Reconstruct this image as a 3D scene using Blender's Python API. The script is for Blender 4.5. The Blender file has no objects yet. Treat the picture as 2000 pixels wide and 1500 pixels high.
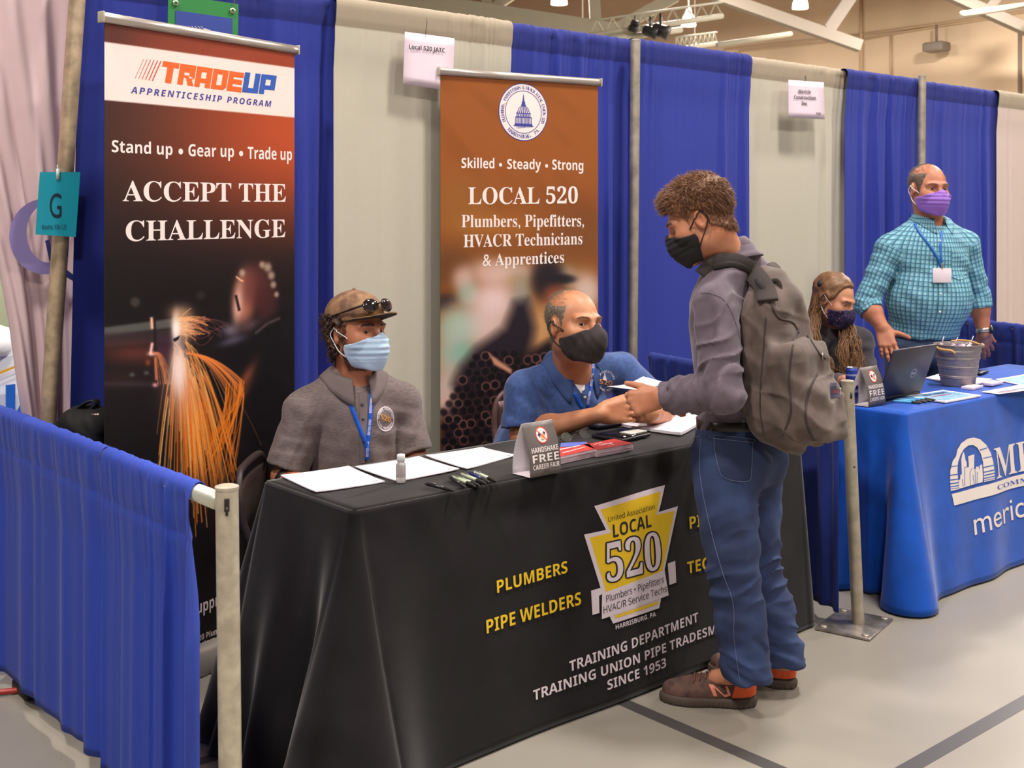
import bpy, bmesh, math, random
import numpy as np
from mathutils import Vector, Matrix
PI = math.pi
SC = bpy.context.scene
COL = SC.collection
rng = np.random.default_rng(7)
random.seed(7)

# ------------------------------------------------------------------ camera, light, exposure
H_CAM, F_PX, CY = 1.56, 2295.0, 420.0            # level camera, frame cropped low (vertical shift)
PITCH, YAW = 0.0, math.radians(49.2)
cam_d = bpy.data.cameras.new('camera'); cam = bpy.data.objects.new('camera', cam_d); COL.objects.link(cam)
cam_d.sensor_width = 36.0; cam_d.lens = F_PX / 2000 * 36; cam_d.clip_end = 200; cam_d.shift_y = -(750 - CY) / 2000
cam.location = (0, 0, H_CAM)
CF = np.array([math.cos(YAW) * math.cos(PITCH), math.sin(YAW) * math.cos(PITCH), -math.sin(PITCH)])
CR = np.array([math.sin(YAW), -math.cos(YAW), 0.0]); CU = np.cross(CR, CF); CC = np.array([0, 0, H_CAM])
cam.rotation_euler = Matrix((CR, CU, -CF)).transposed().to_euler()
cam_d.dof.use_dof = True; cam_d.dof.focus_distance = 4.1; cam_d.dof.aperture_fstop = 7.0
SC.camera = cam
SC.view_settings.view_transform = 'Standard'; SC.view_settings.look = 'None'
SC.view_settings.gamma = 1.0; SC.view_settings.use_curve_mapping = False
SC.view_settings.exposure = 0.0
world = bpy.data.worlds.new('hall'); SC.world = world; world.use_nodes = True
world.node_tree.nodes['Background'].inputs[0].default_value = (1.0, 0.90, 0.84, 1)
world.node_tree.nodes['Background'].inputs[1].default_value = 0.24
def area_light(name, loc, size, power, col=(1.0, 0.93, 0.86)):
    l = bpy.data.lights.new(name, 'AREA'); l.shape = 'DISK'; l.size = size; l.energy = power; l.color = col
    o = bpy.data.objects.new(name, l); COL.objects.link(o); o.location = loc
    return o
for i, (lx, ly, lp) in enumerate([(-3, -3.5, 1.0), (3.5, -4.5, .95), (9, -3.5, .85), (-1.5, 2.0, 1.3), (4.6, 1.4, 1.4), (10.5, 1.5, 1.3), (1, 8, .8), (8, 9, .8), (17, 6, 4.5), (19, 17, 4.5), (24, 12, 5.2), (22, 26, 5), (10, 24, 3.5)]):
    area_light('high_bay_light', (lx, ly, 7.6), 0.9, 360 * lp)

# ------------------------------------------------------------------ pixel -> world helpers (2000 x 1500 frame)
def ray(x, y): return CF + CR * (x - 1000) / F_PX - CU * (y - CY) / F_PX
def atz(x, y, z): d = ray(x, y); return CC + d * (z - H_CAM) / d[2]
def aty(x, y, Y): d = ray(x, y); return CC + d * Y / d[1]
def atx(x, y, X): d = ray(x, y); return CC + d * X / d[0]
def atd(x, y, d): return CC + ray(x, y) * d
def onplane(x, y, P, n): d = ray(x, y); return CC + d * (np.dot(np.asarray(P) - CC, n) / np.dot(d, n))
def nrm(v): v = np.asarray(v, float); return v / (np.linalg.norm(v) + 1e-12)
def V3(*a): return np.array(a, float)

# ------------------------------------------------------------------ materials
def lin(c): return tuple(((v / 255) / 12.92 if v / 255 <= .04045 else ((v / 255 + .055) / 1.055) ** 2.4) for v in c)
_M = {}
def M(name, c=(128, 128, 128), rough=.6, metal=0., bump=None, var=None, sheen=0., spec=.5, trans=0., emit=0., alpha=1., sss=0., coat=0., aniso=None, two=None):
    if name in _M: return _M[name]
    m = bpy.data.materials.new(name); m.use_nodes = True; nt = m.node_tree; b = nt.nodes['Principled BSDF']
    col = (*lin(c), 1); b.inputs['Base Color'].default_value = col
    b.inputs['Roughness'].default_value = rough; b.inputs['Metallic'].default_value = metal
    b.inputs['Specular IOR Level'].default_value = spec
    if sheen: b.inputs['Sheen Weight'].default_value = sheen; b.inputs['Sheen Roughness'].default_value = .4
    if trans: b.inputs['Transmission Weight'].default_value = trans
    if coat: b.inputs['Coat Weight'].default_value = coat; b.inputs['Coat Roughness'].default_value = .1
    if sss: b.inputs['Subsurface Weight'].default_value = sss; b.inputs['Subsurface Radius'].default_value = (.012, .005, .003); b.inputs['Subsurface Scale'].default_value = 1.0
    if emit: b.inputs['Emission Color'].default_value = col; b.inputs['Emission Strength'].default_value = emit
    if alpha < 1: b.inputs['Alpha'].default_value = alpha
    tc = nt.nodes.new('ShaderNodeTexCoord')
    def noise(scale, detail=4, stretch=None):
        n = nt.nodes.new('ShaderNodeTexNoise'); n.inputs['Scale'].default_value = scale; n.inputs['Detail'].default_value = detail
        if stretch:
            mp = nt.nodes.new('ShaderNodeMapping'); mp.inputs['Scale'].default_value = stretch
            nt.links.new(tc.outputs['Object'], mp.inputs['Vector']); nt.links.new(mp.outputs['Vector'], n.inputs['Vector'])
        else: nt.links.new(tc.outputs['Object'], n.inputs['Vector'])
        return n
    if var:                                   # (scale, amount[, second colour, stretch])
        n = noise(var[0], 5, var[3] if len(var) > 3 else None)
        mx = nt.nodes.new('ShaderNodeMix'); mx.data_type = 'RGBA'
        c2 = var[2] if len(var) > 2 and var[2] else tuple(v * (1 - var[1]) for v in c)
        c1 = c if len(var) > 2 and var[2] else tuple(min(255, v * (1 + var[1] * .6)) for v in c)
        mx.inputs[6].default_value = (*lin(c1), 1); mx.inputs[7].default_value = (*lin(c2), 1)
        rp = nt.nodes.new('ShaderNodeMapRange'); rp.inputs[1].default_value = .35; rp.inputs[2].default_value = .65
        nt.links.new(n.outputs['Fac'], rp.inputs[0]); nt.links.new(rp.outputs[0], mx.inputs[0])
        nt.links.new(mx.outputs[2], b.inputs['Base Color'])
    if bump:                                  # (scale, strength[, stretch])
        n = noise(bump[0], 3, bump[2] if len(bump) > 2 else None)
        bp = nt.nodes.new('ShaderNodeBump'); bp.inputs['Strength'].default_value = bump[1]; bp.inputs['Distance'].default_value = .002
        nt.links.new(n.outputs['Fac'], bp.inputs['Height']); nt.links.new(bp.outputs['Normal'], b.inputs['Normal'])
    _M[name] = m
    return m
def M_attr(name, rough=.5, spec=.3, bump=None):
    """printed surface: colour comes from the print's own colour attribute"""
    if name in _M: return _M[name]
    m = bpy.data.materials.new(name); m.use_nodes = True; nt = m.node_tree; b = nt.nodes['Principled BSDF']
    a = nt.nodes.new('ShaderNodeAttribute'); a.attribute_name = 'print'
    nt.links.new(a.outputs['Color'], b.inputs['Base Color']); b.inputs['Roughness'].default_value = rough
    b.inputs['Specular IOR Level'].default_value = spec
    _M[name] = m
    return m

# ------------------------------------------------------------------ objects
def tag(o, label=None, cat=None, group=None, kind=None):
    if label: o['label'] = label
    if cat: o['category'] = cat
    if group: o['group'] = group
    if kind: o['kind'] = kind
    return o
def thing(name, label, cat, loc, group=None):
    o = bpy.data.objects.new(name, None); COL.objects.link(o); o.location = tuple(float(v) for v in loc); o.empty_display_size = .1
    return tag(o, label, cat, group)
def wloc(o):
    p = V3(*o.location)
    while o.parent is not None: o = o.parent; p = p + V3(*o.location)
    return p
def obj(name, V, F, mats, parent=None, smooth=True, mi=None, auto=None, colors=None):
    V = np.asarray(V, float).reshape(-1, 3)
    if parent is not None: base = wloc(parent)
    else: base = V3(0, 0, 0)
    loc = V3(0, 0, 0)
    me = bpy.data.meshes.new(name)
    if isinstance(F, np.ndarray): F = F.tolist()
    me.from_pydata((V - base).tolist(), [], F)
    if not isinstance(mats, (list, tuple)): mats = [mats]
    for m in mats: me.materials.append(m)
    if mi is not None: me.polygons.foreach_set('material_index', np.asarray(mi, dtype=np.int32))
    me.polygons.foreach_set('use_smooth', np.full(len(me.polygons), bool(smooth)))
    if colors is not None:
        at = me.color_attributes.new('print', 'FLOAT_COLOR', 'POINT')
        at.data.foreach_set('color', np.concatenate([colors, np.ones((len(colors), 1))], 1).astype(np.float32).ravel())
    me.update()
    if auto is not None and smooth:
        try: me.set_sharp_from_angle(angle=math.radians(auto))
        except Exception: pass
    o = bpy.data.objects.new(name, me); COL.objects.link(o)
    if parent is not None: o.parent = parent
    return o
def solo(name, V, F, mats, label, cat, group=None, kind=None, **kw):
    """a thing that is one mesh: origin moved to its base centre"""
    V = np.asarray(V, float).reshape(-1, 3)
    c = V3((V[:, 0].min() + V[:, 0].max()) / 2, (V[:, 1].min() + V[:, 1].max()) / 2, V[:, 2].min())
    o = obj(name, V - c, F, mats, None, **kw); o.location = c
    return tag(o, label, cat, group, kind)
def clone(root, loc, label=None, rotz=None):
    r = root.copy(); COL.objects.link(r); r.location = tuple(loc)
    if rotz is not None: r.rotation_euler = (0, 0, rotz)
    if label: r['label'] = label
    for ch in list(root.children):
        c = ch.copy(); COL.objects.link(c); c.parent = r
        for g in list(ch.children):
            d = g.copy(); COL.objects.link(d); d.parent = c
    return r

class MB:
    """collects shapes for ONE mesh"""
    def __init__(s): s.v = []; s.f = []; s.m = []; s.n = 0
    def add(s, V, F, mi=0):
        V = np.asarray(V, float).reshape(-1, 3); s.v.append(V)
        for f in F: s.f.append([int(i) + s.n for i in f]); s.m.append(mi)
        s.n += len(V); return s
    def box(s, c, size, axes=None, mi=0, bev=0.):
        c = np.asarray(c, float); hx, hy, hz = np.asarray(size, float) / 2
        A = np.eye(3) if axes is None else np.asarray(axes, float)
        if bev <= 0:
            V = [c + A[0] * x * hx + A[1] * y * hy + A[2] * z * hz for z in (-1, 1) for y in (-1, 1) for x in (-1, 1)]
            return s.add(V, [(0, 2, 3, 1), (4, 5, 7, 6), (0, 1, 5, 4), (2, 6, 7, 3), (0, 4, 6, 2), (1, 3, 7, 5)], mi)
        bm = bmesh.new(); bmesh.ops.create_cube(bm, size=2)
        for v in bm.verts: v.co = Vector((v.co.x * hx, v.co.y * hy, v.co.z * hz))
        bmesh.ops.bevel(bm, geom=list(bm.edges), offset=bev, segments=2, affect='EDGES', profile=.5)
        bm.verts.index_update()
        V = [c + A[0] * v.co.x + A[1] * v.co.y + A[2] * v.co.z for v in bm.verts]; F = [[v.index for v in f.verts] for f in bm.faces]
        bm.free(); return s.add(V, F, mi)
    def tube(s, pts, r, n=10, mi=0, cap=True, flat=1., up=None):
        pts = np.asarray(pts, float); k = len(pts); r = np.broadcast_to(np.asarray(r, float), (k,))
        T = np.gradient(pts, axis=0); T /= np.linalg.norm(T, axis=1)[:, None] + 1e-12
        u = V3(0, 0, 1) if up is None else np.asarray(up, float)
        if abs(T[0] @ u) > .95: u = V3(1, 0, 0)
        V = []; prev = u
        for i in range(k):
            a = prev - T[i] * (prev @ T[i]); a = nrm(a); b = np.cross(T[i], a); prev = a
            for j in range(n):
                t = 2 * PI * j / n; V.append(pts[i] + r[i] * (a * math.cos(t) * flat + b * math.sin(t)))
        F = [(i * n + j, i * n + (j + 1) % n, (i + 1) * n + (j + 1) % n, (i + 1) * n + j) for i in range(k - 1) for j in range(n)]
        if cap: F += [tuple(range(n))[::-1], tuple(range((k - 1) * n, k * n))]
        return s.add(V, F, mi)
    def lathe(s, c, prof, n=24, axis=(0, 0, 1), mi=0, capb=True, capt=True):
        ax = nrm(axis); a = nrm(np.cross(ax, V3(1, 0, 0) if abs(ax[0]) < .9 else V3(0, 1, 0))); b = np.cross(ax, a); c = np.asarray(c, float)
        V = [c + ax * z + r * (a * math.cos(2 * PI * j / n) + b * math.sin(2 * PI * j / n)) for r, z in prof for j in range(n)]
        k = len(prof)
        F = [(i * n + j, i * n + (j + 1) % n, (i + 1) * n + (j + 1) % n, (i + 1) * n + j) for i in range(k - 1) for j in range(n)]
        if capb: F.append(tuple(range(n))[::-1])
        if capt: F.append(tuple(range((k - 1) * n, k * n)))
        return s.add(V, F, mi)
    def grid(s, P, mi=0, flip=False):
        P = np.asarray(P, float); a, b = P.shape[:2]
        F = [((i * b + j), (i + 1) * b + j, (i + 1) * b + j + 1, i * b + j + 1) for i in range(a - 1) for j in range(b - 1)]
        if flip: F = [f[::-1] for f in F]
        return s.add(P.reshape(-1, 3), F, mi)
    def slab(s, P, nvec, th, mi=0):
        """a surface grid given thickness th against nvec (array or vector)"""
        P = np.asarray(P, float); Q = P - np.asarray(nvec) * th; a, b = P.shape[:2]; N = a * b
        F = []
        for i in range(a - 1):
            for j in range(b - 1):
                q = (i * b + j, (i + 1) * b + j, (i + 1) * b + j + 1, i * b + j + 1); F.append(q); F.append(tuple(x + N for x in q[::-1]))
        bd = [i * b for i in range(a)] + [(a - 1) * b + j for j in range(1, b)] + [i * b + b - 1 for i in range(a - 2, -1, -1)] + [j for j in range(b - 2, 0, -1)]
        for i in range(len(bd)):
            p, q = bd[i], bd[(i + 1) % len(bd)]; F.append((p, p + N, q + N, q))
        return s.add(np.concatenate([P.reshape(-1, 3), Q.reshape(-1, 3)]), F, mi)
    def poly(s, pts, nvec, th, mi=0):
        """flat polygon prism"""
        P = np.asarray(pts, float); n = len(P); Q = P - np.asarray(nvec, float) * th
        F = [tuple(range(n)), tuple(range(n, 2 * n))[::-1]] + [(i, i + n, (i + 1) % n + n, (i + 1) % n) for i in range(n)]
        return s.add(np.concatenate([P, Q]), F, mi)
    def build(s, name, mats, parent=None, **kw):
        return obj(name, np.concatenate(s.v), s.f, mats, parent, mi=s.m, **kw)
    def solo(s, name, mats, label, cat, group=None, kind=None, **kw):
        return solo(name, np.concatenate(s.v), s.f, mats, label, cat, group, kind, mi=s.m, **kw)

def spline(P, n):
    P = np.asarray(P, float); k = len(P); out = []
    Q = np.concatenate([[2 * P[0] - P[1]], P, [2 * P[-1] - P[-2]]])
    for t in np.linspace(0, k - 1 - 1e-9, n):
        i = int(t); u = t - i; a, b, c, d = Q[i], Q[i + 1], Q[i + 2], Q[i + 3]
        out.append(.5 * ((2 * b) + (c - a) * u + (2 * a - 5 * b + 4 * c - d) * u * u + (3 * b - a - 3 * c + d) * u ** 3))
    return np.array(out)
def wob(x, seed, k=4, lo=1., hi=6.):
    g = np.random.default_rng(seed); x = np.asarray(x, float); y = np.zeros_like(x)
    for _ in range(k): y = y + np.sin(x * g.uniform(lo, hi) + g.uniform(0, 7)) / k ** .5
    return y
def noise3(P, scale, seed, k=7):
    g = np.random.default_rng(seed); y = np.zeros(len(P))
    for _ in range(k):
        w = g.normal(size=3); w *= g.uniform(.6, 1.5) * 2 * PI / scale / np.linalg.norm(w); y += np.sin(P @ w + g.uniform(0, 7))
    return y / k ** .5

# ------------------------------------------------------------------ lettering (built-in font, its own serif / bold / italic alphabets)
STY = {'serif': (0x1D400, 0x1D7CE), 'bold': (0x1D5D4, 0x1D7EC), 'ital': (0x1D608, None), 'boldital': (0x1D63C, None), 'reg': (0x1D5A0, 0x1D7E2), 'plain': None}
_TX = {}
def text_geo(s, sty='bold', space=1.0):
    key = (s, sty, space)
    if key in _TX: return _TX[key]
    st = STY[sty]; r = ''
    for ch in s:
        if st and 'A' <= ch <= 'Z': r += chr(st[0] + ord(ch) - 65)
        elif st and 'a' <= ch <= 'z': r += chr(st[0] + 26 + ord(ch) - 97)
        elif st and st[1] and ch.isdigit(): r += chr(st[1] + int(ch))
        else: r += ch
    c = bpy.data.curves.new('lettering', 'FONT'); c.body = r; c.size = 1; c.resolution_u = 4; c.space_character = space
    o = bpy.data.objects.new('lettering', c); COL.objects.link(o)
    dg = bpy.context.evaluated_depsgraph_get(); e = o.evaluated_get(dg); me = e.to_mesh()
    V = np.array([v.co[:2] for v in me.vertices]).reshape(-1, 2); F = [tuple(p.vertices) for p in me.polygons]
    e.to_mesh_clear(); bpy.data.objects.remove(o); bpy.data.curves.remove(c)
    _TX[key] = (V, F)
    return V, F
def text_box(s, sty, x0, x1, y, cap, shear=0., space=1.0):
    """2-D lettering fitted to x0..x1 on baseline y with capital height cap"""
    V, F = text_geo(s, sty, space); V = V.copy(); w = V[:, 0].max() - V[:, 0].min()
    X = (V[:, 0] - V[:, 0].min()) / w * (x1 - x0) + x0; Y = V[:, 1] / .70 * cap
    return np.stack([X + Y * shear, Y + y], 1), F
def subdiv2(V, F, step):
    bm = bmesh.new(); vs = [bm.verts.new((v[0], v[1], 0)) for v in V]
    for f in F:
        try: bm.faces.new([vs[i] for i in f])
        except ValueError: pass
    for ax in (0, 1):
        a, b = V[:, ax].min(), V[:, ax].max()
        for t in np.arange(a + step, b, step):
            co = [0, 0, 0]; co[ax] = t; no = [0, 0, 0]; no[ax] = 1
            bmesh.ops.bisect_plane(bm, geom=bm.verts[:] + bm.edges[:] + bm.faces[:], plane_co=co, plane_no=no)
    bm.verts.index_update(); V2 = np.array([v.co[:2] for v in bm.verts]); F2 = [tuple(v.index for v in f.verts) for f in bm.faces]
    bm.free(); return V2, F2
def poly2(pts):
    """triangulated 2-D polygon"""
    from mathutils.geometry import tessellate_polygon
    t = tessellate_polygon([[Vector((p[0], p[1], 0)) for p in pts]])
    return np.asarray(pts, float), [tuple(x) for x in t]
def ring2(c, r0, r1, n=40, ky=1.):
    a = np.linspace(0, 2 * PI, n, endpoint=False); C = np.stack([np.cos(a), np.sin(a) * ky], 1)
    V = np.concatenate([C * r0, C * r1]) + np.asarray(c)
    return V, [(i, i + n, (i + 1) % n + n, (i + 1) % n) for i in range(n)]
def disc2(c, r, n=40, ky=1.):
    a = np.linspace(0, 2 * PI, n, endpoint=False)
    return np.stack([np.cos(a) * r + c[0], np.sin(a) * r * ky + c[1]], 1), [tuple(range(n))]
class Print:
    """flat marks on a surface given by fn(x, y, lift) -> 3-D"""
    def __init__(s, fn, step=None): s.fn = fn; s.mb = MB(); s.step = step; s.lift = 0.0006
    def add(s, VF, mi=0, lift=0.):
        V, F = VF
        if s.step: V, F = subdiv2(V, F, s.step)
        P = s.fn(V[:, 0], V[:, 1], s.lift + lift); F2 = []
        for f in F:                            # face the viewer side of the surface
            a, b, c = V[f[0]], V[f[1]], V[f[2]]
            cr = 0
            for i in range(len(f)):
                p, q = V[f[i]], V[f[(i + 1) % len(f)]]; cr += p[0] * q[1] - p[1] * q[0]
            F2.append(f if cr > 0 else f[::-1])
        s.mb.add(P, F2, mi)
        return s
    def text(s, t, sty, x0, x1, y, cap, mi=0, shear=0., lift=0., space=1.0): return s.add(text_box(t, sty, x0, x1, y, cap, shear, space), mi, lift)
    def build(s, name, mats, parent): return s.mb.build(name, mats, parent, smooth=False)
# ================================================================== the hall
# floor with its painted court lines
fl = MB(); NX, NY = 2, 2
fl.add([(-14, -12, 0), (31, -12, 0), (31, 37, 0), (-14, 37, 0)], [(0, 1, 2, 3)])
def line(x0, y0, x1, y1, w=.052, z=.0006):
    d = nrm(V3(x1 - x0, y1 - y0, 0)); n = V3(-d[1], d[0], 0) * w / 2; a = V3(x0, y0, z); b = V3(x1, y1, z)
    fl.add([a - n, b - n, b + n, a + n], [(0, 1, 2, 3)], 1)
line(2.728, 1.778, 2.728, 4.3); line(1.1, 1.778, 14, 1.778); line(2.728, -4, 2.728, 1.778)
lf = atz(366, 1494, 0); rf = atz(500, 1457, 0); dlf = nrm(rf - lf); line(*(lf - dlf * 1.6)[:2], *(rf + dlf * 1.2)[:2], .045)
m_floor = M('court_floor', (144, 138, 128), rough=.30, spec=.42, var=(1.1, .05), bump=(30, .05))
m_line = M('court_line', (74, 71, 70), rough=.35, spec=.4)
fo = fl.build('floor', [m_floor, m_line], smooth=False); tag(fo, kind='structure')
m_wall = M('gym_wall', (206, 182, 152), rough=.8, var=(.35, .06))
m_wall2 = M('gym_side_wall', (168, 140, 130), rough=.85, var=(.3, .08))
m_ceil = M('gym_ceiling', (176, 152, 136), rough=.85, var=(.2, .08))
m_steel = M('painted_steel', (168, 162, 142), rough=.6, spec=.3)
m_steelg = M('grey_steel', (122, 112, 100), rough=.6, spec=.3)
def wall(name, P, n, mat):
    w = MB(); w.slab(np.array(P).reshape(2, 2, 3), n, .2); o = w.build(name, mat, smooth=False); tag(o, kind='structure'); return o
wall('wall_right', [(30, -12, 0), (30, -12, 12), (30, 36.2, 0), (30, 36.2, 12)], V3(-1, 0, 0), m_wall)
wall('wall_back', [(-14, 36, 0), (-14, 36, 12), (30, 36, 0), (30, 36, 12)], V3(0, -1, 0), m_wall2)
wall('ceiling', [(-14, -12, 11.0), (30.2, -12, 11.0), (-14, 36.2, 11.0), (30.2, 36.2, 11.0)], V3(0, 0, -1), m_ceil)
# block pilaster joints and conduits on the right-hand wall
XW = 29.96
def wp(x, y): return atx(x, y, XW)
def wallrun(name, pts, r, mat, X=XW):
    m = MB(); m.tube([atx(px, py, X) for px, py in pts], r, 6); o = m.build(name, mat); tag(o, kind='structure'); return o
m_cond = M('painted_conduit', (188, 160, 128), rough=.6); m_joint = M('wall_joint', (122, 106, 92), rough=.8)
wallrun('trim_1', [(1652, 72), (1810, 50), (2060, 14)], .035, m_cond)
wallrun('trim_2', [(1660, 81), (1820, 53), (1950, 34)], .03, m_cond)
wallrun('trim_3', [(1411, 112), (1414, 97), (1640, 72)], .025, m_cond)
wallrun('trim_4', [(1443, 116), (1443, 100), (1660, 78)], .025, m_cond)
wallrun('trim_5', [(1682, -8), (1683, 148)], .05, m_cond)
wallrun('trim_6', [(1740, 67), (1740, 158)], .03, m_cond)
wallrun('trim_7', [(1992, 56), (1992, 195)], .05, m_joint)
# roof trusses
def beam(mb, a, b, w, h): 
    d = nrm(np.asarray(b) - a); s = nrm(np.cross(d, V3(0, 0, 1))); u = np.cross(s, d); c = (np.asarray(a) + b) / 2
    mb.box(c, (np.linalg.norm(np.asarray(b) - a), w, h), axes=(d, s, u))
def truss(chord, webs, mat, depth, w=.30, h=.34):
    m = MB(); P = lambda q: atd(q[0], q[1], depth)
    a, b = P(chord[0]), P(chord[1]); beam(m, a, b, w, h)
    for q0, q1, ww in webs: beam(m, P(q0), P(q1), ww, ww)
    o = m.build('roof_truss', mat, smooth=False); tag(o, kind='structure'); return o
truss(((600, -28), (1215, 66)), [((948, -10), (955, 22), .2), ((955, 22), (1005, -12), .18), ((1160, -12), (1163, 42), .22), ((1195, 62), (1320, -8), .24)], m_steel, 24.0, .3, .36)
truss(((1385, -14), (1680, 90)), [((1613, -8), (1613, 60), .15), ((1618, 58), (1665, -12), .28)], m_steelg, 28.0, .3, .26)
truss(((1850, -12), (2010, 60)), [((1930, 16), (1950, -8), .2)], m_steelg, 28.0, .28, .24)
# lighting bars along the hall (white pipe with lattice and lamp heads)
def bar(name, p0, p1, depth, r, lattice=True):
    a, b = atd(*p0, depth), atd(*p1, depth * 1.06); m = MB(); m.tube([a, b], r, 8)
    if lattice:
        up = V3(0, 0, r * 5); m.tube([a + up, b + up], r * .4, 6); n = 9
        for i in range(n):
            q = a + (b - a) * i / n; q2 = a + (b - a) * (i + .5) / n; q3 = a + (b - a) * (i + 1) / n
            m.tube([q + V3(0, 0, 0), q2 + up], r * .3, 5); m.tube([q2 + up, q3], r * .3, 5)
    o = m.build(name, m_steel); tag(o, kind='structure'); return o
bar('trim_8', (1150, 70), (1411, 31), 20, .05)
bar('trim_9', (1190, 77), (1330, 58), 20, .055, False)
bar('trim_10', (1318, 97), (1400, 85), 22, .045); bar('trim_11', (1400, 88), (1545, 66), 22, .05, False)
bar('trim_12', (1878, 28), (2060, 2), 26, .07, False)
m_dark = M('black_metal', (34, 32, 32), rough=.45)
tr = thing('stage_light', 'black stage spotlights clamped to the white lighting bar under the roof', 'spotlight', atd(1285, 62, 20.3))
for i, (px, py, s) in enumerate([(1240, 46, .07), (1236, 56, .08), (1270, 62, .13), (1290, 60, .15)]):
    p = atd(px, py, 20.2); d = nrm(V3(.5, -.8, -.35)); m = MB(); m.lathe(p - d * s, [(s * .5, 0), (s * .75, s * .3), (s * .75, s * 1.4), (s * .9, s * 2)], 12, axis=d)
    m.tube([p + V3(0, 0, s * .2), p + V3(0, 0, s * 2)], s * .16, 6); m.build('lamp_head', m_dark, tr)
pj = thing('ceiling_sensor', 'small grey box on a thin drop pipe against the gym wall', 'sensor', atx(1829, 92, 29.5))
m = MB(); m.box(atx(1829, 92, 29.5), (.5, .6, .26), bev=.06); m.build('housing', m_steelg, pj)
m = MB(); m.tube([atx(1829, 88, 29.5), atx(1829, 48, 29.5)], .035, 6); m.build('drop_pipe', m_steelg, pj)
# pendant high-bay lamps
m_glow = M('lamp_glass', (255, 238, 214), emit=9.0); m_alu = M('lamp_housing', (214, 205, 190), rough=.35, metal=.3); m_glass = M('lamp_refractor', (255, 244, 228), emit=3.2, rough=.3)
def lamp(px, py, wpx, depth, label):
    c = atd(px, py, depth); k = depth / F_PX; R = wpx * k / 2
    t = thing('pendant_lamp', label, 'lamp', c, 'high bay pendant lamps')
    m = MB(); m.lathe(c, [(R * .98, -R * .75), (R, -R * .7), (R * .93, -.1 * R), (R * .72, .55 * R), (R * .42, .95 * R)], 20, capb=False); m.build('glass_shade', m_glass, t)
    m = MB(); m.lathe(c, [(R * .9, -R * .68), (R * .6, -R * .62), (.02, -R * .6)], 16, capb=False); m.build('bulb', m_glow, t)
    m = MB(); m.lathe(c, [(R * .46, R * .9), (R * .46, R * 1.3), (R * .3, R * 1.7), (R * .1, R * 1.8)], 14); m.tube([c + V3(0, 0, R * 1.7), V3(c[0], c[1], 10.98)], R * .05 + .008, 6); m.build('housing', m_alu, t)
    return t
lamp(891, 30, 29, 27, 'glowing dome lamp just above the grey curtain, leftmost of the pendant lamps')
lamp(1092, -4, 33, 24, 'glowing dome lamp cut by the top edge left of the truss brace')
lamp(1138, 66, 22, 31, 'small glowing dome lamp just above the blue curtain beside the lighting bar')
lamp(1345, 40, 29, 27, 'glowing dome lamp with grey housing behind the end of the lighting bar')
lamp(1357, 98, 22, 31, 'small glowing dome lamp half hidden behind the blue curtain top')
lamp(1563, 5, 31, 26, 'glowing dome lamp hanging alone before the beige wall near the top edge')

# ================================================================== pipe and drape
YC = 4.0                                                  # back line of the booths
ZR = float(aty(1240, 92, YC)[2])                           # its top rail
m_blue = M('royal_drape', (36, 50, 146), rough=.88, sheen=.05, bump=(500, .25, (1, 1, .4)))
m_grey = M('grey_drape', (186, 180, 164), rough=.9, sheen=.1, bump=(500, .25, (1, 1, .4)))
m_pipe = M('galvanised_pipe', (186, 176, 158), rough=.38, metal=.55, var=(18, .10))
m_pipe2 = M('warm_pipe', (190, 168, 140), rough=.45, metal=.4, var=(20, .14))
m_bluep = M('royal_drape_pocket_shaded', (30, 40, 120), rough=.88, bump=(500, .25, (1, 1, .4))); m_greyp = M('grey_drape_pocket_shaded', (160, 147, 128), rough=.9, bump=(500, .25, (1, 1, .4)))   # doubled sheer cloth, with less light coming through painted as darker colour
def xat(px, Y=YC, py=100): return float(aty(px, py, Y)[0])
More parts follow.
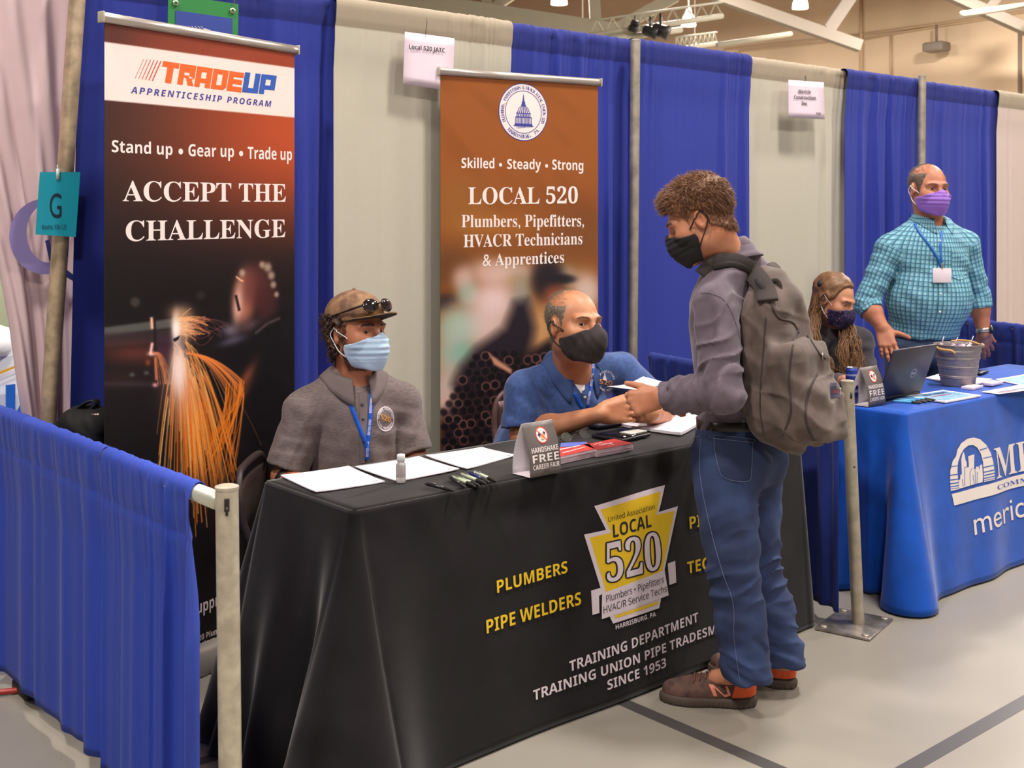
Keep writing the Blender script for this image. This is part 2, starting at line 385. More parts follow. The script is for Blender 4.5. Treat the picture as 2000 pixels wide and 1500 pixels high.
def drape(name, a, b, zt, zb, mat, label, seed, nf=9, amp=.022, gather=None, rr=.03, sleeve=.085, cat='curtain', group=None, out=None, hem=None, edge=(0, 0), flat=None, nrow=30, ncol=220, pocket=None, fine=1.):
    """one gathered panel hanging from a-b (top rail ends); front faces `out`"""
    a = np.asarray(a, float); b = np.asarray(b, float); L = np.linalg.norm((b - a)[:2]); d = (b - a); d = nrm(V3(d[0], d[1], 0))
    o = V3(d[1], -d[0], 0) if out is None else nrm(out)
    g = np.random.default_rng(seed); s = np.linspace(0, 1, ncol); ph = s * nf * 2 * PI + 1.6 * wob(s * 6, seed, 4) ; 
    f1 = np.sin(ph + .6 * np.sin(ph)) ; f2 = np.sin(ph * 1.7 + g.uniform(0, 6)) * .30
    env = .55 + .45 * np.sin(s * g.uniform(3, 7) + g.uniform(0, 6)); env = np.clip(env, .12, 1)
    if flat: env = env * (1 - np.exp(-((s - flat[0]) / flat[1]) ** 4) * .85)
    if cat == 'curtain': env = env * np.clip(np.minimum(s, 1 - s) / .10, .08, 1)
    fold = (f1 + f2) * env * amp
    gat = np.sin(s * L * 60 + 3 * wob(s * 9, seed + 1)) * .6 + np.sin(s * L * 120 + wob(s * 20, seed + 2) * 2) * .4
    ge = .25 + .75 * np.clip(wob(s * 5, seed + 3) + .3, 0, 1) if gather is None else np.interp(s, *gather)
    rows = []; top = a + (b - a) * s[:, None]
    # sleeve over the pipe
    for t in np.linspace(-.5 * PI * 1.1, PI * 1.0, 12):
        r = rr * (1 + .10 * gat * ge)
        rows.append(top + V3(0, 0, 1)[None] * (np.cos(t) * r * 1.0)[:, None] + (-o)[None] * (np.sin(-t) * r)[:, None] * 1.0)
    rows = rows[:8]                                         # back of pipe, over the top, to the front
    front = rr
    H = zt - zb
    zs = np.concatenate([np.linspace(0.3 * rr, sleeve, 5), sleeve + .006 + (H - sleeve - .006) * np.linspace(0, 1, nrow) ** 1.15])
    for z in zs:
        t = max(0, (z - rr) / H); k = np.clip(.25 + t * 2.2, .25, 1.0)
        off = front * (1 - np.clip(z / .25, 0, 1) * .7) + fold * k + gat * ge * .0055 * fine * math.exp(-z / .22)
        if abs(z - sleeve) < .012: off = off - .004
        zz = zt - z + (top[:, 2] - a[2]) * 0
        P = top + o[None] * off[:, None]; P[:, 2] = top[:, 2] - z
        if hem is not None: P[:, 2] = np.maximum(P[:, 2], zb + hem * (1 + fold / amp * .5) * t)
        P = P + d[None] * ((edge[0] * (1 - s) + edge[1] * s) * t)[:, None] + d[None] * (.010 * np.cos(ph) * env * k)[:, None]
        rows.append(P)
    P = np.array(rows); m = MB(); a_, b_ = P.shape[:2]
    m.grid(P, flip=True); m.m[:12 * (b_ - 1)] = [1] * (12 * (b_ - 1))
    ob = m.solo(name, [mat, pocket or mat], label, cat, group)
    sm = ob.modifiers.new('cloth_thickness', 'SOLIDIFY'); sm.thickness = .0015; sm.offset = 0
    return ob
bk = [(157, 652, 'royal blue curtain panel behind the red-topped roll-up banner at the left', m_blue, 3, 6),
      (656, 1001, 'pale grey curtain panel behind the seated man in the cap', m_grey, 5, 7),
      (1005, 1240, 'royal blue curtain panel behind the brown roll-up banner', m_blue, 7, 8),
      (1242, 1468, 'royal blue curtain panel behind the head of the standing backpacker', m_blue, 9, 6),
      (1471, 1652, 'pale grey curtain panel with the booth 119 paper sign on it', m_grey, 11, 6),
      (1655, 1801, 'royal blue curtain panel behind the right side of the seated woman', m_blue, 13, 8),
      (1803, 1946, 'royal blue curtain panel behind the shoulder of the man in the checked shirt', m_blue, 15, 7),
      (1951, 2090, 'pinkish grey curtain panel at the right edge of the photo', M('pinkish_drape', (196, 178, 170), rough=.9, bump=(500, .25)), 17, 7)]
GAT = {5: ([0, .1, .55, .68, .8, 1], [.1, .06, .1, .9, 1, 1]), 11: ([0, .1, .5, .7, 1], [.4, .4, .5, 1, 1]), 9: ([0, .15, .3, .6, .85, 1], [1, 1, .3, .15, .8, 1]), 3: ([0, .3, .6, .7, 1], [.3, .5, .8, .2, .4]), 7: ([0, 1], [.9, .9])}
for x0, x1, lb, mt, sd, nf in bk:
    fl_ = {5: (.4, .45), 11: (.35, .45), 9: (.45, .35)}.get(sd)
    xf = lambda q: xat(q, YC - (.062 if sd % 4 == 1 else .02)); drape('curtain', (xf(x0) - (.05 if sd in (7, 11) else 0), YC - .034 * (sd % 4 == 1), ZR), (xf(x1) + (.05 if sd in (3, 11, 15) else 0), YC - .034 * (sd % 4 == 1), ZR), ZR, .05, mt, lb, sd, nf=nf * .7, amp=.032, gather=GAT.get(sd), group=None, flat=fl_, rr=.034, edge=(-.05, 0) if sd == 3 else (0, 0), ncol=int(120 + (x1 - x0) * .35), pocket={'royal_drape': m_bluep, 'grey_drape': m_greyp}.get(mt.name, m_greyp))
# uprights and rails
def pole(name, label, bot, top, r=.024, mat=m_pipe, base=None, rails=(), slot=None):
    t = thing(name, label, 'pole', (bot[0], bot[1], 0))
    m = MB(); m.tube([bot, np.asarray(bot) * .5 + np.asarray(top) * .5, top], r, 16); m.lathe(np.asarray(top), [(r * 1.04, -.003), (r * 1.04, .004), (r * .8, .006)], 16)
    m.build('upright', mat, t, auto=50)
    return t
p_b1 = pole('drape_pole', 'grey steel drape pole between the two blue curtains behind the navy shirt man', (xat(1232, YC - .10, 690), YC - .10, 0), (xat(1241, YC - .10, 80), YC - .10, ZR + .01), mat=m_pipe)
p_b2 = pole('drape_pole', 'grey steel drape pole rising behind the head of the man in the checked shirt', (xat(1795, YC - .10, 330), YC - .10, 0), (xat(1801, YC - .10, 152), YC - .10, ZR + .04), mat=m_pipe)
def slots(t, p):
    for dz in (0, -.1, -.9, -1.4):
        m = MB(); q = np.asarray(p) + V3(-.006, -.0245, -.05 + dz); m.box(q, (.008, .003, .024)); m.build('slot', m_dark, t)
tl = atd(150, -40, 4.02); bl = atd(92, 860, 3.42); 
bl = aty(92, 850, YC - .06); tl = aty(152, -20, YC - .06); dd = (tl - bl); k0 = (0 - bl[2]) / dd[2]
p_left = pole('drape_pole', 'tall leaning beige drape pole carrying the teal letter sign at the left', bl + dd * k0, tl + dd * .15, r=.027, mat=m_pipe2)
# horizontal rails inside the sleeves
def rail(label, a, b, r=.02):
    m = MB(); m.tube([a, b], r, 10); return m.solo('drape_rail', m_pipe, label, 'rail')
rail('grey top rail carrying the curtains between the leaning pole and the middle pole', (xat(150), YC, ZR), (xat(1240) - .03, YC, ZR))
rail('grey top rail carrying the curtains between the middle pole and the right pole', (xat(1242) + .03, YC, ZR), (xat(1800) - .03, YC, ZR))
rail('grey top rail carrying the curtains right of the pole behind the checked shirt', (xat(1803) + .03, YC, ZR), (xat(2095), YC, ZR))
# low side rail at the left, in the foreground
PL = atx(443, 955, 1.225); ZL = .905
pf = V3(*atz(443, 952, .93)); pf_b = V3(pf[0] + .012, pf[1] + .0, 0)
fp = thing('stanchion', 'grey steel stanchion post in the foreground left of the black table', 'pole', pf_b)
m = MB(); m.tube([pf_b + V3(0, 0, .004), V3(pf[0], pf[1], .93)], .0265, 22); m.lathe(V3(pf[0], pf[1], .93), [(.0275, -.004), (.0275, .003), (.022, .005)], 22); m.build('upright', M('post_steel', (196, 186, 166), rough=.42, metal=.35, var=(26, .10)), fp, auto=50)
vd = nrm(V3(-pf[0], -pf[1], 0)); sd_ = V3(-vd[1], vd[0], 0)
m = MB(); c = V3(pf[0], pf[1], .895) + vd * .0265; m.box(c, (.004, .012, .030), axes=(vd, sd_, V3(0, 0, 1)), bev=.001); m.box(c - V3(0, 0, .014), (.005, .006, .02), axes=(vd, sd_, V3(0, 0, 1))); m.build('slot', m_dark, fp)
m = MB(); m.box(pf_b + V3(0, 0, .003), (.42, .30, .006), bev=.002); m.build('base_plate', m_pipe, fp)
ra, rb = V3(pf[0] - .012, pf[1] + .02, .897), V3(1.275, 5.2, .897)
rd = nrm(rb - ra)
m = MB(); m.tube([ra, rb], .021, 16); m.solo('drape_rail', M('rail_steel', (204, 206, 192), rough=.35, metal=.5), 'pale steel rail carrying the low blue drape into the foreground post', 'rail')
def rp(px, py=900):                                       # point of the rail under a pixel column
    best = min(np.linspace(0, 2.6, 1400), key=lambda s: abs(proj_(ra + rd * s)[0] - px)); return ra + rd * best
def proj_(p): v = np.asarray(p, float) - CC; dd_ = v @ CF; return 1000 + F_PX * (v @ CR) / dd_, CY - F_PX * (v @ CU) / dd_
e1, e2 = rp(388), rp(212)
m_blue2 = M('low_drape_blue', (40, 66, 170), rough=.88, sheen=.05, bump=(420, .3, (1, 1, .4)))
nl = V3(-rd[1], rd[0], 0) * -1
nl = V3(rd[1], -rd[0], 0) * -1                             # the aisle side faces -X
drape('low_drape', e2, e1, .897, .04, m_blue2, 'low royal blue drape next to the foreground steel post', 31, nf=4, amp=.040, fine=.6, rr=.027, sleeve=.105, cat='drape', out=(-.94, -.34, 0), nrow=34, edge=(-.02, .0))
drape('low_drape', rb, e2 + rd * .01, .897, .05, m_blue2, 'low royal blue drape running off the left edge of the photo', 37, nf=11, amp=.046, fine=.6, rr=.027, sleeve=.10, cat='drape', out=(-.94, -.34, 0), nrow=34, ncol=420, gather=([0, 1], [.9, .9]))
# right-hand low divider and its posts
pr_b = V3(*atz(1676, 1222, 0)); pr_t = V3(*aty(1655, 745, pr_b[1] + .02))
rp_ = thing('stanchion', 'grey steel stanchion post on a flat square base beside the blue table', 'pole', pr_b)
m = MB(); m.tube([pr_b + V3(0, 0, .01), pr_t], .0235, 18); m.lathe(pr_t, [(.0245, -.004), (.0245, .003), (.02, .005)], 18); m.build('upright', m_pipe, rp_, auto=50)
m = MB(); m.box(pr_b + V3(-.01, .01, .006), (.27, .21, .010), axes=((.97, .24, 0), (-.24, .97, 0), (0, 0, 1)), bev=.003); m.build('base_plate', M('base_steel', (164, 156, 148), rough=.3, metal=.7, var=(14, .25)), rp_)
for u, v_ in ((-.11, -.08), (.11, -.08), (.11, .08), (-.11, .08)): m = MB(); m.lathe(pr_b + V3(-.01 + .97 * u - .24 * v_, .01 + .24 * u + .97 * v_, .011), [(.013, 0), (.013, .003), (.008, .004)], 10); m.build('bolt', m_pipe, rp_)
for zz in (.05, .32):
    q = pr_t + (pr_b - pr_t) * (zz / pr_t[2]); m = MB(); m.box(q + vd * .0235, (.004, .007, .024 if zz < .1 else .006), axes=(vd, sd_, V3(0, 0, 1))); m.build('slot', m_dark, rp_)
pb = V3(xat(1230, YC, 690), YC - .14, .87); pt2 = V3(pr_t[0] - .0, pr_t[1] + .03, .885)
m_navy = M('low_drape_navy', (26, 46, 126), rough=.88, sheen=.08, bump=(420, .3, (1, 1, .4)))
drape('low_drape', pb, pt2, .885, .05, m_navy, 'low dark blue drape dividing the booths behind the backpacker', 41, nf=9, amp=.02, rr=.027, cat='drape', out=(-.97, -.2, 0), ncol=260)
rail('rail carrying the low dark blue drape between the two booths', pb, pt2, .019)
pb2 = V3(xat(1797, YC, 330) , YC - .14, .90); pt3 = V3(6.42, 2.45, .90)
drape('low_drape', pb2, pt3, .90, .05, m_navy, 'low dark blue gathered drape at the right behind the watch hand', 43, nf=12, amp=.025, rr=.027, cat='drape', out=(-.97, -.2, 0), ncol=260, gather=([0, 1], [1, 1]))
rail('rail carrying the low dark blue drape at the right edge', pb2, pt3, .019)
# pinkish white fabric at far left with a pale purple ring
m_pink = M('pink_fabric', (214, 188, 192), rough=.9, bump=(420, .2), sheen=.1)
Pl = [[None] * 60 for _ in range(40)]
YB = 4.07
for i in range(40):
    py = -40 + i * 24; t = i / 39
    xl = np.interp(py, [-40, 480, 640, 900], [-160, -8, 22, 58]); xr = np.interp(py, [-40, 900], [163, 141])
    for j in range(60):
        u = j / 59; p = aty(xl + (xr - xl) * u, py, YB); p[1] += .018 * math.sin(u * 15 + 2 * t + 1) * (.3 + t) + .01 * math.sin(u * 33 - t * 5) - .03 * (u > .8) * (u - .8)
        Pl[i][j] = p
Pl = np.array(Pl)
m = MB(); m.grid(Pl, flip=True); fb = m.solo('fabric_banner', [m_pink], 'pinkish white hanging fabric with purple ring mark at the left edge', 'banner')
fb.modifiers.new('cloth_thickness', 'SOLIDIFY').thickness = .002
pw = Print(lambda x, y, l: np.array([aty(a, -b, YB - .05 - l) for a, b in zip(x, y)]))
an = np.linspace(-2.45, 1.35, 40) - .25
outer = np.stack([78 + 62 * np.cos(an), -470 + 74 * np.sin(an)], 1); inner = np.stack([84 + 44 * np.cos(an), -462 + 60 * np.sin(an)], 1)
an = np.linspace(.9, 5.2, 40); outer = np.stack([88 + 70 * np.cos(an), -462 + 74 * np.sin(an)], 1); inner = np.stack([96 + 44 * np.cos(an), -455 + 58 * np.sin(an)], 1)
n = 40; pw.add((np.concatenate([outer, inner]), [(i, i + 1, n + i + 1, n + i) for i in range(n - 1)]), 0)
pw.add(poly2([(88, -470), (96, -468), (104, -500), (128, -525), (148, -540), (148, -552), (120, -536), (96, -508)]), 1)
pw.build('ring_mark', [M('purple_print', (142, 128, 186), rough=.9), M('navy_print', (50, 62, 128), rough=.9)], fb)
# beyond it: a grey green partition and a table with a printed white cloth
m = MB(); m.box(aty(-60, 480, 6.2) + V3(0, 0, -.25), (1.6, .04, 2.2)); m.solo('partition', M('sage_panel', (164, 172, 142), rough=.8), 'grey green partition panel glimpsed beyond the pinkish fabric', 'partition', smooth=False)
cbx = aty(0, 760, 5.2); 
t = thing('covered_table', 'white cloth covered table with blue letters glimpsed at the left edge', 'table', (cbx[0] - .15, 5.5, 0))
m = MB(); P = np.array([[(cbx[0] - .7 + .9 * u, 5.2 - .02 * math.sin(u * 25) * v, .93 * (1 - v) + .03) for u in np.linspace(0, 1, 30)] for v in np.linspace(0, 1, 8)]); m.grid(P, flip=True)
P = np.array([[(cbx[0] - .7 + .9 * u, 5.2 + .55 * v, .96) for u in np.linspace(0, 1, 30)] for v in (1, 0)]); m.grid(P, flip=True)
m.build('white_cloth', M('white_cloth', (224, 228, 234), rough=.8), t)
m = MB(); g = np.random.default_rng(3)
m.lathe((cbx[0] - .1, 5.35, .96), [(.20, 0), (.22, .05), (.2, .1), (.12, .13), (.02, .14)], 18); m.build('crumpled_bag', M('white_plastic', (240, 240, 240), rough=.5), t)
pw = Print(lambda x, y, l: np.array([aty(a, -b, 5.2 - .025 - l) for a, b in zip(x, y)]))
pw.add(poly2([(-20, -734), (44, -708), (44, -712), (-20, -740)]), 0); pw.add(poly2([(11, -752), (30, -750), (30, -815), (11, -815)]), 1); pw.add(poly2([(30, -812), (42, -782), (50, -782), (50, -830), (30, -830)]), 1)
pw.build('cloth_print', [M('yellow_print', (222, 160, 20)), M('blue_print', (20, 92, 186))], t)
# things lying on the aisle floor at the lower left
m = MB(); q = atz(8, 1351, .012); m.tube(spline([q + V3(-.2, .1, 0), q, q + V3(.06, -.02, .0), q + V3(.12, -.01, 0)], 14), .010, 8); m.solo('red_cord', M('red_plastic', (168, 44, 32), rough=.4), 'red cable end lying on the floor under the low blue drape', 'cable')
m = MB(); q = atz(70, 1362, 0); m.box(q + V3(.06, .05, .02), (.20, .14, .04), bev=.012); m.solo('dark_bag', M('dark_canvas', (52, 44, 40), rough=.9), 'dark flat bundle on the floor just under the low blue drape hem', 'bag')
# teal sign hung on the leaning pole
sg_a = aty(78, 336, 1.0); pz = bl + dd * ((1.75 - bl[2]) / dd[2]); YS = pz[1] - .05
def sgn(px, py): return aty(px, py, YS)
t = thing('letter_sign', 'teal paper sign with a big letter G hung on the leaning pole', 'sign', sgn(113, 400))
P = np.array([[sgn(78 + 79 * u - 9 * v * (1 - u) - 9 * v * u + 0, 336 + v * (122 + 5 * u)) for u in (0, .5, 1)] for v in (0, .5, 1)]); m = MB(); m.slab(P[::-1], V3(0, -1, 0), .001); m.build('paper', M('teal_paper', (20, 160, 186), rough=.55), t, smooth=False)
pw = Print(lambda x, y, l: np.array([aty(a, -b, YS - .0008 - l) for a, b in zip(x, y)]))
pw.text('G', 'plain', 97, 120, -425, 48); pw.text('Booths 108-120', 'reg', 82, 130, -448, 9); pw.build('lettering', M('teal_ink', (22, 40, 66)), t)
m = MB(); m.box(sgn(113, 340) + V3(0, -.002, 0), (.012, .002, .035)); m.tube([sgn(113, 338), sgn(116, 322) + V3(0, .02, 0)], .0015, 6); m.build('tie', M('clear_tie', (210, 220, 220), rough=.3), t)
# ================================================================== roll-up banners
ZT = .762                                                  # table top with its cloth
def s2l(A): A = np.clip(A, 0, 255) / 255; return np.where(A <= .04045, A / 12.92, ((A + .055) / 1.055) ** 2.4)
class Canvas:
    """the printed picture of a banner, sampled on a fine grid of its panel"""
    def __init__(s, pts, nu, nv):
        s.P = pts; s.nu, s.nv = nu, nv
        v = pts.reshape(-1, 3) - CC; d = v @ CF
        s.X = (1000 + F_PX * (v @ CR) / d).reshape(nv, nu); s.Y = (CY - F_PX * (v @ CU) / d).reshape(nv, nu)
        s.A = np.zeros((nv, nu, 3))
    def base(s, c): s.A[:] = c
    def mix(s, w, c): w = np.clip(w, 0, 1)[..., None]; s.A = s.A * (1 - w) + np.asarray(c, float) * w
    def add(s, w, c): s.A = s.A + w[..., None] * np.asarray(c, float)
    def blob(s, x, y, rx, ry, c, k=1., rot=0., hard=1.):
        dx, dy = s.X - x, s.Y - y; ca, sa = math.cos(rot), math.sin(rot); a, b = dx * ca + dy * sa, -dx * sa + dy * ca
        r = (a / rx) ** 2 + (b / ry) ** 2; s.mix(k * np.exp(-r ** hard), c)
    def poly(s, pts, c, soft=2., k=1.):
        pts = np.asarray(pts, float); n = len(pts); ins = np.zeros(s.X.shape, bool); dm = np.full(s.X.shape, 1e9)
        for i in range(n):
            (x0, y0), (x1, y1) = pts[i], pts[(i + 1) % n]
            cond = ((y0 > s.Y) != (y1 > s.Y)); xx = (x1 - x0) * (s.Y - y0) / (y1 - y0 + 1e-9) + x0; ins ^= cond & (s.X < xx)
            ex, ey = x1 - x0, y1 - y0; t = np.clip(((s.X - x0) * ex + (s.Y - y0) * ey) / (ex * ex + ey * ey + 1e-9), 0, 1)
            dm = np.minimum(dm, np.hypot(s.X - x0 - t * ex, s.Y - y0 - t * ey))
        sd = np.where(ins, -dm, dm); s.mix(k * np.clip(.5 - sd / (2 * soft), 0, 1), c)
    def ring(s, x, y, r, w, c, k=1., ry=None):
        q = np.hypot(s.X - x, (s.Y - y) * (r / (ry or r))); s.mix(k * np.exp(-((q - r) / w) ** 2), c)
    def curve(s, pts, w, c, k=1.):
        pts = np.asarray(pts, float); lo = pts.min(0) - 4 * w; hi = pts.max(0) + 4 * w
        m = (s.X > lo[0]) & (s.X < hi[0]) & (s.Y > lo[1]) & (s.Y < hi[1]); idx = np.nonzero(m)
        if len(idx[0]) == 0: return
        x, y = s.X[idx], s.Y[idx]; dm = np.full(x.shape, 1e9)
        for (x0, y0), (x1, y1) in zip(pts[:-1], pts[1:]):
            ex, ey = x1 - x0, y1 - y0; t = np.clip(((x - x0) * ex + (y - y0) * ey) / (ex * ex + ey * ey + 1e-9), 0, 1); dm = np.minimum(dm, np.hypot(x - x0 - t * ex, y - y0 - t * ey))
        wt = (k * np.exp(-(dm / w) ** 2))[:, None]; s.A[idx] = s.A[idx] * (1 - wt) + np.asarray(c, float) * wt
def rollup(label, P0, d, W, Htop, zb, painter, nu, nv, base_c):
    """P0: bottom-left of the panel on the floor; d: direction to the right as seen from the front"""
    n = V3(d[1], -d[0], 0); d = nrm(d)
    c = P0 + d * W / 2; t = thing('rollup_banner', label, 'banner', (c[0], c[1], 0))
    u = np.linspace(0, 1, nu); v = np.linspace(0, 1, nv)
    def surf(uu, zz, l): 
        uu = np.asarray(uu, float); zz = np.asarray(zz, float)
        bow = .004 * np.sin(uu / W * PI) * np.sin((zz - zb) / (Htop - zb) * PI)
        return P0 + uu[..., None] * d + zz[..., None] * V3(0, 0, 1) + (bow + l)[..., None] * n
    U, Z = np.meshgrid(u * W, Htop - v * (Htop - zb)); P = surf(U, Z, np.zeros_like(U)); cv = Canvas(P, nu, nv); painter(cv)
    m = MB(); m.grid(P, flip=True); pan = m.build('printed_panel', [M_attr('banner_print', .42, .35)], t, colors=s2l(cv.A).reshape(-1, 3))
    m = MB(); m.slab(surf(np.array([[0, 0], [W, W]]), np.array([[zb, Htop], [zb, Htop]]), np.full((2, 2), -.0012)), n, .0006); m.build('panel_backing', M('banner_back', (60, 58, 58), rough=.6), t, smooth=False)
    a, b = surf(np.array(-.012), np.array(Htop + .008), np.array(0.)), surf(np.array(W + .012), np.array(Htop + .008), np.array(0.))
    m = MB(); m.tube([a, b], .0135, 12, flat=1.25, up=(0, 0, 1)); tr_ = m.build('top_rail', M('banner_alu', (196, 186, 178), rough=.3, metal=.6), t)
    for q_ in (a, b): m = MB(); m.box(q_, (.006, .03, .036), axes=(d, n, V3(0, 0, 1)), bev=.002); m.build('end_cap', M('cap_grey', (176, 170, 150), rough=.5), tr_)
    q = P0 + d * W / 2 - n * .01; prof = [(-.075, .004), (-.075, .02), (-.06, .055), (-.03, .078), (0.01, .085), (.035, .082), (.055, .066), (.072, .035), (.078, .012), (.078, .004)]
    m = MB(); E0, E1 = q - d * (W / 2 + .025), q + d * (W / 2 + .025); k = len(prof)
    VV = [E + n * y + V3(0, 0, z) for E in (E0, E1) for y, z in prof]; m.add(VV, [(i, i + 1, i + 1 + k, i + k) for i in range(k - 1)] + [(k - 1, 0, k, 2 * k - 1), tuple(range(k))[::-1], tuple(range(k, 2 * k))])
    m.build('base_cassette', M(base_c[0], base_c[1], rough=.32, metal=.5), t, auto=35)
    m = MB(); m.tube([q - n * .02 + V3(0, 0, .06), P0 + d * W / 2 - n * .022 + V3(0, 0, Htop)], .008, 10); m.build('support_pole', M('black_metal'), t)
    m = MB(); m.box(q + V3(0, 0, .003), (.1, .30, .006), axes=(d, n, V3(0, 0, 1))); m.build('foot', M('black_metal'), t)
    pn = lambda px, py: (lambda w: (float(w[:2] @ d[:2]), float(w[2])))(onplane(px, py, P0, n) - P0 * V3(1, 1, 0))
    return t, surf, pn, pan
def line_text(pr, pn, s, sty, pL, pR, cap_px, mi=0, shear=0., lift=0., space=1.0):
    """lettering from the print's left baseline point to its right one"""
    a, b = pn(*pL), pn(*pR); c = pn(pL[0], pL[1] - cap_px); cap = c[1] - a[1]
    V, F = text_box(s, sty, 0, b[0] - a[0], 0, cap, shear, space); V = V.copy(); V[:, 1] += a[1] + V[:, 0] / (b[0] - a[0]) * (b[1] - a[1]); V[:, 0] += a[0]
    pr.add((V, F), mi, lift)
# ---- the welder banner at the left
def paint_welder(c):
    g = np.random.default_rng(11); c.base((24, 17, 20))
    n1 = noise3(np.stack([c.X.ravel(), c.Y.ravel(), 0 * c.X.ravel()], 1), 160, 5).reshape(c.X.shape)
    c.mix(np.exp(-((c.Y - 250) / 210) ** 2) * .8, (52, 36, 34))
    c.blob(640, 255, 330, 190, (190, 78, 40), .98, hard=1.2); c.blob(590, 120, 260, 60, (172, 72, 44), .9)
    c.mix(np.clip((100 - c.Y + (c.X - 205) * .17) / 10, 0, 1) * .75, (150, 62, 40))
    c.blob(215, 70, 60, 50, (74, 40, 36), .7)
    c.poly([(200, 81), (590, 135), (590, 231), (200, 195)], (238, 222, 216), 1.2)
    c.mix(np.clip((c.Y - 470) / 120, 0, 1) * .75, (18, 14, 17))
    # pipe, table edge and blurred shop behind the sparks
    c.poly([(200, 640), (338, 622), (338, 640), (200, 658)], (84, 84, 80), 3); c.poly([(200, 652), (338, 642), (338, 668), (200, 678)], (56, 44, 46), 4, .8)
    c.blob(265, 690, 70, 22, (108, 52, 44), .75); c.blob(320, 680, 20, 26, (60, 36, 62), .6); c.blob(235, 740, 60, 20, (56, 28, 30), .6); c.blob(250, 750, 80, 6, (66, 60, 66), .5)
    c.blob(264, 590, 10, 10, (64, 56, 54), .9, hard=3); c.blob(392, 577, 9, 9, (44, 38, 38), .8, hard=3)
    c.poly([(299, 622), (303, 760), (308, 760), (304, 622)], (30, 22, 26), 1.5)
    # helmet and the arm of the welder
    c.blob(478, 580, 24, 55, (190, 118, 96), .95, .12, 2); c.blob(466, 590, 9, 38, (244, 196, 176), .85, .12); c.blob(500, 560, 30, 46, (96, 48, 44), .8, .1, 2); c.blob(520, 590, 24, 40, (72, 34, 36), .85, 0, 2)
    c.poly([(458, 577), (463, 576), (470, 606), (465, 608)], (38, 22, 28), 1.5); c.curve([(462, 541), (470, 547), (474, 549)], 1.6, (255, 190, 150))
    for x, y, r in [(523, 522, 8), (530, 538, 7), (534, 556, 6), (473, 533, 6), (512, 517, 6), (540, 575, 5)]: c.blob(x, y, r, r * 1.2, (198, 170, 150), .75, hard=1.5)
    c.poly([(440, 690), (500, 640), (560, 610), (575, 900), (520, 960), (470, 900), (480, 760)], (16, 12, 15), 14, .9)
    c.blob(450, 645, 16, 12, (120, 112, 128), .8); c.blob(455, 665, 26, 8, (96, 92, 116), .7, -.3); c.blob(490, 635, 20, 10, (110, 84, 92), .6, -.5); c.curve([(500, 650), (522, 632), (545, 622)], 3, (84, 70, 72), .8)
    c.blob(480, 740, 10, 34, (150, 80, 50), .75, .5); c.blob(474, 770, 8, 30, (96, 52, 36), .7, .6)
    c.curve([(296, 622), (297, 640)], 3.0, (255, 190, 160)); c.curve([(297, 672), (294, 690)], 3, (255, 196, 190)); c.blob(297, 691, 8, 4, (255, 214, 206), .9); c.curve([(303, 700), (305, 740)], 2.4, (190, 110, 86)); c.blob(303, 752, 5, 4, (246, 166, 180), .9); c.blob(289, 708, 5, 6, (150, 74, 40), .8)
    for x, y in [(258, 732), (286, 728), (315, 710), (330, 748)]: c.blob(x, y, 5, 4, (92, 100, 92), .8)
    # sparks
    for i in range(190):
        x0 = g.uniform(338, 366); a = g.normal(.20, .15); L = g.uniform(140, 330) ; y0 = g.uniform(660, 720); k = g.uniform(.3, .9)
        t = np.linspace(0, 1, 12); X = x0 + (x0 - 352) * t * 1.3 + a * 210 * t ** .62 ; Y = y0 + L * t ** 1.15 - 10 * abs(a) * np.sin(t * PI)
        hot = g.random(); col = (255, 150 + 60 * hot, 50 + 90 * hot) if g.random() < .6 else (232, 106, 24)
        j = g.integers(0, 6); c.curve(np.stack([X, Y], 1)[j:], g.uniform(.7, 1.2), col, k)
    for i in range(38):                                     # the bunch sweeping to the right
        t = np.linspace(0, 1, 12); x1 = g.uniform(440, 480); X = 365 + (x1 - 365) * t ** .8; Y = 690 + g.uniform(50, 90) * t ** 1.6 + 0 * t; c.curve(np.stack([X, Y], 1), .9, (236, 130, 60), g.uniform(.3, .75))
        t2 = np.linspace(0, 1, 10); X = x1 + (g.uniform(395, 455) - x1) * t2 ** 1.3; Y2 = Y[-1] + t2 * g.uniform(90, 200); c.curve(np.stack([X, Y2], 1), 1.1, (240, 128, 36), g.uniform(.3, .8))
    for i in range(46):                                     # curls at the arc
        t = np.linspace(0, 1, 10); a = g.uniform(-.9, .5); L = g.uniform(14, 60); X = 350 + L * t * 1.0; Y = g.uniform(620, 655) + a * 26 * t + 22 * t ** 2 * g.uniform(0, 1.2); c.curve(np.stack([X, Y], 1), .9, (250, 160, 96), g.uniform(.4, .9))
    for i in range(12):
        t = np.linspace(0, 1, 10); X = 365 + g.uniform(40, 90) * t; Y = 640 + g.uniform(-34, 30) * np.sin(t * PI) + g.uniform(-10, 30) * t; c.curve(np.stack([X, Y], 1), .8, (150, 84, 84), .5)
    for i in range(14):
        t = np.linspace(0, 1, 8); x0 = g.uniform(296, 306); X = x0 + g.uniform(4, 34) * t; Y = 690 - 6 * np.sin(t * PI) + 60 * t ** 2; c.curve(np.stack([X, Y], 1), .8, (220, 130, 80), .6)
    c.blob(352, 760, 34, 60, (214, 150, 130), .55); c.blob(360, 640, 18, 26, (250, 196, 150), .8); c.blob(344, 640, 9, 32, (255, 244, 236), 1, hard=1.6); c.blob(349, 720, 16, 54, (252, 224, 216), .97, hard=1.5); c.blob(352, 612, 22, 16, (236, 184, 140), .6)
    c.poly([(338, 662), (352, 655), (348, 664), (340, 668)], (34, 20, 28), 1.2)
    c.blob(430, 1010, 14, 60, (60, 12, 14), .5); c.blob(400, 960, 30, 40, (60, 22, 14), .5)
d1 = V3(.959, .284, 0); n1 = V3(.284, -.959, 0); P1 = atz(400, 1315, 0) - n1 * .045
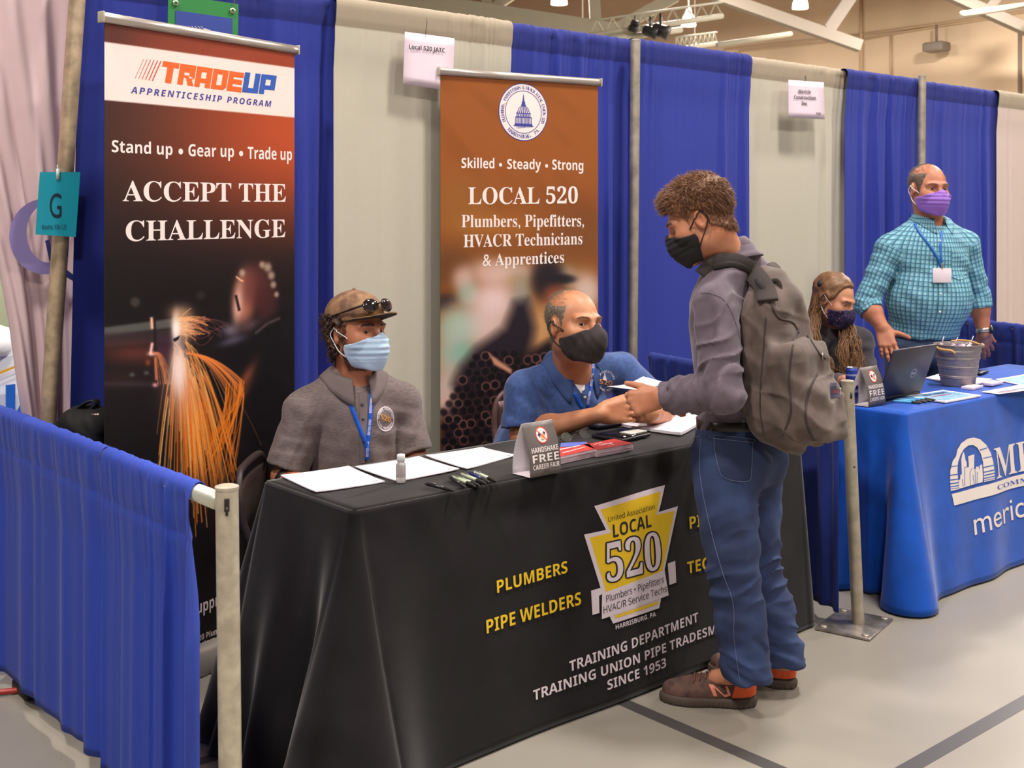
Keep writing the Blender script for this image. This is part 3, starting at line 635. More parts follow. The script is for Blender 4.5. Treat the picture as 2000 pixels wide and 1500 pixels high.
aL = onplane(204, 300, P1, n1); aR = onplane(575, 300, P1, n1); W1 = float((aR - aL) @ d1); P1 = V3(aL[0], aL[1], 0)
b1, sf1, pn1, pan1 = rollup('tall roll-up banner with white red-topped header and welding sparks photo', P1, d1, W1, float(onplane(210, 40, P1, n1)[2]), .075, paint_welder, 330, 820, ('cassette_silver', (186, 178, 170)))
bw = [M('print_white', (240, 226, 222), rough=.5), M('print_orange', (236, 98, 30), rough=.5), M('print_blue', (44, 88, 178), rough=.5), M('print_indigo', (58, 62, 150), rough=.5), M('print_red', (196, 74, 60), rough=.5)]
fn1 = lambda x, y, l: sf1(x, y, np.broadcast_to(np.asarray(l, float), np.shape(x)))
pr = Print(fn1)
# block-letter logo: each letter a chunky slanted shape
BL = {'T': [[(0, 1), (.95, 1), (.95, .74), (.66, .74), (.66, 0), (.30, 0), (.30, .74), (0, .74)]],
      'R': [[(0, 0), (0, .62), (.32, .62), (.32, 0)], [(0, .62), (.62, .62), (.62, .74), (.0, .74)], [(.0, 1), (.95, 1), (.95, .74), (.0, .74)], [(.62, .74), (.95, .74), (.95, .36), (.62, .48)], [(.32, .36), (.62, .36), (.62, .48), (.32, .48)], [(.45, .36), (.95, .36), (.80, .30), (.97, 0), (.62, 0)]],
      'A': [[(0, 0), (0, 1), (.32, 1), (.32, 0)], [(.32, 1), (.95, 1), (.95, .76), (.32, .76)], [(.63, .76), (.95, .76), (.95, 0), (.63, 0)], [(.32, .22), (.63, .22), (.63, .44), (.32, .44)]],
      'D': [[(0, 0), (0, 1), (.30, 1), (.30, 0)], [(.30, 1), (.95, 1), (.95, .76), (.30, .76)], [(.62, .76), (.95, .76), (.95, .16), (.78, 0), (.62, .22)], [(.30, 0), (.78, 0), (.62, .22), (.30, .22)]],
      'E': [[(0, 0), (0, 1), (.32, 1), (.32, 0)], [(.32, 1), (.95, 1), (.95, .74), (.32, .74)], [(.32, .38), (.90, .38), (.90, .62), (.32, .62)], [(.32, 0), (.95, 0), (.95, .26), (.32, .26)]],
      'U': [[(0, 0), (0, 1), (.32, 1), (.32, 0)], [(.32, 0), (.63, 0), (.63, .24), (.32, .24)], [(.63, 0), (.63, 1), (.95, 1), (.95, 0)]],
      'P': [[(0, 0), (0, 1), (.32, 1), (.32, 0)], [(.32, 1), (.95, 1), (.95, .76), (.32, .76)], [(.63, .76), (.95, .76), (.95, .24), (.63, .24)], [(.32, .24), (.63, .24), (.63, .46), (.32, .46)]]}
def logo(word, pL, pR, cap_px, mi, shear):
    a, b = pn1(*pL), pn1(*pR); cap = pn1(pL[0], pL[1] - cap_px)[1] - a[1]; w = (b[0] - a[0]) / len(word)
    for i, ch in enumerate(word):
        for pl in BL[ch]:
            V = np.array([((i + x) * w, y * cap) for x, y in pl]); V2 = V.copy(); V2[:, 0] += V[:, 1] * shear; V2[:, 1] += V[:, 0] / (b[0] - a[0]) * (b[1] - a[1]); pr.add(poly2(V2 + np.array(a)), mi)
logo('TRADE', (311, 160), (472, 181), 42, 1, .22); logo('UP', (472, 180), (536, 186), 40, 2, .22)
for i in range(6):
    x0 = 263 + i * 6.6; w = 1.0 + .28 * i; pr.add(poly2([pn1(x0, 153 + i * 1.0), pn1(x0 + w, 153 + i), pn1(x0 + 17 + w, 115 + i * .8), pn1(x0 + 17, 115 + i * .8)]), 4)
line_text(pr, pn1, 'APPRENTICESHIP PROGRAM', 'boldital', (255, 182), (530, 209), 13, 3, space=1.25)
for s, a, b in [('Stand up', (218, 297), (336, 303)), ('Gear up', (367, 305), (456, 307)), ('Trade up', (483, 310), (570, 313))]: line_text(pr, pn1, s, 'bold', a, b, 23)
for q in [(352, 296), (470, 300)]: pr.add(disc2(pn1(*q), .010, 20), 0)
line_text(pr, pn1, 'ACCEPT THE', 'serif', (239, 393), (558, 394), 41); line_text(pr, pn1, 'CHALLENGE', 'serif', (245, 471), (557, 463), 41)
line_text(pr, pn1, 'tradeupprogram.com', 'bold', (330, 1222), (524, 1142), 24); line_text(pr, pn1, 'Local 520 Plumbers and Pipefitters', 'bold', (352, 1266), (520, 1200), 11); line_text(pr, pn1, 'Contractors Association of', 'bold', (358, 1277), (490, 1226), 11)
pr.build('lettering', bw, b1)
# ---- the brown banner
def paint_pipes(c):
    g = np.random.default_rng(5); c.base((150, 84, 36))
    c.mix(np.clip((c.Y - 300) / 180, 0, 1) * .6, (128, 76, 34))
    n1 = noise3(np.stack([c.X.ravel(), c.Y.ravel(), 0 * c.X.ravel()], 1), 60, 9).reshape(c.X.shape); c.mix(np.clip(n1 * .22, 0, .3), (120, 66, 28))
    for x, y, rx, ry, cc, k in [(900, 400, 60, 60, (150, 96, 44), .7), (960, 440, 80, 26, (176, 112, 46), .5), (1120, 400, 70, 30, (128, 70, 34), .6), (1130, 460, 60, 50, (112, 70, 40), .6), (880, 520, 50, 40, (100, 62, 34), .8), (905, 545, 22, 26, (206, 172, 158), .85), (960, 530, 44, 26, (214, 178, 166), .85), (1010, 535, 40, 24, (214, 190, 182), .7), (1015, 555, 30, 22, (150, 108, 56), .6), (870, 590, 26, 18, (44, 30, 34), .9), (905, 598, 30, 10, (122, 64, 30), .8), (915, 575, 22, 24, (140, 178, 160), .75), (965, 590, 50, 46, (232, 202, 200), .95), (940, 640, 60, 44, (222, 194, 188), .9), (890, 640, 40, 44, (166, 196, 178), .8), (880, 700, 36, 50, (178, 188, 176), .8), (905, 690, 30, 24, (120, 180, 160), .6), (870, 760, 26, 40, (196, 176, 166), .9), (875, 800, 30, 24, (202, 168, 158), .8), (1020, 590, 22, 50, (150, 160, 158), .7), (1100, 540, 30, 24, (170, 168, 150), .7), (1145, 570, 30, 40, (218, 192, 182), .9), (1040, 650, 40, 60, (160, 120, 80), .85), (1060, 640, 30, 40, (206, 152, 96), .8)]:
        c.blob(x, y, rx, ry, cc, k, hard=1.4)
    c.blob(1070, 545, 34, 44, (34, 26, 34), .97, hard=2.2); c.blob(1100, 545, 26, 10, (28, 24, 34), .9, hard=2); c.blob(1085, 575, 24, 20, (136, 70, 48), .9, hard=1.6); c.blob(1090, 600, 26, 20, (196, 128, 92), .8)
    c.poly([(884, 750), (900, 715), (930, 680), (985, 640), (1005, 590), (1030, 585), (1045, 640), (1035, 690), (1000, 740), (940, 790), (900, 800)], (32, 24, 34), 13, .97)
    c.poly([(862, 800), (900, 770), (960, 690), (1030, 690), (1070, 665), (1170, 640), (1170, 1010), (860, 1010)], (26, 17, 22), 9, .96)
    c.blob(872, 785, 16, 24, (206, 168, 158), .7)
    for i in range(15):
        for j in range(24):
            x = 868 + i * 18 + (j % 2) * 9 + g.normal(0, 1.5); y = 690 + j * 14.5 + g.normal(0, 1.5) - i * 2
            if y < 690 + max(0, (930 - x)) * 1.2 + 18 * (x < 900): continue
            k = g.choice([.25, .4, .6, .9]); c.blob(x, y, 7.5, 7.5, (14, 9, 13), .8, hard=3); c.ring(x, y, 8.6, 1.3, (140, 90, 78) if k > .7 else (78, 50, 48), k * .75)
    c.poly([(955, 690), (962, 695), (1000, 722), (998, 730), (965, 712)], (214, 150, 120), 3, .9)
d2 = nrm(V3(.986, -.168, 0)); n2 = V3(d2[1], -d2[0], 0); Pm = aty(1016, 146, 3.83)
aL = onplane(860, 300, Pm, n2); aR = onplane(1168, 300, Pm, n2); W2 = float((aR - aL) @ d2)
b2, sf2, pn2, pan2 = rollup('brown roll-up banner with white seal and blurred pipefitter photo', V3(aL[0], aL[1], 0), d2, W2, float(onplane(862, 143, Pm, n2)[2]), .075, paint_pipes, 320, 620, ('cassette_grey', (150, 146, 142)))
pr = Print(lambda x, y, l: sf2(x, y, np.broadcast_to(np.asarray(l, float), np.shape(x))))
for s, a, b in [('Skilled', (901, 328), (965, 329)), ('Steady', (990, 330), (1056, 331)), ('Strong', (1078, 331), (1139, 333))]: line_text(pr, pn2, s, 'bold', a, b, 19)
for q in [(977, 322), (1067, 324)]: pr.add(disc2(pn2(*q), .008, 20), 0)
line_text(pr, pn2, 'LOCAL 520', 'serif', (914, 399), (1128, 397), 34)
line_text(pr, pn2, 'Plumbers, Pipefitters,', 'serif', (901, 444), (1140, 442), 25); line_text(pr, pn2, 'HVACR Technicians', 'serif', (905, 483), (1137, 477), 25); line_text(pr, pn2, '& Apprentices', 'serif', (942, 520), (1101, 513), 24)
cx, cy = pn2(1022, 219); R0 = (pn2(1070, 219)[0] - pn2(974, 219)[0]) / 2
pr.add(disc2((cx, cy), R0, 48), 1); pr.add(disc2((cx, cy), R0 * .97, 48), 0, .0003); pr.add(ring2((cx, cy), R0 * .72, R0 * .745, 48), 1, .0006)
def arc_text(pr, s, c, r, a0, a1, cap, mi, inside=False, lift=.0006):
    for i, ch in enumerate(s):
        if ch == ' ': continue
        a = a0 + (a1 - a0) * (i + .5) / len(s); V, F = text_geo(ch, 'serif'); V = V.copy(); w = V[:, 0].max() - V[:, 0].min(); V[:, 0] -= V[:, 0].min() + w / 2; V = V / .7 * cap
        up = np.array([math.cos(a), math.sin(a)]) * (-1 if inside else 1); rt = np.array([up[1], -up[0]])
        pr.add((np.asarray(c) + np.array([math.cos(a), math.sin(a)]) * r + V[:, :1] * rt + V[:, 1:] * up, F), mi, lift)
arc_text(pr, 'PLUMBERS, PIPEFITTERS & HVACR LOCAL UNION 520', (cx, cy), R0 * .79, PI * 1.14, -PI * .14, R0 * .12, 1)
arc_text(pr, 'HARRISBURG, PA', (cx, cy), R0 * .91, PI * 1.25, PI * 1.75, R0 * .13, 1, True)
dm = lambda x, y: (cx + x * R0, cy + y * R0)
for x0, x1, y0, y1 in [(-.40, .40, -.50, -.46), (-.36, .36, -.46, -.40), (-.33, .33, -.20, -.16), (-.30, .30, -.06, -.03), (-.10, .10, .22, .26), (-.07, .07, .26, .36)]: pr.add(poly2([dm(x0, y0), dm(x1, y0), dm(x1, y1), dm(x0, y1)]), 1, .0006)
for i in range(12): x = -.32 + i * .64 / 11; pr.add(poly2([dm(x - .016, -.40), dm(x + .016, -.40), dm(x + .016, -.2), dm(x - .016, -.2)]), 1, .0006)
for i in range(9): x = -.26 + i * .52 / 8; pr.add(poly2([dm(x - .02, -.16), dm(x + .02, -.16), dm(x + .02, -.06), dm(x - .02, -.06)]), 1, .0006)
for i in range(7):
    t = (i - 3) / 3.4; pr.add(poly2([dm(.28 * t - .018, -.03), dm(.28 * t + .018, -.03), dm(.2 * t + .016, .14), dm(.08 * t + .012, .22), dm(.08 * t - .012, .22), dm(.2 * t - .016, .14)]), 1, .0006)
pr.add(poly2([dm(-.045, .36), dm(.045, .36), dm(.03, .46), dm(.008, .62), dm(-.008, .62), dm(-.03, .46)]), 1, .0006)
line_text(pr, pn2, 'Chartered 1914', 'serif', (1008, 251), (1038, 249), 4.2, 1, lift=.0006)
pr.build('lettering', [bw[0], bw[3]], b2)
# ---- green-edged mesh banner behind the first one
YG = YC - .085
def gq(px, py, l=0): return aty(px, py, YG - l)
t = thing('mesh_banner', 'green-edged blue hanging banner peeking out above the left roll-up banner', 'banner', gq(397, 90))
cc = [(329, -12), (466, 8), (464, 100), (327, 80)]; m = MB(); m.poly([gq(*q) for q in cc[::-1]], V3(0, -1, 0), .002); m.build('border', M('green_tape', (40, 128, 62), rough=.5), t, smooth=False)
m = MB(); m.poly([gq(*q, .002) for q in [(343, 20), (343, 84), (454, 100), (454, 36)]], V3(0, -1, 0), .0015); m.build('blue_field', M('field_blue', (44, 66, 150), rough=.6), t, smooth=False)
pw = Print(lambda x, y, l: np.array([gq(a, -b, .0024 + l) for a, b in zip(x, y)])); pw.add(poly2([(399, -55), (399, -70), (430, -74), (452, -80), (425, -64)]), 0)
for i in range(6): pw.add(poly2([(362 + i * 6, -51), (363 + i * 6, -51), (372 + i * 6, -60), (371 + i * 6, -60)]), 0)
pw.build('field_print', [bw[0]], t)
for q in [(343, 6), (454, 21)]:
    m = MB(); p = gq(*q, .003); m.lathe(p, [(.006, 0), (.011, .001), (.011, .003), (.006, .003)], 16, axis=(0, -1, 0), capb=False, capt=False); m.build('grommet', M('brass_ring', (206, 196, 178), rough=.3, metal=.8), t)
m = MB(); m.tube([gq(454, 19, .004), gq(459, -2, .01), gq(461, -14, .0)], .0012, 5); m.build('hanging_wire', M('hook_steel', (150, 146, 140), rough=.4, metal=.6), t)
# ---- hanging paper signs
def paper_sign(label, cs, Y, texts, hook, fold=.0):
    q = lambda px, py, l=0: aty(px, py, Y - l)
    t = thing('paper_sign', label, 'sign', q(sum(c[0] for c in cs) / 4, max(c[1] for c in cs)))
    A, B, C_, D = [np.array(c, float) for c in cs]         # TL TR BR BL
    P = np.array([[q(*(A * (1 - u) * (1 - v) + B * u * (1 - v) + C_ * u * v + D * (1 - u) * v), .006 * math.sin(u * 3) * v + .0) for u in np.linspace(0, 1, 5)] for v in np.linspace(0, 1, 7)])
    m = MB(); m.slab(P[::-1], V3(0, -1, 0), .0006); m.build('paper', M('lilac_paper', (226, 208, 222), rough=.6), t)
    pw = Print(lambda x, y, l: np.array([q(a, -b, .0062 + l) for a, b in zip(x, y)]))
    for s, x0, x1, y, y2, cap in texts:
        V, F = text_box(s, 'bold', x0, x1, 0, cap); V = V.copy(); V[:, 1] += -(y + (V[:, 0] - x0) / (x1 - x0) * (y2 - y)); pw.add((V, F), 0)
    pw.build('lettering', [M('black_ink', (40, 34, 40), rough=.5)], t)
    m = MB(); m.tube(spline([q(hook[0], hook[1], .006), q(hook[0] + 1, hook[1] - 14, .008), q(hook[0] + 3, hook[2] + 10, .02), q(hook[0] + 1, hook[2], .012)], 10), .0012, 5); m.build('hook', M('dark_wire', (70, 62, 58), rough=.4, metal=.5), t)
paper_sign('pale paper sign reading Local 520 JATC hung on the grey curtain', [(791, 62), (888, 75), (884, 178), (787, 164)], YC - .10, [('Local 520 JATC', 799, 869, 95, 103, 8.5)], (831, 73, 34))
paper_sign('pale paper sign of booth 119 hung on the second grey curtain', [(1540, 156), (1609, 161), (1611, 233), (1540, 230)], YC - .10, [('Mericle', 1560, 1584, 182, 183, 7), ('Construction,', 1551, 1595, 193, 195, 7), ('Inc.', 1566, 1578, 205, 206, 7), ('119', 1594, 1603, 224, 224.5, 4.5)], (1572, 161, 148))

# ================================================================== cloth-covered tables
def tablecloth(name, label, x0, x1, y0, y1, zt, hem, mats, off_f, seed, wave, fold_c, prints=None, nrow=30, r=.03):
    """cloth over a table; off_f(side weights, t, s) gives the outward flare"""
    pts = []; W, D = x1 - x0, y1 - y0
    def seg(a, b, n, side):
        for i in range(n): u = i / n; pts.append((a[0] + (b[0] - a[0]) * u, a[1] + (b[1] - a[1]) * u, side, u))
    seg((x0 + r, y0), (x1 - r, y0), int(W * 70), 0)
    def arc(cx, cy, a0, n, c):
        for i in range(n): a = a0 + PI / 2 * i / n; pts.append((cx + r * math.cos(a), cy + r * math.sin(a), 10 + c, i / n))
    arc(x1 - r, y0 + r, -PI / 2, 16, 1); seg((x1, y0 + r), (x1, y1 - r), int(D * 60), 1); arc(x1 - r, y1 - r, 0, 12, 2); seg((x1 - r, y1), (x0 + r, y1), int(W * 30), 2); arc(x0 + r, y1 - r, PI / 2, 12, 3); seg((x0, y1 - r), (x0, y0 + r), int(D * 70), 3); arc(x0 + r, y0 + r, PI, 20, 0)
    N = len(pts); B = np.array([(p[0], p[1]) for p in pts]); T = np.roll(B, -1, 0) - np.roll(B, 1, 0); T /= np.linalg.norm(T, axis=1)[:, None]; Nn = np.stack([T[:, 1], -T[:, 0]], 1)
    S = np.concatenate([[0], np.cumsum(np.linalg.norm(np.diff(B, axis=0), axis=1))])
    # distance along the loop to each corner
    rows = []; rb = .012
    for t in np.concatenate([[-.02, -.012, -.004], np.linspace(0.0, 1, nrow)]):
        if t < 0:
            k = 1 + t / .02; a = k * PI / 2; off = -rb * (1 - math.sin(a)) ; z = zt - rb * (1 - math.cos(a)) ; o = np.full(N, off)
        else:
            z = zt - rb - t * (zt - rb - hem); o = np.array([off_f(p[2], p[3], t, p[0], p[1]) for p in pts])
        P = np.concatenate([B + Nn * o[:, None], np.full((N, 1), z)], 1)
        if t > .55:                                        # uneven hem
            P[:, 2] = np.maximum(P[:, 2] + .0, .004)
        rows.append(P)
    P = np.array(rows); m = MB(); R = P.shape[0]
    F = [(i * N + j, (i + 1) * N + j, (i + 1) * N + (j + 1) % N, i * N + (j + 1) % N) for i in range(R - 1) for j in range(N)]
    m.add(P.reshape(-1, 3), F)
    nx, ny = 60, 20; inn = .012 + .001
    G = np.array([[(x0 + inn + (W - 2 * inn) * i / nx, y0 + inn + (D - 2 * inn) * j / ny, 0) for j in range(ny + 1)] for i in range(nx + 1)])
    ed = np.minimum(np.minimum(G[..., 0] - x0, x1 - G[..., 0]), np.minimum(G[..., 1] - y0, y1 - G[..., 1])) - inn
    G[..., 2] = zt + 0.0 + np.clip(ed / .1, 0, 1) * wave * noise3(G.reshape(-1, 3), .28, seed).reshape(G.shape[:2])
    m.grid(G); 
    o = m.solo(name, mats, label, 'tablecloth'); return o
# black cloth
X0, X1, Y0, Y1 = 1.738, 3.765, 2.668, 3.17
FL = .055
def black_off(side, u, t, x, y):
    front = FL * t + .006 * math.sin(x * 9 + 2) * t * (1 - .3 * t) + .010 * math.exp(-((x - 1.82) / .10) ** 2) * math.sin(t * PI) + .011 * math.sin(x * 31 + 3 * math.sin(x * 7)) * math.exp(-t / .035) * (t > 0) * min(1, t * 60)
    front -= .022 * math.exp(-((t - .12) / .07) ** 2) * (.5 + .5 * math.sin(x * 11 + 1)) * .5
    left = .15 * t + .030 * math.sin(y * 19 + 3 * t) * t + .02 * math.sin(y * 41) * t * t
    right = .02 * t + .01 * math.sin(y * 20) * t; back = .05 * t
    c0 = .36 * t ** 1.25
    if side == 0:
        k = math.exp(-((x - X0) / .15) ** 2); return front * (1 - k) + (c0 * .55 + front * .45) * k
    if side == 3:
        k = math.exp(-((y - Y0) / .09) ** 2); b = math.exp(-((y - Y1) / .08) ** 2); pinch = math.exp(-((y - Y0 - .12) / .045) ** 2); return left * (1 - k) + (c0 * .62 + left * .3) * k - .10 * pinch * t ** 1.5 + .05 * b * t
    if side == 10: return c0 * (.55 + .45 * math.sin(u * PI) + .07 * u) + .45 * front * (1 - u) * 0 + (1 - math.sin(u * PI)) * (front * .45 * u + .3 * left * (1 - u))
    if side == 11: return .05 * t + .01 * t * math.sin(u * PI)
    return {1: right, 2: back, 12: .09 * t, 13: .12 * t + .09 * t * math.sin(u * PI)}[side]
m_bc = M('black_tablecloth', (25, 22, 24), rough=.85, sheen=.30, spec=.12, bump=(420, .15), var=(9, .16))
cloth = tablecloth('tablecloth', 'black cloth with yellow keystone emblem draped over the front table', X0, X1, Y0, Y1, ZT, .008, m_bc, black_off, 3, .0022, .2)
cloth.modifiers.new('cloth_thickness', 'SOLIDIFY').thickness = .0015
PC, nC = V3(0, Y0, ZT), nrm(V3(0, -ZT, FL))
def pc(px, py): w = onplane(px, py, PC, nC); return float(w[0]), float(w[2])
def black_surf(x, z, l):
    x = np.asarray(x, float); z = np.asarray(z, float); out = np.zeros((len(x), 3))
    for i in range(len(x)):
        t = (ZT - .012 - z[i]) / (ZT - .012 - .008); out[i] = (x[i], Y0 - black_off(0, 0, t, x[i], Y0), z[i])
    return out + nC[None] * (l + .0012)
pr = Print(black_surf, step=.03); my, mw, mk = 0, 1, 2
clm = [M('cloth_yellow', (226, 186, 24), rough=.75), M('cloth_white', (214, 200, 208), rough=.8), M('cloth_black', (30, 26, 30), rough=.8)]
e = lambda L: poly2([pc(900 + x / 3, 900 + y / 3) for x, y in L][::-1])
pr.add(e([(760, 760), (832, 738), (838, 770), (806, 790), (808, 890), (768, 902)]), mw); pr.add(e([(1212, 602), (1257, 586), (1263, 714), (1222, 728)]), mw)
pr.add(e([(780, 265), (1207, 144), (1158, 300), (1272, 266), (1192, 640), (1172, 800), (1160, 862), (886, 952), (862, 900), (720, 432), (848, 404)]), mw, .0003)
pr.add(e([(815, 287), (1180, 181), (1142, 318), (1250, 293), (1188, 600), (1178, 650), (846, 768), (752, 450), (878, 420)]), my, .0008)
pr.add(e([(822, 775), (1192, 640), (1216, 788), (820, 926)]), mw, .0010); pr.add(e([(893, 905), (1155, 821), (1149, 840), (899, 921)]), my, .0008)
pr.add(e([(812, 790), (820, 786), (826, 905), (815, 895)]), mk, .0006); pr.add(e([(1205, 640), (1212, 638), (1220, 730), (1216, 730)]), mk, .0006)
def ct(s, sty, pL, pR, cap, mi, lift=.0014): line_text(pr, pc, s, sty, pL, pR, cap, mi, 0, lift)
k3 = lambda x, y: (900 + x / 3, 900 + y / 3)
ct('United Association', 'reg', k3(860, 358), k3(1136, 282), 10, mk); ct('LOCAL', 'bold', k3(888, 450), k3(1114, 385), 25, mk)
for dx, dy in [(-9, 0), (9, 0), (0, -9), (0, 9), (-7, -7), (7, 7), (-7, 7), (7, -7)]: ct('520', 'serif', k3(850 + dx, 712 + dy), k3(1172 + dx, 628 + dy), 75, mk, .0016)
ct('520', 'serif', k3(850, 712), k3(1172, 628), 75, mw, .0026)
ct('Plumbers \u2022 Pipefitters', 'reg', k3(846, 828), k3(1186, 712), 13.5, mk, .0018); ct('HVAC/R Service Techs', 'reg', k3(830, 894), k3(1204, 766), 13.5, mk, .0018)
ct('HARRISBURG, PA', 'bold', k3(900, 986), k3(1138, 908), 9, mw)
ct('PLUMBERS', 'bold', (970, 1158), (1108, 1118), 24, my); ct('PIPE WELDERS', 'bold', (949, 1237), (1134, 1180), 26, my)
ct('PIPEFITTERS', 'bold', (1347, 1033), (1490, 1000), 23, my); ct('TECHNICIANS', 'bold', (1343, 1121), (1500, 1080), 23, my)
ct('TRAINING DEPARTMENT', 'bold', (1112, 1312), (1364, 1214), 20, mw); ct('TRAINING UNION PIPE TRADESMEN', 'bold', (1042, 1369), (1424, 1227), 20, mw); ct('SINCE 1953', 'bold', (1184, 1347), (1300, 1302), 19, mw)
pr.build('printed_lettering', clm, cloth)
# blue cloth
q0 = atz(1766, 808, ZT); BX0, BY0 = float(q0[0]), float(q0[1]); BX1, BY1 = BX0 + 1.86, float(atz(1990, 706, ZT)[1])
def blue_off(side, u, t, x, y):
    front = .075 * t + .010 * math.sin(x * 8 + 1) * t + .006 * math.sin(x * 19 + 4 * t) * t
    left = .05 * t + .035 * math.sin(y * 22 + 1.5 * t) * t + .02 * math.sin(y * 47 + 1) * t
    c0 = .20 * t ** 1.1
    if side == 0: k = math.exp(-((x - BX0) / .10) ** 2); return front * (1 - k) + (c0 * .6 + front * .3) * k
    if side == 3: k = math.exp(-((y - BY0) / .05) ** 2); p = math.exp(-((y - BY0 - .10) / .04) ** 2); return left * (1 - k) + (c0 * .75) * k - .10 * p * t
    if side == 10: return c0 * (.65 + .35 * math.sin(u * PI))
    return {1: .05 * t, 2: .05 * t, 11: .08 * t, 12: .08 * t, 13: .09 * t}[side]
m_bl = M('blue_tablecloth', (8, 74, 172), rough=.75, sheen=.25, spec=.25, bump=(420, .35), var=(9, .08))
bcloth = tablecloth('tablecloth', 'bright blue cloth with white arch logo draped over the right table', BX0, BX1, BY0, BY1, ZT, .008, m_bl, blue_off, 5, .0018, .1)
bcloth.modifiers.new('cloth_thickness', 'SOLIDIFY').thickness = .0015
PB, nB = V3(0, BY0 - .002, ZT), nrm(V3(0, -ZT, .075))
def pb_(px, py): w = onplane(px, py, PB, nB); return float(w[0]), float(w[2])
def blue_surf(x, z, l):
    out = np.zeros((len(x), 3))
    for i in range(len(x)):
        t = (ZT - .012 - z[i]) / (ZT - .02); out[i] = (x[i], BY0 - blue_off(0, 0, t, x[i], BY0), z[i])
    return out + nB[None] * (l + .0014)
pr = Print(blue_surf, step=.03); e = lambda L: poly2([pb_(1800 + x / 4.285, 800 + y / 4.285) for x, y in L][::-1])
W_, B_ = 0, 1
out_ = [(242, 682), (238, 600), (240, 510), (258, 430), (285, 390), (296, 335), (330, 280), (380, 245), (436, 234), (490, 248), (540, 295), (575, 360), (596, 440), (606, 520), (607, 584)]
inn_ = [(517, 606), (516, 520), (512, 440), (495, 370), (465, 318), (430, 296), (390, 300), (350, 330), (322, 375), (300, 440), (294, 510), (300, 590), (306, 664)]
pr.add(e(out_ + inn_), W_)
for yl, yr, h in [(610, 545, 9), (636, 570, 8), (656, 590, 5), (580, 518, 9), (540, 478, 8), (470, 402, 6)]:
    pr.add(e([(236, yl + 6), (304, yl - 6), (304, yl - 6 + h), (236, yl + 6 + h)]), B_, .0006); pr.add(e([(512, yr + 2), (608, yr - 20), (608, yr - 20 + h), (512, yr + 2 + h)]), B_, .0006)
pr.add(e([(484, 336), (545, 316), (548, 322), (488, 344)]), B_, .0006)
pr.add(e([(306, 662), (304, 590), (316, 582), (318, 545), (330, 540), (326, 420), (334, 380), (345, 350), (356, 380), (362, 420), (372, 440), (374, 480), (392, 480), (386, 390), (440, 374), (436, 500), (450, 496), (456, 478), (476, 476), (478, 510), (486, 466), (504, 458), (510, 560), (506, 606)]), W_)
for L in ([(352, 480), (390, 474), (391, 478), (356, 484)], [(352, 480), (357, 484), (357, 640), (352, 640)], [(398, 520), (402, 520), (404, 640), (400, 640)], [(402, 520), (418, 484), (421, 486), (405, 522)], [(442, 500), (446, 500), (450, 630), (446, 630)], [(460, 520), (464, 520), (462, 624), (458, 624)], [(330, 580), (334, 580), (342, 640), (338, 640)], [(424, 545), (428, 545), (440, 630), (436, 630)]): pr.add(e(L), B_, .0006)
pr.add(e([(250, 706), (1690, 313), (1690, 409), (268, 802)]), W_)
line_text(pr, pb_, 'MERICLE', 'serif', (1946, 935), (2150, 880), 62, W_); line_text(pr, pb_, 'COMMERCIAL REAL ESTATE', 'serif', (1947, 957), (2190, 893), 9.5, B_, lift=.0006); line_text(pr, pb_, 'mericle.com', 'plain', (1903, 1045), (2110, 970), 47, W_)
pr.build('printed_lettering', [M('cloth_cream', (222, 212, 206), rough=.8), M('blue_tablecloth')], bcloth)
# ================================================================== soft-body modelling kit (signed distance -> one continuous skin)
class Sdf:
    def __init__(s): s.ops = []
    def __call__(s, P):
        d = np.full(len(P), 10.)
        for op, fn, k in s.ops:
            if op == 'd': d = d + fn(P); continue
            e = fn(P)
            if op == 'u':
                if k > 0: h = np.clip(.5 + .5 * (d - e) / k, 0, 1); d = d * (1 - h) + e * h - k * h * (1 - h)
                else: d = np.minimum(d, e)
            elif op == 's':
                if k > 0: h = np.clip(.5 - .5 * (d + e) / k, 0, 1); d = d * (1 - h) - e * h + k * h * (1 - h)
                else: d = np.maximum(d, -e)
            elif op == 'i':
                if k > 0: h = np.clip(.5 - .5 * (d - e) / k, 0, 1); d = d * (1 - h) + e * h + k * h * (1 - h)
                else: d = np.maximum(d, e)
        return d
    def u(s, fn, k=.0): s.ops.append(('u', fn, k)); return s
    def s(s, fn, k=.0): s.ops.append(('s', fn, k)); return s
    def i(s, fn, k=.0): s.ops.append(('i', fn, k)); return s
    def d(s, fn): s.ops.append(('d', fn, 0)); return s
def cap(a, b, ra, rb=None, flat=None):
    a = np.asarray(a, float); b = np.asarray(b, float); rb = ra if rb is None else rb
    if flat is not None:
        u, sc = nrm(flat[0]), flat[1]; St = np.eye(3) + np.outer(u, u) * (1 / sc - 1)
        def fn(P):
            q = (P - a) @ St; ba = (b - a) @ St; h = np.clip(q @ ba / (ba @ ba + 1e-12), 0, 1); return (np.linalg.norm(q - h[:, None] * ba, axis=1) - (ra + (rb - ra) * h)) * min(1, sc * 1.15)
        return fn
    ba = b - a
    def fn(P):
        q = P - a; h = np.clip(q @ ba / (ba @ ba + 1e-12), 0, 1); return np.linalg.norm(q - h[:, None] * ba, axis=1) - (ra + (rb - ra) * h)
    return fn
def ell(c, r, A=None):
    c = np.asarray(c, float); r = np.asarray(r, float); A = np.eye(3) if A is None else np.asarray(A, float)
    def fn(P):
        q = (P - c) @ A.T; k0 = np.linalg.norm(q / r, axis=1); k1 = np.linalg.norm(q / (r * r), axis=1); return k0 * (k0 - 1) / (k1 + 1e-9)
    return fn
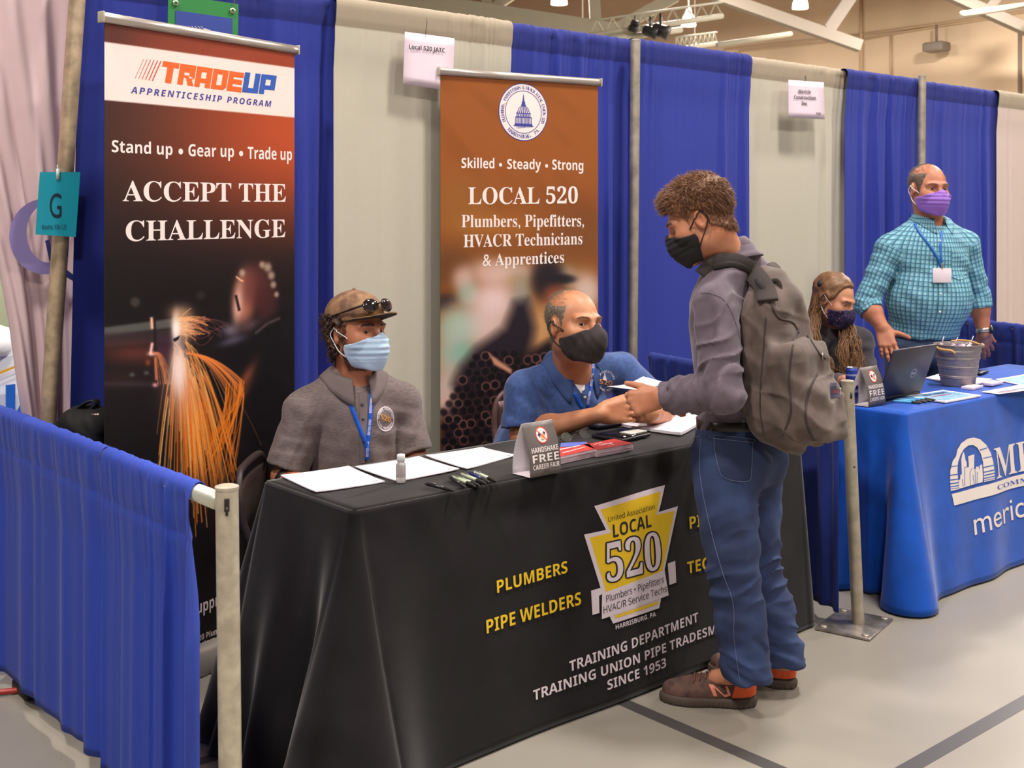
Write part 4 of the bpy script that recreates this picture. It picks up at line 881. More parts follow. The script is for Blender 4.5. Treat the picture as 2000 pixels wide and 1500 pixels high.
def rbox(c, half, A=None, r=.01):
    c = np.asarray(c, float); hf = np.asarray(half, float) - r; A = np.eye(3) if A is None else np.asarray(A, float)
    def fn(P):
        q = np.abs((P - c) @ A.T) - hf; return np.linalg.norm(np.maximum(q, 0), axis=1) + np.minimum(q.max(1), 0) - r
    return fn
def half(p, n):                                            # the side n points to is kept outside
    p = np.asarray(p, float); n = nrm(n)
    return lambda P: (P - p) @ n
def both(*f):
    def fn(P):
        d = f[0](P)
        for g in f[1:]: d = np.maximum(d, g(P))
        return d
    return fn
def pathcap(pts, rs, flat=None):
    f = [cap(pts[i], pts[i + 1], rs[i], rs[i + 1], flat) for i in range(len(pts) - 1)]
    def fn(P):
        d = f[0](P)
        for g in f[1:]: d = np.minimum(d, g(P))
        return d
    return fn
_E = [((0, 0, 0), (1, 0, 0)), ((0, 1, 0), (1, 1, 0)), ((0, 0, 1), (1, 0, 1)), ((0, 1, 1), (1, 1, 1)), ((0, 0, 0), (0, 1, 0)), ((1, 0, 0), (1, 1, 0)), ((0, 0, 1), (0, 1, 1)), ((1, 0, 1), (1, 1, 1)), ((0, 0, 0), (0, 0, 1)), ((1, 0, 0), (1, 0, 1)), ((0, 1, 0), (0, 1, 1)), ((1, 1, 0), (1, 1, 1))]
def skin_mesh(fn, lo, hi, h):
    """surface of fn<0 inside lo..hi on a grid of step h (coarse blocks first)"""
    lo = np.asarray(lo, float); hi = np.asarray(hi, float); B = 8
    nb = np.maximum(1, np.ceil((hi - lo) / (h * B)).astype(int)); n = nb * B
    cen = np.stack(np.meshgrid(*[np.arange(k) for k in nb], indexing='ij'), -1).reshape(-1, 3)
    pc_ = lo + (cen * B + B / 2) * h; dc = fn(pc_)
    D = np.repeat(np.repeat(np.repeat(np.where(dc < 0, -1., 1.).reshape(nb), B, 0), B, 1), B, 2)
    sel = np.nonzero(np.abs(dc) < 6.93 * h * 1.9 + .012)[0]
    off = np.stack(np.meshgrid(np.arange(B), np.arange(B), np.arange(B), indexing='ij'), -1).reshape(-1, 3)
    for s0 in range(0, len(sel), 400):
        sl = sel[s0:s0 + 400]; I = (cen[sl][:, None, :] * B + off[None]).reshape(-1, 3); D[I[:, 0], I[:, 1], I[:, 2]] = fn(lo + I * h)
    S = D < 0; c = np.zeros(np.array(D.shape) - 1, np.int8)
    for dx in (0, 1):
        for dy in (0, 1):
            for dz in (0, 1): c += S[dx:D.shape[0] - 1 + dx, dy:D.shape[1] - 1 + dy, dz:D.shape[2] - 1 + dz]
    mix = (c > 0) & (c < 8); ids = np.argwhere(mix); idx = -np.ones(c.shape, np.int64); idx[mix] = np.arange(len(ids))
    acc = np.zeros((len(ids), 3)); cnt = np.zeros(len(ids))
    for o1, o2 in _E:
        d1 = D[ids[:, 0] + o1[0], ids[:, 1] + o1[1], ids[:, 2] + o1[2]]; d2 = D[ids[:, 0] + o2[0], ids[:, 1] + o2[1], ids[:, 2] + o2[2]]
        m = (d1 < 0) != (d2 < 0); t = np.where(m, d1 / (d1 - d2 + 1e-12), 0); acc += np.where(m[:, None], np.array(o1) + t[:, None] * (np.array(o2) - np.array(o1)), 0); cnt += m
    V = lo + (ids + acc / np.maximum(cnt, 1)[:, None]) * h; F = []
    for ax in range(3):
        a1, a2 = [(1, 2), (2, 0), (0, 1)][ax]
        sl0 = [slice(None)] * 3; sl1 = [slice(None)] * 3; sl0[ax] = slice(0, D.shape[ax] - 1); sl1[ax] = slice(1, D.shape[ax])
        A, Bm = S[tuple(sl0)], S[tuple(sl1)]; q = np.argwhere(A != Bm)
        ok = (q[:, a1] >= 1) & (q[:, a2] >= 1) & (q[:, a1] < D.shape[a1] - 1) & (q[:, a2] < D.shape[a2] - 1); q = q[ok]
        e1 = np.zeros(3, int); e1[a1] = 1; e2 = np.zeros(3, int); e2[a2] = 1
        g = lambda w: idx[w[:, 0], w[:, 1], w[:, 2]]
        f = np.stack([g(q - e1 - e2), g(q - e2), g(q), g(q - e1)], 1); ins = A[q[:, 0], q[:, 1], q[:, 2]]
        f = np.where(ins[:, None], f, f[:, ::-1]); F.append(f)
    F = np.concatenate(F); F = F[(F >= 0).all(1)]
    return V, F
def bounds(fn_pts, pad):
    P = np.asarray(fn_pts, float); return P.min(0) - pad, P.max(0) + pad
def ray_hit(fn, px, py, t0=2.2, t1=8., lift=0.):
    """where the view line through a pixel first meets a surface (to sew marks onto clothing)"""
    px = np.atleast_1d(np.asarray(px, float)); py = np.atleast_1d(np.asarray(py, float))
    Dr = CF[None] + CR[None] * ((px - 1000) / F_PX)[:, None] - CU[None] * ((py - CY) / F_PX)[:, None]; Dr /= np.linalg.norm(Dr, axis=1)[:, None]
    t = np.full(len(px), t0)
    for _ in range(70):
        d = fn(CC + Dr * t[:, None]); t = np.minimum(t + np.clip(d * .75, -.01, .3), t1)
    return CC + Dr * (t - lift)[:, None]
def grad(fn, P, e=.002):
    P = np.atleast_2d(P); g = np.stack([fn(P + V3(e, 0, 0)) - fn(P - V3(e, 0, 0)), fn(P + V3(0, e, 0)) - fn(P - V3(0, e, 0)), fn(P + V3(0, 0, e)) - fn(P - V3(0, 0, e))], 1)
    return g / (np.linalg.norm(g, axis=1)[:, None] + 1e-9)
def folds(dirv, lam, amp, seed, where=None, rad=.1, warp=.5):
    """ridged cloth folds running across dirv, strongest near `where`"""
    dv = nrm(dirv)
    def fn(P):
        w = noise3(P, lam * 4.5, seed, 5) * warp * 2.2 ; x = (P @ dv) * 2 * PI / lam + w * 2; y = np.sin(x + .5 * np.sin(x)) * (.6 + .4 * noise3(P, lam * 3, seed + 1, 4)) * amp
        if where is not None:
            c = np.asarray(where, float).reshape(-1, 3); r = np.min(np.stack([np.linalg.norm(P - q, axis=1) for q in c]), 0); y = y * np.exp(-(r / rad) ** 2)
        return y
    return fn
def creases(dirv, lam, amp, seed, where=None, rad=.1, warp=.6):
    dv = nrm(dirv)
    def fn(P):
        x = (P @ dv) * PI / lam + noise3(P, lam * 4, seed, 5) * warp * 2.4; y = ((1 - np.abs(np.sin(x))) ** 2.5 - .28) * amp * (.45 + .55 * np.clip(noise3(P, lam * 3.5, seed + 1, 4), -.6, 1))
        if where is not None:
            c = np.asarray(where, float).reshape(-1, 3); r = np.min(np.stack([np.linalg.norm(P - q, axis=1) for q in c]), 0); y = y * np.exp(-(r / rad) ** 2)
        return -y
    return fn
def lumps(lam, amp, seed): return lambda P: noise3(P, lam, seed, 6) * amp
FH = nrm(CF * V3(1, 1, 0))
class Frame:
    """local axes: x = own right, y = forward, z = up; yaw a = turn to the picture's right from facing the camera"""
    def __init__(s, c, yaw, pitch=0., roll=0., sc=1., wide=(1, 1, 1)):
        a, p = math.radians(yaw), math.radians(pitch); f0 = math.sin(a) * CR - math.cos(a) * FH; left = math.cos(a) * CR + math.sin(a) * FH
        f = f0 * math.cos(p) - V3(0, 0, 1) * math.sin(p); x = -left; z = np.cross(x, f); r = math.radians(roll)
        s.A = np.array([x * math.cos(r) + z * math.sin(r), f, z * math.cos(r) - x * math.sin(r)]); s.c = np.asarray(c, float); s.sc = sc * np.asarray(wide, float)
    def w(s, q): return s.c + (np.asarray(q, float) * s.sc) @ s.A
    def l(s, P): return ((np.asarray(P, float) - s.c) @ s.A.T) / s.sc
    def v(s, q): return np.asarray(q, float) @ s.A
# ------------------------------------------------------------------ a head
def head_sdf(jaw=1., nose=1., cheek=1., neck=(0, -.050, -.21), neck_r=.058):
    S = Sdf()
    S.u(ell((0, -.018, .034), (.0755, .098, .084))); S.u(ell((0, .012, -.02), (.068, .078, .085)), .03)
    S.u(cap((-.038 * jaw, .012, -.068), (-.012, .066, -.099), .026 * jaw, .021), .03); S.u(cap((.038 * jaw, .012, -.068), (.012, .066, -.099), .026 * jaw, .021), .03)
    S.u(ell((0, .048, -.062), (.046 * jaw, .042, .050)), .03); S.u(cap((-.010, .070, -.100), (.010, .070, -.100), .017), .02)
    for sx in (-1, 1):
        S.u(ell((sx * .043 * cheek, .052, -.030), (.026, .026, .026)), .025); S.u(cap((sx * .014, .086, .019), (sx * .046, .070, .018), .0095, .009), .016)
        S.s(ell((sx * .0325, .094, -.001), (.0185, .017, .0125)), .012)
        S.u(ell((sx * .0325, .0665, -.001), (.0160, .0160, .0150)), .004)
        S.s(both(ell((sx * .0325, .088, -.0005), (.0148, .022, .0054))), .001)
    S.u(cap((0, .084, .012), (0, .106 * nose, -.030), .0085, .0125), .012); S.u(ell((-.012, .096, -.035), (.009, .011, .0085)), .008); S.u(ell((.012, .096, -.035), (.009, .011, .0085)), .008)
    S.u(cap((-.018, .084, -.066), (.018, .084, -.066), .0065), .008); S.u(cap((-.014, .083, -.076), (.014, .083, -.076), .007), .008)
    for sx in (-1, 1):
        A = np.array([[.93, sx * -.36, 0], [sx * .36, .93, 0], [0, 0, 1]])
        S.u(ell((sx * .0785, -.012, -.008), (.0085, .019, .032), A), .006); S.s(ell((sx * .0855, -.008, -.006), (.006, .0105, .019), A), .004); S.u(ell((sx * .0775, .004, -.014), (.006, .006, .009)), .005)
    S.u(cap((0, -.022, -.06), neck, neck_r * .95, neck_r * 1.05), .035)
    return S
EYE = [(sx * .0325, .0665, -.001) for sx in (-1, 1)]
def eyes(fr, parent, look=(0, 1, 0), iris=(70, 48, 34)):
    lk = nrm(look)
    for e in EYE:
        m = MB(); m.lathe(V3(0, 0, 0), [(.0138 * math.sin(t), -.0138 * math.cos(t)) for t in np.linspace(.02, PI - .62, 12)], 18, axis=lk, mi=0)
        m.lathe(V3(0, 0, 0), [(.0080, .01125), (.0040, .0131)], 18, axis=lk, mi=1, capb=False, capt=False); m.lathe(V3(0, 0, 0), [(.0042, .0130), (.001, .0138)], 18, axis=lk, mi=2, capb=False)
        V = np.concatenate(m.v) + np.array(e); obj('eye', fr.w(V), m.f, [M('eye_white', (222, 210, 202), rough=.25), M('iris_%d' % iris[0], iris, rough=.2), M('pupil', (12, 10, 10), rough=.15)], parent, mi=m.m)
def local_mesh(name, fr, S, lo, hi, h, mat, parent, extra=None, **kw):
    V, F = skin_mesh(S, lo, hi, h); return obj(name, fr.w(V), F, mat, parent, **kw)
def brows(fr, parent, mat, S, dens=46, th=.0009, y0=.024):
    g = np.random.default_rng(4)
    for sx in (-1, 1):
        m = MB()
        for i in range(dens):
            t = i / dens; x = sx * (.014 + .036 * t); z = y0 - .001 + .006 * math.sin(t * 2.2) - .004 * t + g.normal(0, .0014); p = V3(x, .115, z); 
            for _ in range(14): p = p - V3(0, 1, 0) * float(S(p[None])[0]) * .7
            d = nrm(V3(sx * 1., -.35 * t, .35 - .6 * t)) * g.uniform(.006, .010); m.tube([p - V3(0, .001, 0), p + d * .5 + V3(0, .0016, 0), p + d], [th, th, th * .3], 4)
        obj('eyebrow_hair', fr.w(np.concatenate(m.v)), m.f, mat, parent)
def mask_mesh(name, fr, parent, S, mat, top=-.012, low=-.122, side=.058, pleat=.0, puff=.010, point=0., strap=None, strap_mat=None, thick=.0022, nose_up=.012, h=.0024, ear=.0):
    """face covering fitted over nose and chin"""
    K = Sdf(); K.u(ell((0, .046, -.058), (.064, .058, .066))); K.u(cap((0, .088, -.012), (0, .098 + point, -.045), .018, .022), .045); K.u(cap((0, .066, -.10), (0, .08 + point * .6, -.07), .03, .03), .03)
    body = lambda P: np.minimum(K(P), S(P) - .004) - puff * .25
    topf = lambda P: P[:, 2] - (top + nose_up * np.exp(-(P[:, 0] / .016) ** 2) - 3.4 * P[:, 0] ** 2 - .10 * np.clip(.08 - P[:, 1], 0, 1))
    lowf = lambda P: (low + 5.5 * P[:, 0] ** 2) - P[:, 2]
    backf = lambda P: (.020 + ear + .25 * np.abs(P[:, 2] + .055) - .0) - P[:, 1]
    sidef = lambda P: np.abs(P[:, 0]) - .085
    dsp = (lambda P: pleat * np.abs(((P[:, 2] + .02) / .019) % 1 - .5) * 2 * np.clip((P[:, 1] - .03) / .04, 0, 1) * (np.abs(P[:, 2] + .055) < .035)) if pleat > 0 else (lambda P: noise3(P, .03, 3, 5) * .0012)
    outer = lambda P: body(P) - .003 + dsp(P)
    fn = lambda P: np.maximum.reduce([outer(P), topf(P), lowf(P), backf(P), sidef(P), -(outer(P) + .0062)])
    V, F = skin_mesh(fn, (-.095, -.0, -.15), (.095, .15, .06), h); o = obj(name, fr.w(V), F, mat, parent)
    sm = o.modifiers.new('soften', 'SMOOTH'); sm.factor = .5; sm.iterations = 2
    for sx in (-1, 1):
        m = MB()
        for zz, ez in ((-.022, .016), (-.088, -.036)):
            a = V3(sx * .064, .034 + ear, zz)
            b = V3(sx * .083, -.018, ez); pts = spline([a, (a + b) / 2 + V3(sx * .012, 0, 0), b], 12)
            out = []
            for p in pts:
                q = p.copy()
                for _ in range(8):
                    dd = float(S(q[None])[0])
                    if dd < .0026: q = q + grad(S, q)[0] * (.0026 - dd)
                out.append(q)
            m.tube(out, .0017 if strap is None else strap, 6)
        m.tube(spline([V3(sx * .083, -.018, .016), V3(sx * .086, -.034, -.008), V3(sx * .083, -.018, -.036)], 10), .0017 if strap is None else strap, 6)
        obj('ear_loop', fr.w(np.concatenate(m.v)), m.f, strap_mat or mat, o)
    return o
# ------------------------------------------------------------------ a hand
def hand(wr, dirv, palm, side, sc=1., curl=(.3, .4, .3), fingers=None, thumb=(.5, .25), spread=.06, thumb_dir=None):
    """dirv wrist->knuckles, palm = way the palm faces, side = way the thumb points"""
    d = nrm(dirv); pn_ = nrm(np.asarray(palm) - d * (np.asarray(palm) @ d)); sd = nrm(np.cross(d, pn_)); sd = sd if sd @ np.asarray(side) > 0 else -sd
    wr = np.asarray(wr, float); H = Sdf(); offs = [.030, .0105, -.0095, -.028]; kl = [.088, .091, .086, .078]; ln = [.070, .079, .073, .057]; rd = [.0098, .0100, .0095, .0085]
    kn = []
    for i in range(4):
        k = wr + (d * kl[i] + sd * offs[i] - pn_ * .002) * sc; H.u(cap(wr + (sd * offs[i] * .62 + d * .008) * sc, k, .0165 * sc, .0125 * sc), .014 * sc); kn.append(k)
    H.u(ell(wr + (d * .035 + sd * .024 + pn_ * .010) * sc, np.array([.030, .018, .017]) * sc, np.array([d, sd, pn_])), .014 * sc); H.u(ell(wr + (d * .04 - sd * .022 + pn_ * .008) * sc, np.array([.034, .013, .014]) * sc, np.array([d, sd, pn_])), .014 * sc)
    for i in range(4):
        c = curl if fingers is None else fingers[i]; p = kn[i]; ang = 0.; dd = nrm(d + sd * spread * (1.5 - i)); r = rd[i] * sc; fg = Sdf()
        for j, fr_ in enumerate((.46, .30, .24)):
            ang += c[j]; v = dd * math.cos(ang) + pn_ * math.sin(ang); q = p + v * ln[i] * fr_ * sc; r2 = r * (.93 if j < 2 else .82); fg.u(cap(p, q, r, r2), .003 * sc)
            fg.u(ell(p - pn_ * .001 * sc, np.array([1, 1, 1]) * r * 1.05), .003 * sc); p, r = q, r2
        H.u(fg, .006 * sc)
    tb = wr + (d * .028 + sd * .030 + pn_ * .008) * sc; td = nrm(sd * math.cos(thumb[0]) + d * math.sin(thumb[0]) + pn_ * .35) if thumb_dir is None else nrm(thumb_dir); t1 = tb + td * .034 * sc; td2 = nrm(td + d * thumb[1] + pn_ * .15); t2 = t1 + td2 * .030 * sc; t3 = t2 + nrm(td2 + pn_ * .1 + d * .1) * .022 * sc
    H.u(pathcap([wr + (d * .012 + sd * .014) * sc, tb, t1, t2, t3], [.014 * sc, .0135 * sc, .0112 * sc, .0103 * sc, .0085 * sc]), .010 * sc)
    return H
def joined(name, parts, mats, parent, **kw):
    m = MB()
    V = []; F = []; n = 0; mi = []
    for (v, f), k in parts: V.append(v); F.append(np.asarray(f) + n); n += len(v); mi += [k] * len(f)
    return obj(name, np.concatenate(V), np.concatenate(F), mats, parent, mi=mi, **kw)
def skinm(name, c, c2): return M(name, c, rough=.5, sss=.06, var=(16, .1, c2), bump=(260, .10), spec=.4)
def ribbon(mb, path, wdir, w, th=.0016, mi=0):
    path = np.asarray(path, float); wd = np.asarray(wdir, float); wd = np.broadcast_to(wd, path.shape) if wd.ndim == 1 else wd
    P = np.stack([path - wd * w / 2, path + wd * w / 2], 1); T = np.gradient(path, axis=0); N = np.cross(T, wd); N /= np.linalg.norm(N, axis=1)[:, None] + 1e-9
    mb.slab(P, np.repeat(N[:, None], 2, 1), th, mi)
def strands(mb, roots, normals, flow, L, r, g, curl=.0, n=5, droop=0., sides=3, lift=.5):
    """thin tapering locks"""
    for p, nn, fl in zip(roots, normals, flow):
        l = L * g.uniform(.6, 1.2); d = nrm(nn * lift + fl + g.normal(0, .22, 3)); pts = [p - nn * .004]; q = p
        for i in range(1, n): q = q + d * l / (n - 1); pts.append(q); d = nrm(d + fl * .25 + V3(0, 0, -droop) + g.normal(0, curl, 3))
        mb.tube(pts, np.linspace(r, r * .15, n), sides, cap=False)
# ------------------------------------------------------------------ clothed bodies
def torso(pel, nk, shL, shR, fwd, wc, dc, ww, dw, wh, dh, belly=(0, 0), k=.06, sh_r=.066):
    S = Sdf(); pel = np.asarray(pel, float); nk = np.asarray(nk, float); up = nrm(nk - pel); lat = np.asarray(shL, float) - shR; lat = nrm(lat - up * (lat @ up)); f = np.asarray(fwd, float); f = nrm(np.cross(lat, up)); f = f if f @ np.asarray(fwd) > 0 else -f
    A = np.array([lat, f, up]); L = np.linalg.norm(nk - pel)
    S.u(ell(nk - up * .19 + f * .012, (wc, dc, .21), A)); S.u(ell(pel + up * L * .36 + f * belly[0] * .5, (ww, dw, .19), A), k); S.u(ell(pel + up * .03, (wh, dh, .15), A), k)
    if belly[0] > 0: S.u(ell(pel + up * belly[1] + f * belly[0], (ww * .86, dw * .8, .15), A), .08)
    S.u(cap(shR, shL, sh_r, flat=(f, .85)), .05)
    for s in (shL, shR): S.u(cap(nk + up * .035 - f * .02, np.asarray(s) + up * .012, .045, .052), .05); S.u(ell(np.asarray(s) - up * .006, (.064, .064, .066), A), .03)
    S.A = A
    return S
def short_sleeve(S, sh, el, frac, r0, r1, k=.010):
    sh = np.asarray(sh, float); el = np.asarray(el, float); hem = sh + (el - sh) * frac; d = nrm(el - sh)
    S.u(both(cap(sh, hem + d * .08, r0, r1), half(hem, d)), k); S.s(both(cap(hem - d * .1, hem + d * .1, r1 - .020), half(hem - d * .022, -d)), .002); return hem, d
def arm_skin(sh, el, wr, r=(.05, .043, .046, .029), flat=None):
    S = Sdf(); sh, el, wr = map(lambda q: np.asarray(q, float), (sh, el, wr)); S.u(cap(sh, el, r[0], r[1])); S.u(cap(el, el + (wr - el) * .35, r[1], r[2]), .02); S.u(cap(el + (wr - el) * .3, wr, r[2], r[3], flat), .02)
    return S
def push_out(fn, P, gap=.003, it=6):
    P = np.array(P, float); sh = P.shape; Q = P.reshape(-1, 3)
    for _ in range(it):
        d = fn(Q); m = d < gap
        if not m.any(): break
        Q[m] += grad(fn, Q[m]) * (gap - d[m])[:, None]
    return Q.reshape(sh)
def collar(name, N, A, fn, mat, parent, rx=.066, ry=.070, zt=(.045, .018), fall=.034, drop=.052, tips=.03, gap=28, tilt=.0, th=.0022, z0=-.012):
    """turned-down collar; A rows = left, forward, up of the torso"""
    th_ = np.radians(np.linspace(-180 + gap, 180 - gap, 56)); rows = []
    left, f, up = A
    for r in range(7):
        R = []
        for t in th_:
            ff = (1 - math.cos(t)) / 2; zt_ = zt[0] * (1 - ff) + zt[1] * ff; base = V3(math.sin(t) * rx, -math.cos(t) * ry, 0)
            tip = max(0, (abs(t) - 1.7) / 1.0) ** 1.5
            if r <= 2: q = r / 2; x = base * (1 + .02 * q); z = z0 + (zt_ - z0) * q
            else:
                q = (r - 2) / 4; x = base * (1 + .05 + q * fall / rx * (1 - .15 * ff)) ; z = zt_ + .002 * math.sin(q * PI) - q * (drop + tips * tip) * (.8 + .2 * ff); x = x + V3(-np.sign(t) * .006 * tip * q, tip * q * .012, 0)
            R.append(N + left * x[0] + f * (x[1] + tilt * z) + up * z)
        rows.append(R)
    P = np.array(rows); P[3:] = push_out(fn, P[3:], .004)
    m = MB(); m.grid(P); o = m.build(name, mat, parent); so = o.modifiers.new('cloth_thickness', 'SOLIDIFY'); so.thickness = th; so.offset = 1
    return o
def on_cloth(fn, lift=.0015, t0=2.2):
    return lambda x, y, l: ray_hit(fn, x, -np.asarray(y), t0, 8., lift + float(np.mean(l)))
def lanyard(parent, fn, strands_px, mat, w=.015, words=None, badge=None, t0=2.2, clip=True, lift=.003, badge_lift=.006):
    lm = MB(); lp = MB(); lo = None
    for k, pts in enumerate(strands_px):
        px = spline(np.array(pts, float), 26); P = ray_hit(fn, px[:, 0], px[:, 1], t0, 8., lift); 
        for _ in range(2): P[1:-1] = (P[:-2] + P[1:-1] * 2 + P[2:]) / 4
        T = np.gradient(P, axis=0); vw = nrm(CC - P.mean(0)); W = np.cross(T, vw); W /= np.linalg.norm(W, axis=1)[:, None]; ribbon(lm, P, W, w, .0012)
        if words and k in words:
            s = np.concatenate([[0], np.cumsum(np.linalg.norm(np.diff(P, axis=0), axis=1))]); L = s[-1]; rep = words[k][1]
            for j in range(rep):
                V, F = text_box(words[k][0], 'bold', L * (j + .12) / rep, L * (j + .82) / rep, -w * .28, w * .56); V, F = subdiv2(V, F, .02)
                C3 = np.stack([np.interp(V[:, 0], s, P[:, a]) for a in range(3)], 1); W3 = np.stack([np.interp(V[:, 0], s, W[:, a]) for a in range(3)], 1)
                lp.add(C3 - W3 * V[:, 1:2] + vw * .0022, F)
    o = lm.build('lanyard', mat, parent)
    if lp.n: lp.build('lanyard_lettering', M('lanyard_white', (226, 224, 236), rough=.6), o, smooth=False)
    if badge:
        (bx, by, bw, bh) = badge; c = ray_hit(fn, bx, by, t0, 8., badge_lift)[0]; ax = nrm(CR + .0 * FH); up = V3(0, 0, 1); n = nrm(np.cross(ax, up)); dd = (c - CC) @ CF
        kx = dd / F_PX; m = MB(); m.box(c, (bw * kx, .0016, bh * kx), axes=(ax, n, up), bev=.0006); m.build('name_badge', M('badge_white', (228, 214, 222), rough=.35, coat=.4), o)
        m = MB(); m.box(c + up * (bh * kx / 2 + .012) + n * .002, (.010, .004, .024), axes=(ax, n, up), bev=.0015); m.build('badge_clip', M('clip_metal', (170, 160, 140), rough=.3, metal=.8), o)
    return o
def shoe(pos, heading, parent, mats, sc=1., side=1, logo=None):
    """pos: heel point on the floor, heading: toe direction"""
    f = nrm(V3(heading[0], heading[1], 0)); l = V3(-f[1], f[0], 0); A = np.array([l, f, V3(0, 0, 1)]); o = np.asarray(pos, float)
    W = lambda x, y, z: o + (l * x + f * y + V3(0, 0, z)) * sc
    foot = lambda P: None
    S = Sdf(); S.u(ell(W(0, .045, .052), np.array([.037, .052, .048]) * sc, A)); S.u(ell(W(.002, .14, .045), np.array([.043, .085, .045]) * sc, A), .03 * sc); S.u(ell(W(.0, .215, .036), np.array([.045, .068, .034]) * sc, A), .03 * sc); S.u(cap(W(0, .055, .07), W(0, .07, .115), .036 * sc, .040 * sc), .03 * sc); S.i(half(W(0, 0, .024), -V3(0, 0, 1)), .004)
    S.i(half(W(0, .05, .112), nrm(f * -.35 + V3(0, 0, 1))), .004); S.d(lumps(.02, .0006, 3))
    V, F = skin_mesh(S, o - .16 * sc - V3(0, 0, -.15 * sc) + np.minimum(f, 0) * .3 * sc, o + .16 * sc + np.maximum(f, 0) * .3 * sc, .004)
    up_ = obj('shoe_upper', V, F, mats[0], parent)
    K = Sdf(); K.u(ell(W(0, .055, .016), np.array([.043, .068, .05]) * sc, A)); K.u(ell(W(.003, .20, .016), np.array([.051, .092, .05]) * sc, A), .05 * sc); K.u(cap(W(0, .06, .016), W(0, .2, .016), .036 * sc), .03); K.i(half(W(0, 0, .030), V3(0, 0, 1)), .008); K.i(half(W(0, 0, .0015), -V3(0, 0, 1)), .002); K.d(lambda P: .0012 * np.sin(((P - o) @ f) * 420) * ((P - o)[:, 2] < .014))
    V, F = skin_mesh(K, o - .17 * sc + V3(0, 0, .12 * sc) + np.minimum(f, 0) * .32 * sc, o + .17 * sc + np.maximum(f, 0) * .32 * sc, .004); obj('shoe_sole', V, F, mats[1], parent)
    # heel patch
    Hh = lambda P: np.maximum.reduce([S(P) - .0022, (P - W(0, .062, 0)) @ f + .25 * ((P - o)[:, 2] - .06), W(0, 0, .034)[2] - P[:, 2], P[:, 2] - W(0, 0, .105)[2]])
    V, F = skin_mesh(Hh, o - .1 * sc, o + .1 * sc + V3(0, 0, .06), .003); obj('shoe_heel_patch', V, F, mats[2], parent)
    m = MB()
    for i in range(6):
        y = .095 + i * .016; z = .112 - i * .0085; a, b = W(-.022, y, z - .01), W(.022, y + .006, z - .01); mid = W(0, y + .003, z + .004); pts = push_out(S, spline([a, mid, b], 8), .003); m.tube(pts, .0024, 5)
    obj('shoe_laces', np.concatenate(m.v), m.f, mats[3], parent)
    return S, W
# ================================================================== seated man in the brown cap (grey polo)
D = atd
P1p = thing('person', 'seated person in grey polo shirt, brown cap and pale blue mask behind the table', 'person', D(690, 1000, 4.08) * V3(1, 1, 0) + V3(0, 0, .46))
nk, pel = D(692, 742, 4.02), D(688, 1010, 4.10); shR, shL = D(594, 806, 3.96), D(783, 790, 4.10); fw = math.sin(.44) * CR - math.cos(.44) * FH
elR, elL = D(556, 930, 3.93), D(812, 905, 4.08); wrR, wrL = D(620, 1000, 3.75), D(770, 985, 3.85)
T1 = torso(pel, nk, shL, shR, fw, .150, .120, .142, .120, .17, .14, (.03, .12))
hR, dR = short_sleeve(T1, shR, elR, .86, .066, .078); hL, dL = short_sleeve(T1, shL, elL, .80, .064, .072)
lat, ff, up = T1.A
T1.s(cap(nk + up * .01, nk + up * .2 + ff * .02, .060, .066), .012)
T1.d(folds(lat * .3 + up, .075, .0042, 21, [D(612, 830, 3.9), D(790, 830, 4.0)], .12)); T1.d(folds(lat + up * .5, .10, .0035, 22, [D(640, 880, 3.9), D(760, 860, 3.95)], .16)); T1.d(folds(lat * .9 - up * .35, .06, .003, 24, [D(575, 850, 3.88), D(810, 830, 4.0)], .09)); T1.d(lumps(.09, .0016, 5))
m_polo = M('grey_heather', (124, 110, 108), rough=.85, sheen=.2, bump=(420, .3), var=(60, .16, (98, 86, 86), (1, 1, 9)))
V, F = skin_mesh(T1, D(688, 860, 4.0) - V3(.42, .42, .42), D(688, 860, 4.0) + V3(.42, .42, .42), .0055); obj('polo_shirt', V, F, m_polo, P1p)
collar('shirt_collar', nk + up * .008, T1.A, T1, M('grey_collar', (112, 99, 98), rough=.85, bump=(420, .3)), P1p, rx=.070, ry=.074, zt=(.048, .020), gap=22, fall=.036)
fr1 = Frame(D(698, 647, 4.0), 50, -3, 2, 1.045)
nl_ = fr1.l(nk + up * .01 - ff * .0)
S1 = head_sdf(neck=nl_ - V3(0, 0, .02), neck_r=.058, jaw=1.0)
parts = [(lambda v, f: (fr1.w(v), f))(*skin_mesh(S1, (-.11, -.16, -.26), (.11, .13, .135), .0026))]
B1 = Sdf(); B1.u(cap(pel, nk - up * .1, .10, .09)); B1.u(cap(shR, shL, .04), .03); B1.u(arm_skin(shR, elR, wrR), .02); B1.u(arm_skin(shL, elL, wrL), .02); B1.u(hand(wrR, ff * .3 + lat * .8, -up, ff), .01); B1.u(hand(wrL, -lat * .8 + ff * .4, -up, ff), .01)
for kx in (-1, 1): B1.u(cap(pel + lat * .1 * kx, pel + lat * .13 * kx + ff * .42, .08, .06), .03); B1.u(cap(pel + lat * .13 * kx + ff * .42, pel + lat * .13 * kx + ff * .40 - V3(0, 0, .42), .05, .035), .02)
lo, hi = bounds([pel, nk, elR, elL, wrR, wrL, pel + ff * .5 - V3(0, 0, .46)], .16); parts.append(skin_mesh(B1, lo, hi, .010))
sk1 = skinm('skin_cap_man', (188, 128, 96), (168, 104, 76)); joined('body', [(parts[0], 0), (parts[1], 0)], sk1, P1p)
TR = Sdf(); TR.u(ell(pel - up * .02, (.19, .15, .13), T1.A))
for kx in (-1, 1): TR.u(cap(pel + lat * .1 * kx, pel + lat * .13 * kx + ff * .44, .098, .078), .05); TR.u(cap(pel + lat * .13 * kx + ff * .44, pel + lat * .13 * kx + ff * .42 - V3(0, 0, .42), .075, .06), .03)
